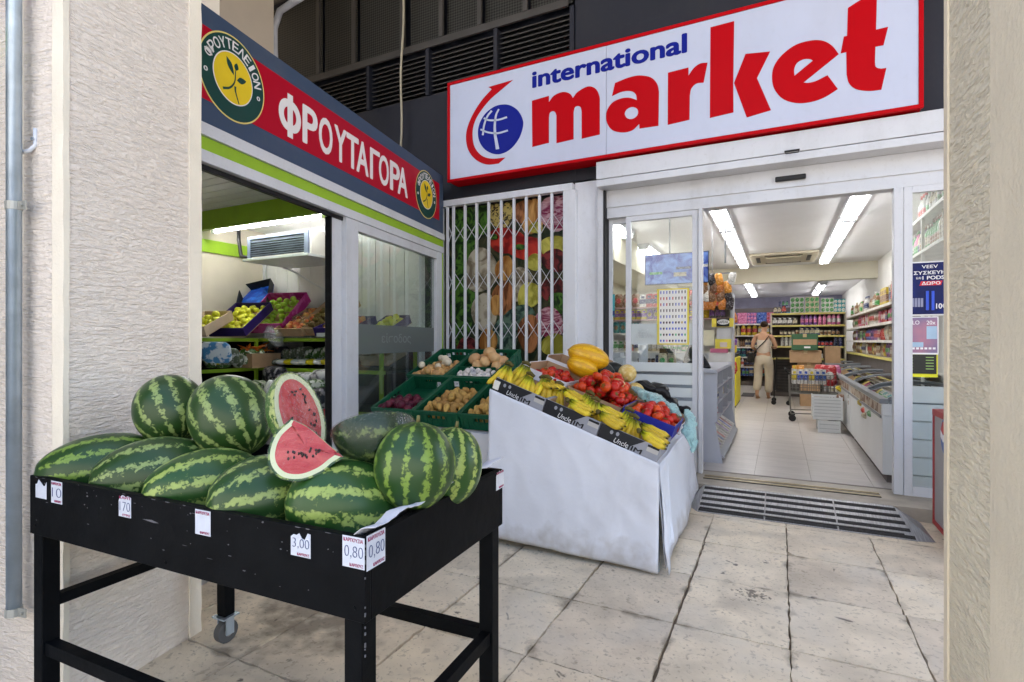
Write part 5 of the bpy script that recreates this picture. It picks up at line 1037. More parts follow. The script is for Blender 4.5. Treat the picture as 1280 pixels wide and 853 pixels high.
# bananas --------------------------------------------------------
def ban_mat():
    m = mat('banana_skin', (.66, .48, .035), .5, var=.18, scale=22, rand=.25); n = m.node_tree.nodes; l = m.node_tree.links; b = n['Principled BSDF']; src = b.inputs['Base Color'].links[0].from_socket
    tc = n.new('ShaderNodeTexCoord'); sp = n.new('ShaderNodeSeparateXYZ'); l.new(tc.outputs['Generated'], sp.inputs[0]); r = n.new('ShaderNodeValToRGB'); l.new(sp.outputs[0], r.inputs[0]); e = r.color_ramp.elements
    e[0].position = 0; e[0].color = (.10, .10, .02, 1); e[1].position = 1; e[1].color = (.03, .025, .012, 1)
    for p, c in ((.10, (.30, .48, .06)), (.26, (.80, .95, .5)), (.4, (1, 1, 1)), (.86, (1, 1, 1)), (.93, (.5, .55, .25)), (.965, (.08, .06, .04))): x = e.new(p); x.color = tuple(c)+(1,)
    x = n.new('ShaderNodeMix'); x.data_type = 'RGBA'; x.blend_type = 'MULTIPLY'; x.inputs['Factor'].default_value = 1; l.new(src, x.inputs['A']); l.new(r.outputs[0], x.inputs['B']); l.new(x.outputs['Result'], b.inputs['Base Color']); return m
BAN = ban_mat()
def banana(seed, L=.18, R=.0185, bend=1.25):
    """finger from the crown at the origin along +x, curving up (+z)"""
    pts = []; rs_ = []; n = 14; p = V((0, 0, 0)); a = -bend*.42
    for i in range(n+1):
        s = i/n; pts.append(p.copy()); rs_.append(R*(.34 if s < .12 else min(1, .34+(s-.10)*3.6) if s < .32 else 1 if s < .80 else max(.20, 1-(s-.80)*4.0)))
        p = p+V((math.cos(a), 0, math.sin(a)))*(L/n); a += bend/n*(.5 if s < .2 else 1.15)
    return MB().tube(pts, rs_, 7).mesh('banana', BAN, True)
bms = [banana(0, .175, bend=1.1), banana(1, .19, bend=1.3), banana(2, .165, bend=.95)]
crm = MB().tube([(-.012, -.03, 0), (-.02, 0, .004), (-.012, .03, 0)], [.010, .014, .010], 7).mesh('crown', mat('banana_crown', (.10, .08, .02), .7), True)
def hand(x, y, z, rz, style, n, label, seed):
    if style == 'up': y += .045; z -= .042
    else: z -= .012
    r = random.Random(seed); loc = XD @ V((x, y, z)); t = thing('banana_bunch', label, 'bananas', tuple(loc), 'banana bunches on the stand')
    E_ = {'lie': Euler((0, .10, rz)), 'up': Euler((0, 1.05, rz)), 'arch': Euler((math.pi, -.55, rz))}[style]
    t.rotation_euler = (XD.to_3x3() @ E_.to_matrix()).to_euler()
    for k in range(n):
        a = k-(n-1)/2; o = put(r.choice(bms), 'banana', (0, 0, 0), sc=r.uniform(.95, 1.08), parent=t)
        if style == 'lie': o.location = (0, a*.012, .012*(k % 2)); o.rotation_euler = (-1.35+r.uniform(-.15, .15), 0, a*.17)     # curve sideways
        else: o.location = (0, a*.012, 0); o.rotation_euler = (a*.10+r.uniform(-.1, .1), r.uniform(-.08, .08), a*.20)
    put(crm, 'crown', (0, 0, 0), parent=t); return t
Z_ = .13
spots = [(.03, .05, .215, -1.57, 'up', 4), (.10, .16, .24, -1.45, 'up', 5), (.18, .08, .20, -1.7, 'up', 5), (.24, .24, .17, -.35, 'lie', 5), (.29, .10, .22, -1.5, 'up', 4), (.36, .16, .20, -1.2, 'up', 4), (.40, .25, .15, -.2, 'lie', 4), (.50, .07, .135, .25, 'lie', 5), (.57, .16, .22, -1.7, 'up', 5), (.63, .10, .21, -1.3, 'up', 5), (.66, .22, .15, -.15, 'lie', 5), (.70, .09, .135, .05, 'lie', 5), (.83, .18, .215, -1.5, 'up', 4), (.885, .09, .205, -1.6, 'up', 5), (.93, .22, .14, -.10, 'lie', 4), (.96, .10, .125, -.02, 'lie', 4)]
nm = ['at the high left end by the front edge', 'behind the leftmost one', 'second along the front edge from the left', 'lying behind on the first box', 'upright at the join of the first two boxes', 'upright just right of the first join', 'lying at the back of the second box', 'lying along the front edge of the second box', 'standing with stems up over the second box', 'upright at the right of the second box', 'stretched towards the third box at the back', 'long curved, stretched along the front towards the third box', 'stem up over the third box, at the back', 'greenish, stem up by the front of the third box', 'lying at the back of the low end', 'lowest, its tips jutting over the doorway end']
for k, (s, q) in enumerate(zip(spots, nm)): hand(*s, 'yellow banana bunch '+q, 40+k)
# second row: tomatoes -------------------------------------------
CAL = mat('tomato_calyx', (.05, .12, .02), .6)
tomm = [MB().ell((0, 0, 0), (.028, .036, .036), 14, 9, fn=lambda p, k=k: p*(1+.04*math.cos(5*math.atan2(p.y, p.z)+k))*(1-.12*(abs(p.y)+abs(p.z) < .016))).mesh('tomato', TOM, True) for k in range(2)]
for me in tomm:                                    # green calyx on the stalk end
    bm = bmesh.new(); bm.from_mesh(me); me.materials.append(CAL)
    for q in range(5):
        a = q*1.2566; f = bm.faces.new([bm.verts.new(p) for p in ((.0262, 0, 0), (.0275, .010*math.cos(a-.4), .010*math.sin(a-.4)), (.0255, .020*math.cos(a), .020*math.sin(a)), (.0275, .010*math.cos(a+.4), .010*math.sin(a+.4)))]); f.material_index = 1
    bm.to_mesh(me); bm.free()
tray(.02, .33, .46, .82, .10, WBD, KRA, 'white open cardboard box of tomatoes at the high end of the stand', None, hb=.14, z0=.045)
heap(XD, tomm, 36, .05, .31, .48, .79, .05, .035, 'tomato', 'red tomato in the white box at the high end of the stand', 'tomato', 'tomatoes in the white box', 21, .07)
tray(.345, .74, .45, .90, .09, KRA, KRA, 'brown cardboard tray heaped with tomatoes in the middle of the stand', z0=.04)
heap(XD, tomm, 120, .38, .71, .48, .86, .045, .035, 'tomato', 'red tomato in the big middle heap of the stand', 'tomato', 'tomatoes in the middle heap', 22, .19)
tray(.755, 1.10, .43, .84, .10, BBD, KRA, 'blue cardboard tray of tomatoes at the low doorway end of the stand', hb=.10, z0=.055)
heap(XD, tomm, 60, .79, 1.07, .46, .80, .06, .035, 'tomato', 'red tomato in the blue tray at the low end of the stand', 'tomato', 'tomatoes in the blue tray', 23, .10)
tg_ = XD @ V((.74, .45, .06)); MBt = MB(XD).box(.735, .785, .440, .448, .05, .10)
tag(MBt.build('price_tag', PT2, None, loc=tg_), 'blank white price tag on the left corner of the blue tomato tray', 'price tag')
# stacked white boxes at the high end (flaps up)
tray(-.01, .36, .86, 1.20, .13, WBD, KRA, 'white and brown cardboard box behind the tomatoes at the high end', z0=.07, hb=.15)
tray(.0, .34, 1.24, 1.58, .13, WBD, KRA, 'farthest white and brown cardboard box at the high end of the stand', z0=.12, hb=.15)
heap(XD, tomm, 14, .05, .32, .9, 1.16, .08, .034, 'tomato', 'red tomato deep in the second white cardboard box', 'tomato', 'tomatoes in the second box', 26, .04)
# melons at the back
YM = rind('yellow_melon_rind', (.62, .32, .006), (.70, .40, .012), 11, 0, .6, -.1); MATS['yellow_melon_rind'].node_tree.nodes['Principled BSDF'].inputs['Coat Weight'].default_value = .05
CAN = mat('cantaloupe_rind', (.56, .40, .12), .55, col2=(.68, .56, .28), scale=30, bump=.5, bscale=60)
def rm_(name, px, py, t_, L, R, ax, mt, label, cat):
    c = onT(px, py, t_); o = put(MB().ell((0, 0, 0), (L, R, R), 28, 18, fn=lambda p: V((p.x, p.y, p.z))*(1+.012*math.cos(10*math.atan2(p.y, p.z)))).mesh(name, mt, True), name, c, label=label, cat=cat); o.rotation_mode = 'QUATERNION'; o.rotation_quaternion = V(ax).to_track_quat('X', 'Z'); return o
rm_('yellow_melon', 736, 446, 4.05, .165, .092, tuple(RT*.93+FW*.2-V((0, 0, .28))), YM, 'large ridged yellow melon on top of the stand', 'melon')
rm_('yellow_melon', 728, 459, 4.0, .12, .075, tuple(RT*.9-V((0, 0, .35))), YM, 'second yellow melon peeping out below the large one', 'melon')
rm_('dark_melon', 751, 463, 4.15, .13, .08, tuple(RT*.8-V((0, 0, .55))), mat('dark_green_rind', (.012, .014, .012), .4, var=.4), 'nearly black long melon lying beside the yellow melon', 'melon')
rm_('dark_melon', 768, 463, 4.4, .09, .065, tuple(RT*.8-V((0, 0, .2))), MATS['dark_green_rind'], 'nearly black round melon behind the cantaloupes', 'melon')
rm_('cantaloupe', 784, 467, 4.15, .070, .072, (.2, 0, 1), CAN, 'upper cantaloupe of the pair on the stand', 'melon'); rm_('cantaloupe', 772, 483, 3.85, .056, .060, (1, .3, .3), CAN, 'lower smaller cantaloupe of the pair on the stand', 'melon')
rm_('cantaloupe', 795, 487, 4.0, .06, .05, (1, 0, -.3), CAN, 'cantaloupe half covered by the pale blue bag', 'melon')
for k, (px, py, t_, s) in enumerate(((806, 484, 4.5, .085), (823, 489, 4.5, .09), (838, 503, 4.45, .07), (856, 512, 4.2, .05))):
    m = lump('dark_bag', (s, s*.8, s*.6), mat('black_plastic', (.008, .008, .009), .35), 60+k, 18, 12, .7); tag(put(m, 'dark_bag', onT(px, py, t_), (0, sa, 0)), 'black plastic bag '+['left of the others behind the cantaloupes', 'largest in the row behind the pale blue bag', 'third in the row behind the pale blue bag', 'small, at the doorway corner of the stand'][k], 'bag')
CYN = film('cyan_bag', (.62, .85, .84), .62, .6, .22, 1.0, (.42, .66, .66))
def bag_sheet(pts, w0, label, seed, name='plastic_bag', mt=CYN, th=.5):
    """crumpled tube of thin film along a path"""
    P = [V(p) for p in pts]; mb = MB(); n = 34; m_ = 46; vs = []
    for i in range(m_+1):
        s = i/m_*(len(P)-1); k = min(int(s), len(P)-2); c = P[k].lerp(P[k+1], s-k); wd = w0*(math.sin(math.pi*min(.98, max(.02, i/m_)))**.4); d = (P[k+1]-P[k]).normalized(); a = d.cross(V((0, 0, 1))).normalized(); b = a.cross(d)
        for j in range(n):
            q = 2*math.pi*j/n; v_ = a*math.cos(q)*wd+b*math.sin(q)*wd*th; v_ = v_*(1+.9*noise.noise(v_*10+c*9+V((seed, 0, 0)))-.7*abs(noise.noise(v_*22+c*24))); vs.append(c+v_)
    mb.add(vs, [(i*n+j, i*n+(j+1) % n, (i+1)*n+(j+1) % n, (i+1)*n+j) for i in range(m_) for j in range(n)])
    return tag(mb.build(name, mt, None, smooth=True, loc=P[0]), label, 'bag')
bag_sheet([onT(790, 485, 3.9), onT(812, 495, 3.85), onT(835, 508, 3.8), onT(852, 520, 3.75)], .085, 'long crumpled pale blue plastic bag lying along the rear of the stand', 3)
bag_sheet([onT(858, 512, 3.6), onT(861, 530, 3.55), onT(864, 548, 3.5), onT(866, 566, 3.48)], .05, 'pale blue plastic bag hanging down at the doorway corner of the stand', 8)
rm_('courgette', 817, 507, 3.80, .08, .018, tuple(RT*.85-V((0, 0, .5))), mat('courgette_green', (.04, .09, .02), .4, var=.4, scale=12), 'green courgette showing under the pale blue bag', 'vegetable')
rm_('courgette', 840, 518, 3.76, .07, .018, tuple(RT*.85-V((0, 0, .45))), MATS['courgette_green'], 'second green courgette nearer the doorway under the bag', 'vegetable')
heap(XD, tomm, 30, .36, .72, .93, 1.2, .03, .034, 'tomato', 'red tomato between the middle heap and the melons', 'tomato', 'tomatoes behind the middle heap', 24, .10)
tray(.80, 1.10, 1.0, 1.5, .08, WBD, KRA, 'white tray under the pale blue bag near the doorway')
tray(.40, .78, .98, 1.5, .08, WBD, KRA, 'white tray under the melons at the back of the stand')
# ================================================================== KIOSK PRODUCE
PUR = mat('purple_board', (.03, .015, .13), .5); MAG = mat('magenta_board', (.42, .02, .20), .5, col2=(.55, .10, .35), scale=8, c2=(.48, .55)); WOD = mat('pale_wood', (.55, .42, .3), .7)
def ktray(px, py, Y, w_, l_, h_, tilt, rz, mt, label, fruit, n, sc, fname, flabel, seed, fcat='fruit', inner=KRA, ry=0, fgrp=None):
    c = onY(px, py, Y); Mx = Matrix.Translation(c) @ Euler((tilt, ry, rz)).to_matrix().to_4x4(); t = thing('fruit_box', label, 'box', tuple(c)); th = .008
    t.rotation_euler = Mx.to_euler()
    for nm_, b in (('base', (0, w_, 0, l_, 0, .006)), ('wall', (0, w_, 0, th, .006, h_)), ('wall', (0, w_, l_-th, l_, .006, h_)), ('wall', (0, th, th, l_-th, .006, h_)), ('wall', (w_-th, w_, th, l_-th, .006, h_))): put(MB().box(*b).mesh(nm_, inner if nm_ == 'base' else mt), nm_, (0, 0, 0), parent=t)
    if fruit: heap(Mx, fruit, n, .04, w_-.04, .04, l_-.04, .006, sc, fname, flabel, fcat, fgrp or flabel[:40], seed, .05)
    return Mx
APY = mat('yellow_apple_skin', (.62, .62, .05), .3, var=.1, rand=.1); APG = mat('green_apple_skin', (.38, .55, .06), .3, var=.12, rand=.1); PCH = mat('peach_skin', (.55, .12, .05), .6, col2=(.70, .38, .12), scale=10, rand=.15); KIW = mat('kiwi_skin', (.14, .10, .03), .8, var=.2, rand=.2)
def apm(m, nme, r=.036): return [MB().ell((0, 0, 0), (r*.9, r, r), 12, 9, fn=lambda p: V((p.x*(.75 if (p.y**2+p.z**2) < (r*.4)**2 else 1), p.y, p.z))).mesh(nme, m, True)]
ay, ag, pc_, kw = apm(APY, 'yellow_apple'), apm(APG, 'green_apple', .033), apm(PCH, 'peach', .034), apm(KIW, 'kiwi', .028)
wd = .40
ktray(222, 421, 3.15, .30, .45, .10, .40, .35, WOD, 'pale wooden box of yellow green apples cut by the pillar edge', ay, 20, .034, 'apple', 'yellow green apple in the pale wooden box next to the pillar', 31, 'apple')
ktray(262, 421, 3.55, .44, .52, .10, .60, .25, PUR, 'purple sided box of yellow apples on the top kiosk shelf', ay, 60, .038, 'apple', 'yellow apple in the purple sided box', 32, 'apple')
BPL = mat('blue_packing', (.01, .06, .42), .35, col2=(.02, .16, .65), scale=12, bump=.6, bscale=18)
Mb = ktray(298, 398, 4.02, .36, .50, .10, .75, .55, BLB, 'black box with bright blue packing tilted against the kiosk wall', None, 0, 0, '', '', 33, inner=BPL, ry=-.25)
tag(MB(Mb).ell((.18, .25, .03), (.15, .21, .03), 20, 10, fn=lambda p: p*(1+.3*noise.noise(p*22))).build('blue_liner', BPL, None, smooth=True, loc=Mb @ V((.18, .25, .03))), 'crumpled bright blue liner inside the tilted black box', 'liner')
ktray(309, 417, 3.90, .50, .56, .13, .72, .22, MAG, 'magenta printed box of green apples leaning on the kiosk shelf', ag, 40, .036, 'apple', 'green apple in the magenta box', 34, 'apple')
ktray(346, 421, 3.90, .40, .50, .09, .50, .0, KRA, 'brown box of small orange fruit under a clear sheet', pc_, 50, .032, 'apricot', 'orange apricot under the clear sheet on the top kiosk shelf', 35, 'apricot')
ktray(372, 420, 3.94, .44, .56, .09, .62, .0, KRA, 'brown box of dull green kiwis on the top kiosk shelf', kw, 90, .03, 'kiwi', 'brown kiwi in the tilted box', 36, 'kiwi')
ktray(394, 421, 3.86, .50, .36, .09, .35, .0, PUR, 'purple box of peaches at the kiosk door post', pc_, 50, .036, 'peach', 'red peach in the purple box', 37, 'peach')
ktray(462, 421, 4.12, .30, .32, .09, .45, .0, PUR, 'purple box of lemons seen through the kiosk glass', ay, 26, .034, 'lemon', 'yellow lemon seen through the kiosk glass', 38, 'lemon')
ktray(452, 457, 4.12, .34, .32, .10, .35, .0, WOD, 'wooden box of onions seen through the kiosk glass', onm, 60, .031, 'onion', 'pale onion seen through the kiosk glass', 39, 'onion')
for k, (px, py) in enumerate(((284, 418), (300, 418.5), (399, 418.5), (405, 418.5))):
    c = onY(px, py, 3.66 if px < 350 else 3.85); tag(MB().box(c.x-.035, c.x+.035, c.y-.003, c.y, c.z-.02, c.z+.03).build('price_tag', PT2, None, loc=c), 'small white tag on the purple boxes, '+['leftmost', 'second from the left', 'third from the left', 'rightmost'][k], 'price tag')
CLR = film('clear_sheet', (.97, .97, .98), .10, .5, .12, .8)
bag_sheet([onY(338, 408, 3.9), onY(342, 420, 3.84), onY(346, 427, 3.82), onY(350, 432, 3.82)], .10, 'clear plastic bag drooping over the green shelf edge', 11, mt=CLR)
bag_sheet([onY(358, 414, 3.95), onY(372, 400, 4.1), onY(384, 390, 4.25)], .16, 'large clear plastic sheet over the apricots', 12, mt=CLR, th=.25)
# middle shelf: packets, carrots, greens
def packet(px, py, Y, w_, h_, mt, label, rz=0, rx=.25, name='packet', cat='packet', seed=0, d=.03, grp=None):
    c = onY(px, py, Y); r = random.Random(seed)
    me = MB().ell((0, 0, 0), (w_/2, d, h_/2), 4, 2).mesh(name, mt) if False else MB().ell((0, 0, 0), (w_/2, d, h_/2), 14, 10, fn=lambda p: V((math.copysign(min(abs(p.x)*1.25, w_/2), p.x), p.y*(1+.3*noise.noise(p*30)), math.copysign(min(abs(p.z)*1.25, h_/2), p.z)))).mesh(name, mt, True)
    return tag(put(me, name, c, (rx, 0, rz)), label, cat, grp)
BLP = mat('pale_blue_packet', (.08, .28, .55), .3, col2=(.7, .78, .85), scale=14, c2=(.45, .52)); GRP = mat('salad_packet', (.06, .14, .03), .3, col2=(.6, .62, .55), scale=22, c2=(.48, .55)); SIL = mat('silver_green_packet', (.10, .13, .08), .3, col2=(.5, .52, .50), scale=25, c2=(.5, .6)); YLP = mat('yellow_label', (.75, .62, .02), .4); DKP = mat('dark_packet', (.02, .02, .03), .35, col2=(.3, .28, .3), scale=20, c2=(.5, .6))
packet(270, 441, 3.2, .28, .20, BLP, 'blue and white food packet leaning on the second kiosk shelf', rz=.4); packet(285, 446, 3.3, .20, .16, SIL, 'silver green packet beside the blue and white one', rz=.6)
cb = onY(291, 456, 3.7); tag(MB().box(cb.x, cb.x+.30, cb.y, cb.y+.35, 1.021, 1.17).build('carton', KRA, None, loc=cb), 'open brown carton of carrots on the second kiosk shelf', 'box')
cm = MB().tube([(0, 0, 0), (.05, 0, 0), (.13, 0, 0)], [.012, .010, .002], 8).mesh('carrot', mat('carrot_skin', (.62, .16, .02), .5, rand=.15), True); r = random.Random(9)
for k in range(22): put(cm, 'carrot', (cb.x+r.uniform(.04, .2), cb.y+r.uniform(.02, .28), 1.18+r.uniform(0, .06)), (r.uniform(-.3, .3), r.uniform(-.4, .4), r.uniform(0, 6)), label='orange carrot in the brown carton', cat='carrot', group='carrots in the carton')
for k in range(9):
    packet(334+k*9.5, 446-(k % 3)*2, 4.15, .17, .16, [DKP, SIL, GRP][min(2, k//3)], 'bagged leaf vegetables on the second kiosk shelf against the dark back', rz=.2*k, seed=k, grp='bagged vegetables at the back')
for k, mt in enumerate([WPR, SIL, WPR, YLP, WPR, WPR, YLP, WPR, YLP]):
    packet(335+k*9.3, 452.5, 3.98, .13, .05, mt, 'flat '+('white' if mt is WPR else 'yellow' if mt is YLP else 'silver')+' edged packet along the front of the second kiosk shelf', rz=.1*k, seed=k, d=.05, grp='packets along the shelf front')
for k in range(12):
    packet(262+k*6, 452-(k % 3)*4, 3.35+.05*k, .15, .13, [GRP, YLP, SIL, GRP][k % 4], 'small bagged vegetable packet on the second shelf along the left kiosk wall', rz=.5*k, seed=70+k, grp='packets on the left kiosk shelf')
for k in range(16):
    packet(268+k*9, 488+(k % 2)*10, 3.75, .22, .20, [DKP, GRP, SIL, MATS['white_carrier'] if 'white_carrier' in MATS else WPR, GRP][k % 5], 'bagged produce on the lowest kiosk shelf behind the melons', rz=.3*k, seed=90+k, grp='bagged produce on the lowest kiosk shelf', d=.08)
for k, (px, py, mt, w_, h_) in enumerate(((345, 470, DKP, .3, .2), (385, 482, mat('white_carrier', (.6, .6, .62), .4, col2=(.15, .15, .17), scale=16, c2=(.5, .62)), .30, .26), (405, 478, MATS['white_carrier'], .25, .25), (405, 513, RPR, .22, .28), (414, 522, RPR, .15, .2), (412, 496, YLP, .12, .08), (350, 487, GRP, .25, .2))):
    packet(px, py, 3.9, w_, h_, mt, ['dark packet low in the kiosk behind the melons', 'printed white carrier bag on the lowest kiosk shelf, left one', 'printed white carrier bag on the lowest kiosk shelf, right one', 'large red packet at the foot of the kiosk door post', 'small red packet next to the door post', 'yellow label packet above the red packets', 'green packet low behind the standing melon half'][k], seed=k, d=.1)
# ================================================================== SHOP INTERIOR
IW = mat('interior_white', (.80, .79, .77), .7, var=.02); CEI = mat('ceiling_white', (.81, .81, .83), .5, var=.02); CRM = mat('interior_cream', (.72, .68, .56), .7, var=.02)
TIL = mat('floor_tile', (.50, .46, .43), .28, var=.16, scale=3, stretch=(.7, 9, 1), rand=.04, bump=.05); GRO = mat('tile_grout', (.22, .19, .17), .8)
fl = tag(MB().box(-2.9, 1.8, FY+.125, 19.6, -.03, FZ-.004).build('shop_floor', GRO), kind='structure')
tm = MB().box(.0015, .4485, .0015, .8985, -.003, 0).mesh('tile', TIL)
xx = -2.895
xs_ = [-2.895+.45*i for i in range(11)]; xs_ = [x+(-.205+2.895-.45*6)+.0 for x in xs_]
for i, x in enumerate(xs_):
    for j in range(16): 
        y = 5.26+.9*j-(.45 if False else 0)
        if x+.45 > 1.8 or y > 19: continue
        put(tm, 'tile', (x, y, FZ), parent=fl)
tag(MB().box(-2.9, 1.75, FY+.13, 12.75, 2.90, 3.0).build('shop_ceiling', CEI), kind='structure')
tag(MB().box(-2.9, 1.75, 12.76, 12.95, 2.56, 2.999).build('ceiling_beam', CRM), kind='structure')
tag(MB().box(-2.9, 1.75, 12.951, 19.6, 2.75, 2.85).build('rear_ceiling', CEI), kind='structure')
tag(MB().box(-2.98, -2.9, FY+.26, 19.6, 0, 3).build('wall_left', CRM), kind='structure')
tag(MB().box(1.75, 1.83, FY+.26, 19.6, 0, 3).build('wall_right', IW), kind='structure')
tag(MB().box(-2.9, 1.75, 19.6, 19.7, 0, 3).build('wall_back', mat('lilac_wall', (.34, .34, .48), .7)), kind='structure')
tag(MB().box(-2.9, -2.1, 6.6, 12.7, 2.45, 2.899).build('soffit_left', CRM), kind='structure')
TE = emit('shop_tube', (1, .985, .96), TUBE)
def batten(x, y0, y1, z, label, grp='ceiling battens'):
    t = thing('ceiling_light', label, 'light', (x, (y0+y1)/2, z), grp); MB().box(x-.10, x+.10, y0, y1, z-.045, z-.001).build('housing', WHT, t)
    for s in (-.042, .042): MB().tube([(x+s, y0+.03, z-.072), (x+s, y1-.03, z-.072)], .018, 8).build('tube', TE, t, smooth=True)
    [MB().box(x-.08, x+.08, ya_, ya_+.03, z-.095, z-.046).build('end_cap', WHT, t) for ya_ in (y0, y1-.03)]
for (x, nmx) in ((-.66, 'left row'), (.78, 'right row')):
    for k in range(4): y0 = 6.55+k*1.40; batten(x, y0, y0+1.33, 2.90, 'twin tube ceiling light in the %s inside the doorway, %s from the front' % (nmx, ['first', 'second', 'third', 'fourth'][k]))
for k in range(2): batten(-2.0, 6.4+k*2.4, 7.8+k*2.4, 2.90, 'twin tube ceiling light over the counter, seen through the left glass, '+['nearer', 'farther'][k])
for k in range(3): batten(-.70, 13.5+k*1.6, 14.9+k*1.6, 2.75, 'twin tube ceiling light of the back room, left row, '+['nearest', 'middle', 'farthest'][k])
for k in range(2): batten(.95, 15.0+k*1.8, 16.4+k*1.8, 2.75, 'twin tube ceiling light of the back room, right row, '+['nearer', 'farther'][k])
ac = thing('air_conditioner', 'beige four way ceiling cassette air conditioner between the rows of lights', 'air conditioner', (.05, 11.4, 2.9))
ACM = mat('ac_beige', (.52, .47, .36), .5, var=.04); a0 = onZ(935, 325, 2.88)
ax0, ax1, ay0, ay1 = -.50, .62, 10.75, 12.0
MB().box(ax0, ax1, ay0, ay1, 2.855, 2.899).build('panel', ACM, ac, bevel=.01); MB().box(ax0+.28, ax1-.28, ay0+.3, ay1-.3, 2.835, 2.854).build('grille', mat('ac_inner', (.60, .55, .44), .5), ac)
for b in ((ax0+.25, ax1-.25, ay0+.12, ay0+.19), (ax0+.25, ax1-.25, ay1-.19, ay1-.12), (ax0+.1, ax0+.17, ay0+.3, ay1-.3), (ax1-.17, ax1-.1, ay0+.3, ay1-.3)): MB().box(*b, 2.848, 2.8545).build('slot', BLK, ac)
# ------------------------------------------------------------------ goods
PAL = {'red': (.50, .03, .03), 'white': (.74, .73, .70), 'blue': (.03, .09, .42), 'teal': (.03, .30, .32), 'pink': (.62, .16, .34), 'violet': (.22, .08, .36), 'yellow': (.72, .55, .04), 'green': (.07, .32, .08), 'brown': (.26, .13, .06), 'cream': (.66, .58, .42), 'orange': (.66, .24, .03), 'navy': (.02, .03, .12), 'dark': (.04, .03, .035)}
def gm(c):
    b_ = PAL[c]; q = .55 if sum(b_) < 1.2 else -.5
    return mat('pack_'+c, tuple(x*.82 for x in b_), .35, col2=tuple(min(.8, max(.03, x*.8+q*.35)) if q > 0 else x*.45 for x in b_), scale=26, c2=(.50, .60), rand=.25, stretch=(1, 1, 1.6))
_pc = {}
def pmesh(kind, c1, c2):
    k = (kind, c1, c2)
    if k in _pc: return _pc[k]
    A, B = gm(c1), gm(c2)
    if kind == 'bottle': me = MB().lathe([(0, 0), (.034, 0), (.037, .01), (.037, .06), (.037, .14), (.036, .17), (.014, .215), (.014, .222), (.016, .223), (.016, .25), (0, .25)], 10, ms=[0, 0, 0, 1, 0, 0, 0, 1, 1, 1]).mesh('bottle', [A, B], True)
    elif kind == 'jug': me = MB().lathe([(0, 0), (.055, 0), (.06, .02), (.06, .08), (.06, .17), (.05, .21), (.02, .25), (.022, .251), (.022, .285), (0, .285)], 10, ms=[0, 0, 0, 1, 0, 0, 1, 1, 1]).mesh('detergent_bottle', [A, B], True)
    elif kind == 'carton': me = MB().box(-.045, .045, 0, .06, 0, .19).box(-.0455, .0455, -.0008, .0608, .05, .12, 1).box(-.025, .025, -.0014, .002, .13, .165, 1).mesh('carton', [A, B])
    elif kind == 'bag':
        me = MB().ell((0, .04, .11), (.065, .04, .115), 12, 10, fn=lambda p: V((math.copysign(min(abs(p.x)*1.3, .065), p.x), p.y, math.copysign(min(abs(p.z)*1.25, .112), p.z)))).ell((0, .006, .11), (.04, .012, .05), 8, 6, 1).mesh('snack_bag', [A, B], True)
    elif kind == 'can': me = MB().lathe([(0, 0), (.033, 0), (.034, .01), (.034, .03), (.034, .085), (.034, .105), (.03, .115), (0, .115)], 10, ms=[0, 0, 0, 1, 0, 0, 0]).mesh('can', [A, B], True)
    elif kind == 'bigpack':
        me = MB().box(-.13, .13, 0, .16, 0, .34)
        for i in range(3):
            for j in range(3): me.ell((-.087+i*.087, 0, .06+j*.11), (.038, .012, .045), 8, 5, 1)
        me = me.mesh('tissue_pack', [A, B])
    elif kind == 'wine': me = MB().lathe([(0, 0), (.036, 0), (.038, .01), (.038, .05), (.038, .13), (.037, .18), (.014, .235), (.014, .26), (.016, .262), (.016, .30), (0, .30)], 10, ms=[0, 0, 0, 1, 0, 0, 0, 1, 1, 1]).mesh('wine_bottle', [A, B], True)
    _pc[k] = me; return me
WID = dict(bottle=.078, jug=.125, carton=.094, bag=.13, can=.071, bigpack=.27, wine=.082)
NOUN = dict(bottle='bottle', jug='detergent bottle', carton='carton', bag='packet', can='can', bigpack='tissue pack', wine='bottle')
CATN = dict(bottle='bottle', jug='bottle', carton='carton', bag='packet', can='can', bigpack='pack', wine='bottle')
NM = dict(bottle='bottle', jug='detergent_bottle', carton='carton', bag='snack_bag', can='can', bigpack='tissue_pack', wine='wine_bottle')
def fill(p0, p1, face, kinds, cols, where, seed, sc=1, jit=.25, gap=.006, cols2=('white', 'red', 'cream', 'navy', 'green', 'brown')):
    """stand goods side by side from p0 to p1; face = rotation that turns their front (-y) to the aisle"""
    r = random.Random(seed); p0, p1 = V(p0), V(p1); L = (p1-p0).length; d = (p1-p0).normalized(); s = 0; run = 0
    while True:
        if run <= 0: kd_ = r.choice(kinds); c1 = r.choice(cols); c2 = r.choice(cols2); run = r.randint(1, 4); k = sc*r.uniform(.9, 1.15)
        w_ = WID[kd_]*k
        if s+w_ > L: break
        p = p0+d*(s+w_/2); put(pmesh(kd_, c1, c2), NM[kd_], p, (r.uniform(-.02, .02), 0, face+r.uniform(-.1, .1)*jit), k, label='%s and %s %s %s' % (c1, c2, NOUN[kd_], where) if c1 != c2 else '%s %s %s' % (c1, NOUN[kd_], where), cat=CATN[kd_], group='goods '+where)
        s += w_+gap*r.uniform(.3, 2); run -= 1
SHB = mat('shelf_beige', (.50, .46, .38), .5); SHE = mat('shelf_price_rail', (.62, .54, .16), .45); SHW = mat('shelf_white', (.66, .64, .60), .5); SBK = mat('shelf_back', (.10, .085, .08), .7)
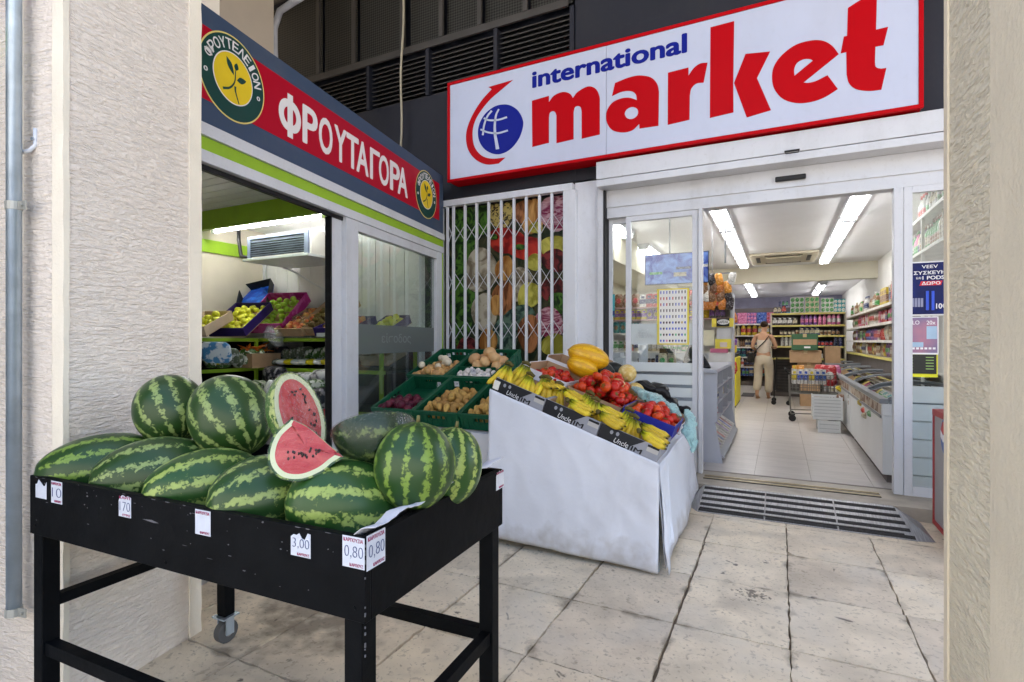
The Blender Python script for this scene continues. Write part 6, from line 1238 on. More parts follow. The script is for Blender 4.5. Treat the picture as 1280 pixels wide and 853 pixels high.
def gondola(name, label, x0, x1, y0, zs, depth=.38, top=2.0, rail=SHE, board=SHB, bot=FZ):
    t = thing(name, label, 'shelf', ((x0+x1)/2, y0, FZ)); MB().box(x0, x1, y0+depth, y0+depth+.02, bot, top).build('back_panel', SBK, t); MB().box(x0, x1, y0+.02, y0+depth-.001, FZ, FZ+.12).build('plinth', SBK, t)
    for x in (x0, x1-.03): MB().box(x, x+.03, y0+.03, y0+depth-.001, FZ+.121, top).build('upright', board, t)
    for z in zs: MB().box(x0+.031, x1-.031, y0+.01, y0+depth-.002, z-.022, z-.003).build('shelf_board', board, t); MB().box(x0+.03, x1-.03, y0-.004, y0+.0095, z-.032, z+.004).build('price_rail', rail, t)
    return t
# centre gondola facing the door
Z = [.93, 1.19, 1.42, 1.64, 1.90]
gondola('gondola_shelf', 'wide shelf unit with yellow price rails facing the door at the end of the aisle', -.18, 1.24, 13.0, Z, top=1.91)
fill((.70, 13.1, .932), (1.2, 13.1, .932), 0, ['can', 'carton'], ['cream', 'brown', 'white'], 'on the lowest visible shelf facing the door', 1, .9)
fill((.02, 13.1, 1.192), (1.2, 13.1, 1.192), 0, ['bottle', 'can', 'bottle'], ['white', 'blue', 'red', 'navy', 'green'], 'on the fourth shelf down facing the door', 2, .85)
fill((.0, 13.1, 1.422), (1.2, 13.1, 1.422), 0, ['can', 'carton', 'can'], ['navy', 'dark', 'white', 'cream'], 'on the third shelf down facing the door', 3, .9)
fill((-.14, 13.1, 1.642), (.35, 13.1, 1.642), 0, ['carton', 'can'], ['violet', 'brown', 'dark', 'white'], 'on the left of the second shelf facing the door', 4, .95)
fill((.40, 13.1, 1.642), (1.2, 13.1, 1.642), 0, ['bottle'], ['white', 'pink', 'violet', 'dark'], 'on the right of the second shelf facing the door', 5, .88, cols2=('pink', 'white'))
for k, (x, c1, c2, w_) in enumerate(((.34, 'green', 'white', 1), (.62, 'green', 'cream', 1), (.90, 'green', 'white', .9), (1.12, 'white', 'teal', .8))):
    put(pmesh('bigpack', c2, c1), 'tissue_pack', (x, 13.05, 1.905), (0, 0, 0), w_, label=['green and white tissue pack, left of the row on top of the end shelf', 'green and cream tissue pack, second on top of the end shelf', 'green and white tissue pack, third on top of the end shelf', 'pale blue and white box at the right end on top of the end shelf'][k], cat='pack')
fill((-.12, 13.1, 1.905), (.2, 13.1, 1.905), 0, ['carton'], ['white', 'dark'], 'in the small pile on the top left of the end shelf', 9, .8); fill((-.02, 13.1, 2.06), (.18, 13.1, 2.06), 0, ['carton'], ['navy'], 'topmost of the pile on the end shelf', 10, .6)
# rear left shelves
Z2 = [.61, .87, 1.14, 1.45, 1.76]
gondola('back_shelf', 'tall shelf unit at the far left end of the shop holding pink and blue packs', -1.35, .45, 15.7, Z2, top=2.2, rail=SHW, board=SHW)
fill((-1.3, 15.8, .36), (.3, 15.8, .36), 0, ['jug', 'bottle'], ['teal', 'blue'], 'at the bottom of the far left shelves', 11, .9); fill((-1.3, 15.8, .612), (.3, 15.8, .612), 0, ['bottle'], ['brown', 'white', 'dark'], 'on the fifth shelf of the far left unit', 12, .85)
fill((-1.3, 15.8, .872), (.3, 15.8, .872), 0, ['bottle', 'jug'], ['teal', 'navy', 'brown'], 'on the fourth shelf of the far left unit', 13, .85); fill((-1.3, 15.8, 1.142), (.3, 15.8, 1.142), 0, ['jug', 'bottle'], ['violet', 'cream', 'brown', 'white'], 'on the third shelf of the far left unit', 14, .85)
fill((-1.3, 15.8, 1.452), (.3, 15.8, 1.452), 0, ['jug'], ['white', 'yellow', 'cream'], 'on the second shelf of the far left unit', 15, .95)
for k, c in enumerate(('blue', 'pink', 'violet', 'blue', 'pink', 'blue', 'teal')): put(pmesh('bigpack', c, ['violet', 'pink', 'pink', 'blue', 'red', 'teal', 'blue'][k]), 'tissue_pack', (-1.15+.24*k, 15.78, 1.765), label='%s and %s pack, number %s from the left on top of the far shelves' % (c, ['violet', 'pink', 'pink', 'blue', 'red', 'teal', 'blue'][k], ['one', 'two', 'three', 'four', 'five', 'six', 'seven'][k]), cat='pack', sc=.88)
# right wall shelves
rw = thing('wall_shelving', 'long shelving along the right wall above the chest freezers', 'shelf', (1.5, 10, 1)); RZ = [1.08, 1.31, 1.55, 1.79]
MB().box(1.62, 1.64, 8.0, 14.0, .9, 2.1).build('back_panel', SBK, rw)
for z in RZ: MB().box(1.25, 1.619, 8.0, 14.0, z-.022, z-.003).build('shelf_board', SHB, rw); MB().box(1.236, 1.249, 8.0, 14.0, z-.032, z+.003).build('price_rail', SHW if z > 1.2 else SHE, rw)
MB().box(1.27, 1.619, 8.0, 14.0, .85, 1.045).build('dark_base', SBK, rw)
for k in range(7): MB().box(1.60, 1.63, 8.0+k-.015 if k else 8.0, 8.0+k+.015, .9, 2.1).build('upright', SHB, rw)
fill((1.33, 12.9, 1.081), (1.33, 8.05, 1.081), -math.pi/2, ['bag', 'bag', 'carton'], ['brown', 'yellow', 'violet', 'cream', 'white', 'orange'], 'on the lowest right wall shelf', 21, .85)
fill((1.33, 12.9, 1.311), (1.33, 8.05, 1.311), -math.pi/2, ['bag', 'carton'], ['blue', 'brown', 'white', 'red', 'violet'], 'on the third right wall shelf', 22, .9)
fill((1.33, 12.9, 1.551), (1.33, 8.05, 1.551), -math.pi/2, ['bag', 'bag', 'carton'], ['cream', 'brown', 'red', 'pink', 'white'], 'on the second right wall shelf', 23, .9)
fill((1.33, 12.9, 1.791), (1.33, 9.6, 1.791), -math.pi/2, ['carton', 'bag', 'bottle'], ['cream', 'brown', 'white'], 'on top of the right wall shelving', 24, .95)
fill((1.33, 9.55, 1.791), (1.33, 8.95, 1.791), -math.pi/2, ['carton'], ['yellow'], 'on top of the right wall shelving near the door', 25, 1.35, cols2=('brown',)); fill((1.33, 8.8, 1.791), (1.33, 8.05, 1.791), -math.pi/2, ['carton'], ['cream', 'brown'], 'on top at the near end of the right wall shelving', 26, 1.5)
# bottle shelves behind the right window
bs = thing('bottle_shelf', 'high white shelf of bottles behind the window right of the doorway', 'shelf', (1.5, 6.5, 2.2))
for z in (1.62, 2.19, 2.53): MB().box(1.24, 1.70, 5.42, 7.7, z-.03, z-.001).build('shelf_board', SHW, bs)
MB().box(1.70, 1.72, 5.42, 7.7, 1.0, 2.6).build('back_panel', SBK, bs)
for y in (5.43, 6.5, 7.68): MB().box(1.245, 1.27, y-.012, y+.012, .9, 2.499).build('upright', SHW, bs)
fill((1.34, 7.6, 2.191), (1.34, 5.5, 2.191), -math.pi/2, ['wine', 'wine', 'bottle'], ['green', 'cream', 'pink', 'dark', 'white'], 'on the middle shelf behind the right window', 31, 1.0)
fill((1.34, 7.0, 2.531), (1.34, 5.5, 2.531), -math.pi/2, ['wine'], ['white', 'cream'], 'on the top shelf behind the right window', 32, .9, gap=.06)
fill((1.34, 6.9, 1.621), (1.34, 5.5, 1.621), -math.pi/2, ['wine'], ['dark', 'brown', 'green'], 'on the low shelf behind the right window posters', 33, .95)
# chest freezers
FRW = mat('freezer_white', (.68, .68, .68), .3, var=.04, scale=3); FRG = mat('freezer_grey', (.24, .25, .27), .35); FGL = film('freezer_glass', (.75, .8, .82), .02, .9)
def freezer(x0, x1, y0, y1, label):
    t = thing('chest_freezer', label, 'freezer', ((x0+x1)/2, (y0+y1)/2, FZ)); zt = .80
    MB().box(x0, x1, y0, y1, FZ+.07, zt-.13).build('body', FRW, t, bevel=.012); MB().box(x0+.04, x1-.04, y0+.04, y1-.04, FZ-.003, FZ+.069).build('plinth', SBK, t)
    m = MB(); m.box(x0, x0+.06, y0, y1, zt-.129, zt-.03); m.box(x1-.06, x1, y0, y1, zt-.129, zt-.03); m.box(x0+.061, x1-.061, y0, y0+.05, zt-.129, zt-.03); m.box(x0+.061, x1-.061, y1-.05, y1, zt-.129, zt-.03); m.build('upper_body', FRW, t)
    MB().box(x0-.004, x0-.0005, y0+.06, y1-.06, zt-.125, zt-.045).build('picture_strip', mat('food_strip', (.16, .06, .03), .4, col2=(.50, .42, .34), scale=9, c2=(.45, .55)), t)
    MB().box(x0-.012, x0-.001, y0+.03, y1-.03, zt-.155, zt-.135).build('bumper_rail', FRG, t)
    m = MB(); m.box(x0-.02, x0+.045, y0-.01, y1+.01, zt-.029, zt+.012); m.box(x1-.045, x1+.0, y0-.01, y1+.01, zt-.029, zt+.012); m.box(x0+.0455, x1-.0455, y0-.01, y0+.035, zt-.029, zt+.012); m.box(x0+.0455, x1-.0455, y1-.035, y1+.01, zt-.029, zt+.012); m.build('lid_frame', FRG, t, bevel=.006)
    n = 10; yc = (y0+y1)/2
    for (a, b, h) in ((y0+.036, yc+.03, .0), (yc-.03, y1-.036, .012)):
        vs = []
        for k in range(n+1):
            s = k/n; x = x0+.046+(x1-x0-.092)*s; z = zt+.004+h+.085*math.sin(math.pi*s)**.7; vs += [(x, a, z), (x, b, z)]
        MB().add(vs, [(2*k, 2*k+1, 2*k+3, 2*k+2) for k in range(n)]).build('curved_lid', FGL, t, smooth=True)
        for yy in (a, b): MB().tube([V(vs[2*k])*1+V((0, yy-a, 0.004)) for k in range(n+1)], .010, 6).build('lid_edge', FRG, t, smooth=True)
    MB().box(x0+.062, x1-.062, y0+.052, y1-.052, .46, .47).build('basket_floor', FRW, t)
    return t
freezer(.775, 1.60, 5.44, 7.72, 'nearest white chest freezer by the doorway with curved glass lid'); freezer(.775, 1.60, 7.75, 10.0, 'second white chest freezer behind the near one'); freezer(.80, 1.60, 10.05, 12.2, 'third white chest freezer farthest from the door')
r = random.Random(77)
for k in range(70):
    y = r.uniform(5.6, 11.9); c1 = r.choice(['white', 'green', 'blue', 'cream', 'red', 'yellow', 'brown']); put(pmesh('bag', c1, r.choice(['white', 'green', 'blue', 'red'])), 'frozen_packet', (r.uniform(.93, 1.45), y, .52+r.uniform(0, .12)), (-1.4+r.uniform(-.2, .2), 0, r.uniform(0, 6)), 1.3, label='frozen food packet lying under the glass freezer lids', cat='packet', group='frozen food in the freezers')
# counter by the till -------------------------------------------
ct = thing('checkout_counter', 'grey white checkout counter with sweet racks left of the doorway', 'counter', (-1.2, 6.4, FZ))
CTW = mat('counter_grey', (.42, .44, .50), .45, var=.04); CTS = mat('counter_side', (.36, .37, .41), .5, var=.04)
MB().box(-2.5, -.55, 5.60, 5.64, .50, .985).build('front_panel', CTW, ct); MB().box(-2.5, -.55, 5.56, 7.6, .986, 1.02).build('counter_top', CTW, ct, bevel=.004)
m = MB(); P = Plane((-.0, 5.60, 0), (1, 0, 0), (0, 0, 1)); MB().prism([(-.75, FZ), (-.50, FZ), (-.57, .499), (-.75, .499)], P, 0, -.025).build('side_cheek', CTW, ct)
MB().prism([(-.75, FZ), (-.50, FZ), (-.57, .499), (-.75, .499)], Plane((0, 7.58, 0), (1, 0, 0), (0, 0, 1)), 0, -.025).build('side_cheek', CTW, ct); MB().box(-2.5, -.751, 5.60, 5.625, FZ, .499).build('front_panel', CTW, ct)
MB().box(-.80, -.78, 5.641, 7.55, FZ, .985).build('back_panel', CTS, ct)
for z in (.50, .66, .82): MB().box(-.779, -.56, 5.641, 7.55, z, z+.012).build('side_shelf', CTS, ct)
for y in (5.641, 6.28, 6.92, 7.54): MB().box(-.779, -.56, y, y+.012, .513, .985).build('divider', CTS, ct)
MB().add([(-.779, 5.63, .36), (-.49, 5.63, .16), (-.49, 7.55, .16), (-.779, 7.55, .36), (-.779, 5.63, .34), (-.49, 5.63, .14), (-.49, 7.55, .14), (-.779, 7.55, .34)], [(0, 1, 2, 3), (7, 6, 5, 4), (0, 4, 5, 1), (1, 5, 6, 2), (2, 6, 7, 3), (3, 7, 4, 0)]).build('magazine_rack', CTS, ct)
fill((-.62, 5.68, .513), (-.62, 7.5, .513), math.pi/2, ['can', 'carton'], ['brown', 'cream', 'orange', 'red'], 'on the lowest sweet shelf of the counter side', 41, .62); fill((-.62, 5.68, .673), (-.62, 7.5, .673), math.pi/2, ['can', 'carton'], ['cream', 'brown', 'white', 'red'], 'on the middle sweet shelf of the counter side', 42, .62); fill((-.62, 5.68, .833), (-.62, 7.5, .833), math.pi/2, ['carton'], ['brown', 'red', 'cream'], 'on the upper sweet shelf of the counter side', 43, .6)
for k in range(12):
    y = 5.72+k*.15; c = ['white', 'violet', 'cream', 'blue', 'red', 'white'][k % 6]; mb = MB().box(-.13, .13, -.085, .085, 0, .008).box(-.11, .11, -.06, .0, .0081, .0095, 1); tag(put(mb.mesh('magazine', [gm('white'), gm(c)]), 'magazine', (-.632, y, .30), (.0, .604, 0)), 'magazine lying in the slanted rack at the foot of the counter', 'magazine', 'magazines in the rack')
# things on the counter
tlp = onY(885, 460, 5.9)
tl_ = thing('hooded_scale', 'black till terminal with receipt printer on the counter edge', 'till', (tlp.x, 5.95, 1.02))
m = MB(); z0 = 1.021; m.hexa([(-.93, 5.8, z0), (-.62, 5.8, z0), (-.66, 6.1, z0), (-.93, 6.1, z0), (-.86, 5.86, z0+.24), (-.76, 5.86, z0+.24), (-.78, 6.0, z0+.24), (-.86, 6.0, z0+.24)]); m.build('stand', BLK, tl_, bevel=.02)
m = MB(); m.box(-.90, -.72, 5.90, 5.93, z0+.241, z0+.40); m.build('screen', BLK, tl_, bevel=.01); tl_.name = 'till_terminal'
pr = thing('label_printer', 'white receipt printer on the counter behind the sliding glass', 'printer', (-1.6, 6.1, 1.02)); q0 = onY(776, 446, 5.9)
MB().box(-1.95, -1.55, 5.85, 6.2, 1.021, 1.12).build('body', WHT, pr, bevel=.01); MB().box(-1.9, -1.7, 5.84, 5.849, 1.06, 1.10).build('slot', FRG, pr); MB().box(-1.66, -1.58, 5.83, 6.0, 1.121, 1.17).build('paper_roll', WHT, pr)
cs_ = onY(804, 440, 6.0)
tag(MB().lathe([(0, 0), (.045, 0), (.05, .05), (.05, .055), (.052, .11), (.052, .115), (.054, .19), (.055, .26), (0, .26)], 16, o=(cs_.x, 6.0, 1.021)).build('cup_stack', WHT, None, smooth=True, loc=(cs_.x, 6.0, 1.02)), 'tall stack of white cups on the counter beside the printer', 'cup stack')
cd_ = onY(834, 440, 5.9); sc_ = thing('pole_display', 'black customer display on a short post on the counter', 'display', (cd_.x, 5.9, 1.02)); MB().box(cd_.x-.012, cd_.x+.012, 5.89, 5.91, 1.03, 1.16).build('post', BLK, sc_); MB().box(cd_.x-.08, cd_.x+.08, 5.88, 5.92, 1.161, 1.22).build('screen', BLK, sc_, bevel=.006); MB().box(cd_.x-.06, cd_.x+.06, 5.85, 5.95, 1.021, 1.03).build('foot', BLK, sc_)
fill((-1.15, 5.75, 1.021), (-.95, 5.75, 1.021), 0, ['bag'], ['pink', 'red', 'cream'], 'on the counter top by the sliding door post', 51, .7); fill((-1.5, 6.3, 1.021), (-1.2, 6.3, 1.021), 0, ['carton', 'can'], ['dark', 'violet', 'brown'], 'on the counter behind the pole display', 52, .6)
# back shelf behind the counter (tobacco, sweets), partition
pt = thing('till_backdrop', 'tall cabinet of sweets and tobacco behind the counter with yellow display', 'cabinet', (-1.4, 8.0, FZ))
MB().box(-2.85, -.60, 8.15, 8.20, FZ, 1.95).build('back_panel', SHW, pt)
for z in (1.15, 1.42, 1.62, 1.80): MB().box(-2.85, -.60, 7.85, 8.149, z-.02, z-.001).build('shelf_board', mat('red_shelf', (.45, .28, .26), .5) if z > 1.5 else SHW, pt)
MB().box(-2.85, -.60, 7.86, 8.149, FZ, 1.129).build('cupboard', mat('cupboard_pale', (.55, .56, .58), .5), pt)
MB().box(-.60, -.57, 7.82, 8.2, FZ, 1.95).build('side_panel', CTW, pt)
fill((-2.8, 7.95, 1.801), (-.62, 7.95, 1.801), 0, ['carton', 'bag', 'carton'], ['red', 'brown', 'white', 'cream'], 'on top of the cabinet behind the till', 61, .95); fill((-2.8, 7.95, 1.621), (-.62, 7.95, 1.621), 0, ['bag', 'carton'], ['violet', 'yellow', 'dark'], 'on the upper cabinet shelf behind the till', 62, .7, cols2=('yellow', 'violet'))
fill((-2.8, 7.95, 1.151), (-1.1, 7.95, 1.151), 0, ['carton', 'bottle', 'can'], ['white', 'red', 'cream', 'green', 'brown'], 'on the low cabinet shelf behind the till', 63, .8)
fill((-2.8, 7.95, 1.421), (-1.2, 7.95, 1.421), 0, ['carton', 'can', 'bag'], ['white', 'cream', 'teal', 'brown'], 'on the middle cabinet shelf behind the till', 64, .7)
yd = thing('tobacco_display', 'yellow topped tobacco display with oval white sign behind the counter', 'display', (-.75, 7.6, 1.0)); DP = Plane((0, 7.60, 0), (1, 0, 0), (0, 0, 1))
def dq(px0, py0, px1, py1, mt, name, h0, h1): a = DP.hit(px0, py1); b = DP.hit(px1, py0); MB().prism([a, (b[0], a[1]), b, (a[0], b[1])], DP, h0, h1).build(name, mt, yd)
dq(890, 398, 917, 409, YEL, 'header', .0, .03); dq(896, 398, 912, 408.5, BLB, 'header_dark', .031, .034)
a = DP.hit(904.5, 402.8); MB().prism([(a[0]+.075*math.cos(k*.3142), a[1]+.035*math.sin(k*.3142)) for k in range(20)], DP, .035, .038).build('oval_sign', WPR, yd)
b = DP.hit(898.5, 404.5); c = DP.hit(910.5, 401); text('lettering', 'ΚΑΡΕΛΙΑ', DP, b[0], b[1], c[0], c[1], BLB, yd, h=.039, bold=.02)
dq(896, 410, 913, 424, mat('display_grey', (.5, .5, .52), .4), 'panel', 0, .01); dq(894, 424, 914, 436, YEL, 'yellow_panel', 0, .012); dq(900, 428, 909, 434, mat('print_cream', (.6, .5, .45), .5), 'picture', .013, .015); dq(888, 436, 910, 441, mat('pink_strip', (.45, .12, .2), .5), 'strip', .0, .02)
dq(877, 413, 893, 432, mat('cream_board', (.62, .58, .42), .5), 'cream_panel', .0, .01); dq(886, 441, 914, 462, SHW, 'body', -.3, .0)
# cups / small items behind glass, candy hanging strips, yellow stand
r = random.Random(8)
hs = thing('hanging_snacks', 'rack of red and gold snack bags hanging beside the aisle', 'rack', (-.72, 9.6, FZ)); MB().box(-.80, -.76, 9.55, 9.59, FZ, 2.0).build('post', FRG, hs)
for k in range(22):
    z = 1.85-k*.036-(k//6)*.03; put(pmesh('bag', r.choice(['red', 'orange', 'yellow', 'brown', 'violet']), r.choice(['yellow', 'red'])), 'snack_bag', (-.72+r.uniform(-.06, .06), 9.5, z-.25), (0, r.uniform(-.2, .2), 0), .75, label='small red or gold snack bag hanging on the rack by the aisle', cat='packet', group='hanging snack bags')
for k in range(20):
    put(pmesh('bag', *[r.choice(['brown', 'cream', 'dark', 'white', 'orange', 'brown'])]*2), 'snack_bag', (-1.02+.105*(k % 5)+r.uniform(-.02, .02), 7.62+.01*(k//5), 2.05-.11*(k//5)), (0, r.uniform(-.25, .25), r.uniform(-.3, .3)), .72, label='small packet hanging in the cluster above the tobacco display', cat='packet', group='packets hanging above the tobacco display')
hr = thing('hanging_rail', 'grey rail above the tobacco display that small packets hang from', 'rail', (-.8, 7.65, 2.2)); MB().box(-1.1, -.52, 7.66, 7.675, 2.20, 2.215).build('bar', FRG, hr); MB().box(-.82, -.81, 7.66, 7.67, 2.216, 2.9).build('hanger', FRG, hr)
ys = thing('yellow_stand', 'yellow cardboard display stand on the shop floor by the aisle', 'stand', (-.8, 10.5, FZ)); MB().box(-.93, -.70, 10.35, 11.6, FZ+.04, 1.0).build('body', mat('bright_yellow', (.72, .62, .02), .45), ys); MB().box(-.92, -.71, 10.36, 11.59, FZ, FZ+.039).build('foot', BLK, ys); MB().box(-.91, -.72, 10.37, 11.58, 1.0, 1.06).build('dark_top', BLB, ys)
tag(MB().box(-.75, -.50, 12.6, 13.4, FZ+.001, FZ+.012).build('door_mat', BLK, None, loc=(-.6, 13, FZ)), 'small dark mat on the shop floor behind the yellow stand', 'mat')
# blue screen board hanging over the counter
sb = thing('blue_display_board', 'blue illuminated picture board hanging over the till inside the shop', 'board', (-.9, 7.2, 2)); BP = Plane((0, 7.2, 0), (1, 0, 0), (0, 0, 1)); a = BP.hit(806, 357); b = BP.hit(886, 313.5)
SCR = mat('blue_screen', (.02, .035, .22), .3, col2=(.14, .24, .52), scale=5, c2=(.38, .6), dist=1.5); n_ = SCR.node_tree; bb = n_.nodes['Principled BSDF']; n_.links.new(bb.inputs['Base Color'].links[0].from_socket, bb.inputs['Emission Color']); bb.inputs['Emission Strength'].default_value = .1
MB().prism([a, (b[0], a[1]), b, (a[0], b[1])], BP, -.03, 0).build('case', BLB, sb); MB().prism([(a[0]+.01, a[1]+.01), (b[0]-.01, a[1]+.01), (b[0]-.01, b[1]-.01), (a[0]+.01, b[1]-.01)], BP, .0005, .002).build('picture', SCR, sb)
for (x0, y0, x1, y1, mt) in ((845, 333, 864, 337, gm('navy')), (877, 330, 885, 334, gm('white')), (812, 340, 828, 344, gm('green')), (842, 340, 858, 346, gm('cream'))): a = BP.hit(x0, y1); b = BP.hit(x1, y0); MB().prism([a, (b[0], a[1]), b, (a[0], b[1])], BP, .0022, .003).build('print_patch', mt, sb)
MB().box(-.62, -.60, 7.2, 7.21, 2.28, 2.9).box(-1.3, -1.28, 7.2, 7.21, 2.28, 2.9).build('hanger', FRG, sb)
# cart, boxes, crates ------------------------------------------
def wires(name, lines, rad, mt, parent): 
    m = MB()
    for a, b in lines: m.tube([a, b], rad, 5)
    return m.build(name, mt, parent)
CHR = mat('cart_wire', (.16, .155, .14), .45, .5)
def cart(x0, x1, y0, y1, zb, zt, label, mt=CHR):
    t = thing('shopping_cart', label, 'shopping cart', ((x0+x1)/2, (y0+y1)/2, FZ)); L_ = []
    for z in (zb, (zb+zt)/2-.05, (zb+zt)/2+.08, zt): L_ += [((x0, y0, z), (x1, y0, z)), ((x0, y1, z), (x1, y1, z)), ((x0, y0, z), (x0, y1, z)), ((x1, y0, z), (x1, y1, z))]
    n = 14
    for k in range(n+1): x = x0+(x1-x0)*k/n; L_ += [((x, y0, zb), (x, y0, zt)), ((x, y1, zb), (x, y1, zt))]
    for k in range(9): y = y0+(y1-y0)*k/8; L_ += [((x0, y, zb), (x0, y, zt)), ((x1, y, zb), (x1, y, zt)), ((x0, y, zb), (x1, y, zb))]
    wires('basket', L_, .0045, mt, t)
    wires('leg_frame', [((x0, y0, zt), (x0+.02, y0, FZ+.12)), ((x0, y1, zt), (x0+.02, y1, FZ+.12)), ((x0+.02, y0, FZ+.12), (x0+.02, y1, FZ+.12)), ((x0+.02, y0, FZ+.12), (x1-.1, y0, FZ+.14)), ((x0+.02, y1, FZ+.12), (x1-.1, y1, FZ+.14)), ((x1-.1, y0, FZ+.14), (x1-.1, y0, zb)), ((x1-.1, y1, FZ+.14), (x1-.1, y1, zb))], .009, mt, t)
    wires('handle', [((x0-.05, y0, zt+.07), (x0-.05, y1, zt+.07)), ((x0-.05, y0, zt+.07), (x0, y0, zt)), ((x0-.05, y1, zt+.07), (x0, y1, zt))], .012, BLK, t)
    for (x, y) in ((x0+.04, y0), (x0+.04, y1), (x1-.12, y0), (x1-.12, y1)): MB().tube([(x, y-.012, FZ+.052), (x, y+.012, FZ+.052)], .05, 14).build('wheel', BLK, t)
    return t
cart(.13, .80, 9.0, 9.5, .52, .80, 'wire shopping cart loaded with milk cartons in the aisle')
for k in range(16):
    x = .20+.075*(k % 6); y = 9.06+.12*(k//6); put(pmesh('carton', 'white', 'blue' if k % 3 else 'yellow'), 'milk_carton', (x, y, .66), (0, 0, 0), (.75, .9, 1.15), label='white milk carton standing in the wire shopping cart', cat='carton', group='milk cartons in the cart')
for k, (x, y, c) in enumerate(((.66, 9.12, 'red'), (.74, 9.3, 'pink'), (.58, 9.36, 'red'))): put(pmesh('bag', c, 'white'), 'snack_bag', (x, y, .64), (0, 0, .2*k), 1.35, label=['red and white net bag at the front of the shopping cart', 'pink and white bag at the right of the shopping cart', 'red bag at the back of the shopping cart'][k], cat='bag')
put(pmesh('carton', 'orange', 'yellow'), 'carton', (.22, 9.3, .86), (1.5, 0, .3), 1.1, label='orange carton lying on top of the milk cartons', cat='carton')
# boxes stack behind the cart
for k, (x0, x1, y0, z0, z1, mt, lb) in enumerate(((.34, .66, 11.2, FZ, .55, KRA, 'lowest brown carton of the stack behind the cart'), (.30, .66, 11.2, .551, .90, KRA, 'second brown carton of the stack behind the cart'), (.17, .68, 11.15, .901, 1.129, KRA, 'upper brown carton just below the green banana box'), (.20, .62, 11.1, 1.13, 1.43, mat('green_print_box', (.045, .12, .06), .5), 'dark green and brown fruit carton on top of the stack behind the cart'))):
    t = thing('carton', lb, 'box', ((x0+x1)/2, y0, z0)); MB().box(x0, x1, y0, y0+.4, z0, z1).build('body', mt, t, bevel=.006); MB().box((x0+x1)/2-.03, (x0+x1)/2+.03, y0-.001, y0+.401, z1-.06, z1+.001).build('tape', mat('parcel_tape', (.5, .38, .22), .3), t)
    if k == 3: MB().box(x0+.02, x1-.02, y0-.002, y0, z0+.10, z0+.20).build('brown_band', KRA, t); MB().box(x0+.2, x0+.3, y0-.003, y0-.0021, z0+.04, z0+.07).build('white_print', WPR, t)
tag(MB().box(.74, .98, 11.25, 11.6, .9, 1.2).build('carton', KRA, None, loc=(.85, 11.4, .9)), 'open brown carton to the right of the dark green one', 'box'); tag(MB().box(.72, 1.0, 11.24, 11.61, FZ, .895).build('trolley_base', FRG, None, loc=(.85, 11.4, .1)), 'grey trolley under the open brown carton', 'trolley')
dc = thing('folded_cart', 'dark empty shopping cart standing behind the loaded one', 'shopping cart', (.0, 11.2, FZ)); m = []
for k in range(12): m += [((-.05+.02*k, 11.2, .35), (-.05+.02*k, 11.2, .98)), ((-.05, 11.2, .35+.055*k), (.18, 11.2, .35+.055*k)), ((-.05, 11.2+.05*k, .98), (-.05, 11.2+.05*k, .4))]
wires('basket', m, .005, BLK, dc); wires('legs', [((-.05, 11.2, .98), (-.1, 11.2, .16)), ((.18, 11.2, .35), (.15, 11.2, .16)), ((-.05, 11.75, .98), (-.1, 11.75, .16)), ((-.1, 11.2, .98), (-.1, 11.75, .98))], .011, BLK, dc)
for (x, y) in ((-.1, 11.2), (.15, 11.2), (-.1, 11.75)): MB().tube([(x, y-.012, FZ+.045), (x, y+.012, FZ+.045)], .044, 12).build('wheel', BLK, dc)
# white crates stack
wc = onZ(1030, 538, FZ); 
for k, (z0, z1, dx, lb) in enumerate(((FZ+.0, FZ+.165, .06, 'lower white plastic crate of the stack in the aisle'), (FZ+.17, FZ+.47, -.0, 'upper white slatted plastic crate of the stack in the aisle'))):
    t = thing('plastic_crate', lb, 'crate', (.55, 8.2, z0)); x0, x1, y0, y1 = .40+dx, .72-dx*.4, 8.08, 8.50; PWH = mat('white_plastic', (.66, .68, .68), .4, var=.03)
    MB().box(x0+.01, x1-.01, y0+.01, y1-.01, z0, z0+.01).build('base', PWH, t)
    n = 7 if k else 3
    for j in range(n):
        za = z0+(z1-z0)*j/n+.004; zb_ = z0+(z1-z0)*(j+1)/n-.006; m = MB(); m.box(x0, x1, y0, y0+.006, za, zb_); m.box(x0, x1, y1-.006, y1, za, zb_); m.box(x0, x0+.006, y0+.0062, y1-.0062, za, zb_); m.box(x1-.006, x1, y0+.0062, y1-.0062, za, zb_); m.build('slat', PWH, t)
    m = MB(); 
    for (x, y) in ((x0, y0), (x1, y0), (x0, y1), (x1, y1)): m.box(x-.008, x+.008, y-.008, y+.008, z0, z1)
    m.build('corner_posts', PWH, t); MB().box(x0+.007, x1-.007, y0+.012, y0+.016, z0+.01, z1-.01).build('inner_panel', mat('crate_inside', (.45, .47, .48), .5), t)
# red and grey drinks cooler outside
co = thing('drinks_cooler', 'grey drinks cooler with red edging and round blue emblem by the right window', 'cooler', (1.2, 4.4, 0)); CP = None
cA = onZ(1157, 640, .04); X0 = .955; y1_, y0_ = 4.62, 3.96
MB().box(X0, 1.5, y0_, y1_, .06, .80).build('body', mat('cooler_grey', (.36, .35, .36), .45, var=.05), co)
for b in ((X0-.006, X0+.02, y0_-.004, y0_+.022, .05, .80), (X0-.006, X0+.02, y1_-.022, y1_+.004, .05, .80), (X0-.0065, X0+.02, y0_-.004, y1_+.004, .04, .07), (X0-.0068, 1.5, y0_-.005, y1_+.005, .79, .83)): MB().box(*b).build('red_trim', mat('cooler_red', (.40, .02, .02), .4), co)
MB().box(X0+.05, 1.45, y0_+.05, y1_-.05, 0, .059).build('base', BLK, co)
EP = Plane((X0-.0005, y1_, 0), (0, -1, 0), (0, 0, 1)); n = 28; uc, vc = EP.hit(1181, 546)
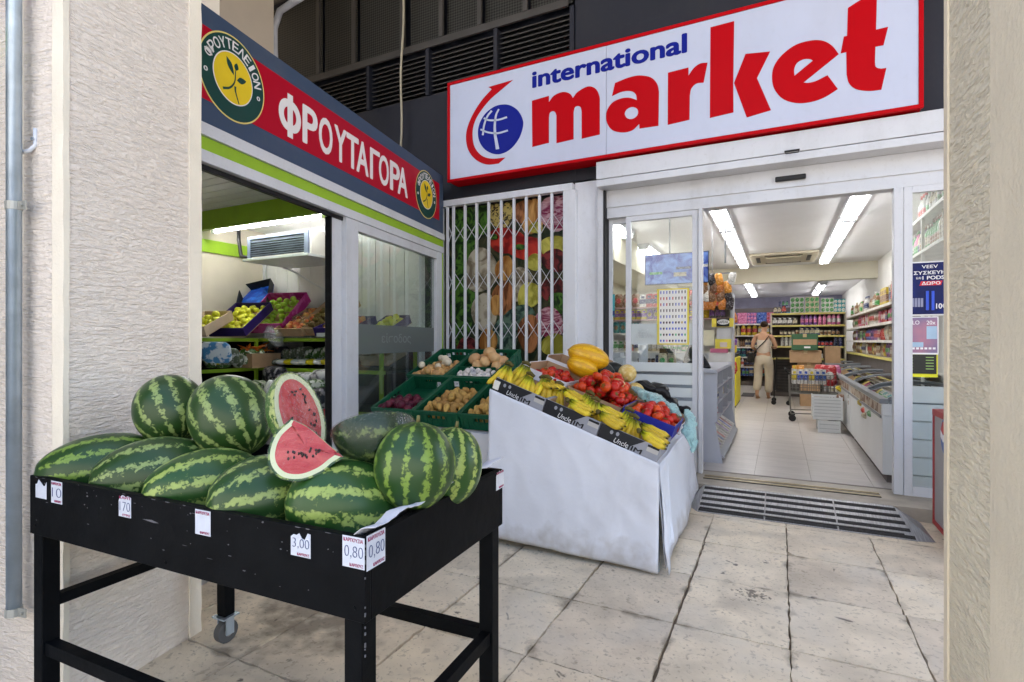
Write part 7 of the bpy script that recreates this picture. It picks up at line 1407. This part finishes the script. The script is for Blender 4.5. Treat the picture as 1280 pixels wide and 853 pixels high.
for R_, mt, h in ((.125, mat('emblem_rim', (.35, .42, .5), .4), .001), (.115, mat('emblem_blue', (.02, .10, .38), .35), .002)): MB().prism([(uc+R_*.8*math.cos(2*math.pi*k/n), vc+R_*math.sin(2*math.pi*k/n)) for k in range(n)], EP, 0, h).build('emblem', mt, co)
MB().prism([(uc-.09, vc-.015), (uc-.03, vc-.045), (uc+.03, vc-.01), (uc+.09, vc-.02), (uc+.09, vc+.02), (uc+.03, vc+.035), (uc-.03, vc-.0), (uc-.09, vc+.03)], EP, .0021, .003).build('emblem_wave', WPR, co)
MB().prism([(uc-.088, vc+.034), (uc-.03, vc+.004), (uc+.03, vc+.04), (uc+.085, vc+.025), (uc+.05, vc+.085), (uc, vc+.1), (uc-.05, vc+.085)], EP, .0021, .003).build('emblem_top', mat('emblem_red', (.5, .03, .03), .4), co)
bx_ = onX(1172, 500, 1.05); tag(MB().box(1.0, 1.25, 4.2, 4.45, .831, 1.0).build('carton', mat('tan_carton', (.45, .36, .2), .7), None, loc=(1.1, 4.3, .83)), 'small tan carton standing on the red edged drinks cooler', 'box')
# ------------------------------------------------------------------ the customer
def person():
    t = thing('person', 'woman in beige top and cream trousers with black shoulder bag walking down the aisle', 'person', (-.30, 12.3, FZ))
    SK = mat('skin', (.48, .27, .17), .5, var=.05); HA = mat('dark_hair', (.035, .02, .012), .6); TR = mat('cream_trousers', (.52, .45, .35), .8, var=.06, bump=.3, bscale=30); TP = mat('beige_top', (.60, .52, .44), .8, var=.06); BG = mat('black_leather', (.015, .013, .013), .4)
    def skin(name, mt, V_, E_, sub=2):
        me = bpy.data.meshes.new(name); me.from_pydata([v[0] for v in V_], E_, []); me.materials.append(mt); o = bpy.data.objects.new(name, me); C.objects.link(o); o.parent = t
        m_ = o.modifiers.new('k', 'SKIN'); m_.use_smooth_shade = True
        if not me.skin_vertices: me.skin_vertices.new()
        for i, v in enumerate(V_): me.skin_vertices[0].data[i].radius = (v[1], v[2] if len(v) > 2 else v[1]); me.skin_vertices[0].data[i].use_root = (i == 0)
        o.modifiers.new('s', 'SUBSURF').levels = sub; o.modifiers['s'].render_levels = sub; return o
    # local: x right, y away, z up; she faces away and slightly to the right
    body = [((0, 0, .92), .13, .10), ((0, 0, 1.05), .115, .085), ((0, -.01, 1.22), .135, .09), ((0, 0, 1.36), .12, .075), ((.0, .01, 1.43), .05, .05), ((.01, .03, 1.50), .055, .06), ((.015, .04, 1.58), .075, .085), ((.015, .035, 1.64), .05, .06),
            ((-.15, 0, 1.36), .05), ((-.22, -.02, 1.12), .038), ((-.14, .16, 1.02), .030), ((-.07, .23, 1.03), .026), ((.15, 0, 1.36), .05), ((.24, -.01, 1.13), .038), ((.19, .17, 1.10), .030), ((.12, .25, 1.12), .026),
            ((-.09, 0, .84), .085), ((-.10, .03, .50), .058), ((-.11, -.10, .10), .036), ((-.11, -.02, .035), .032), ((-.11, .09, .02), .026), ((.09, 0, .84), .085), ((.09, .06, .50), .058), ((.08, .03, .10), .036), ((.08, .08, .035), .032), ((.08, .18, .02), .026)]
    E_ = [(0, 1), (1, 2), (2, 3), (3, 4), (4, 5), (5, 6), (6, 7), (3, 8), (8, 9), (9, 10), (10, 11), (3, 12), (12, 13), (13, 14), (14, 15), (0, 16), (16, 17), (17, 18), (18, 19), (19, 20), (0, 21), (21, 22), (22, 23), (23, 24), (24, 25)]
    skin('body', SK, body, E_)
    skin('top', TP, [((0, 0, .95), .150, .120), ((0, 0, 1.06), .132, .100), ((0, -.01, 1.20), .145, .105), ((0, 0, 1.33), .125, .088), ((-.08, 0, 1.37), .055), ((.08, 0, 1.37), .055)], [(0, 1), (1, 2), (2, 3), (3, 4), (3, 5)])
    skin('trousers', TR, [((0, 0, .99), .135, .108), ((0, -.01, .90), .155, .125), ((-.10, 0, .80), .105), ((-.105, .03, .50), .088), ((-.115, -.08, .16), .085), ((.10, 0, .80), .105), ((.10, .06, .50), .088), ((.09, .03, .12), .085)], [(0, 1), (1, 2), (2, 3), (3, 4), (1, 5), (5, 6), (6, 7)])
    skin('hair', HA, [((.012, .03, 1.585), .088, .092), ((.012, .0, 1.62), .085, .085), ((.012, -.07, 1.645), .045, .045), ((.012, -.10, 1.65), .03)], [(0, 1), (1, 2), (2, 3)])
    for s, (x, y) in (('a', (-.11, -.0)), ('b', (.08, .11))):
        o = put(MB().ell((0, 0, .012), (.042, .125, .014), 12, 8).mesh('sandal', mat('tan_sandal', (.30, .18, .10), .6), True), 'sandal', (x, y, 0), parent=t)
    for sx in (-.03, .03): put(MB().ell((0, 0, 0), (.006, .004, .006), 6, 4).mesh('eye', BLK), 'eye', (.015+sx, .125, 1.585), parent=t)
    put(MB().ell((0, 0, 0), (.010, .016, .016), 6, 5).mesh('nose', SK, True), 'nose', (.015, .125, 1.565), parent=t); put(MB().ell((0, 0, 0), (.02, .006, .006), 6, 4).mesh('mouth', mat('lips', (.35, .1, .09), .5)), 'mouth', (.015, .118, 1.535), parent=t)
    for sx in (-.073, .073): put(MB().ell((0, 0, 0), (.010, .018, .028), 6, 6).mesh('ear', SK, True), 'ear', (.015+sx, .035, 1.575), parent=t)
    for hx, hy, hz in ((-.07, .25, 1.03), (.12, .27, 1.12)):      # hands: palm, four fingers and a thumb
        for k in range(4): put(MB().tube([(0, 0, 0), (.0, .035, -.004), (.0, .060-.006*abs(k-1.5), -.02)], [.008, .0075, .005], 6).mesh('finger', SK, True), 'finger', (hx-.024+.016*k, hy+.005, hz), parent=t)
        put(MB().tube([(0, 0, 0), (.018, .02, -.004), (.022, .042, -.012)], [.009, .008, .006], 6).mesh('thumb', SK, True), 'thumb', (hx+.02, hy-.02, hz), parent=t)
    put(MB().tube([(.13, -.03, 1.40), (.05, -.115, 1.25), (-.08, -.125, 1.10), (-.17, -.10, .98)], .013, 6).mesh('bag_strap', BG, True), 'bag_strap', (0, 0, 0), parent=t)
    put(MB().tube([(.13, .02, 1.415), (.06, .09, 1.33), (-.1, .12, 1.10), (-.17, .05, .98)], .012, 6).mesh('bag_strap', BG, True), 'bag_strap', (0, 0, 0), parent=t)
    o = put(MB().box(-.06, .06, -.13, .11, -.22, .0).mesh('shoulder_bag', BG), 'shoulder_bag', (-.22, -.05, 1.0), (0, .05, 0), parent=t); b = o.modifiers.new('b', 'BEVEL'); b.width = .025; b.segments = 3
    t.rotation_euler = (0, 0, -.15); t.scale = (1.0, 1.0, .96)
person()
# the end: tidy up helper properties
for o in bpy.data.objects:
    if 'org' in o: del o['org']
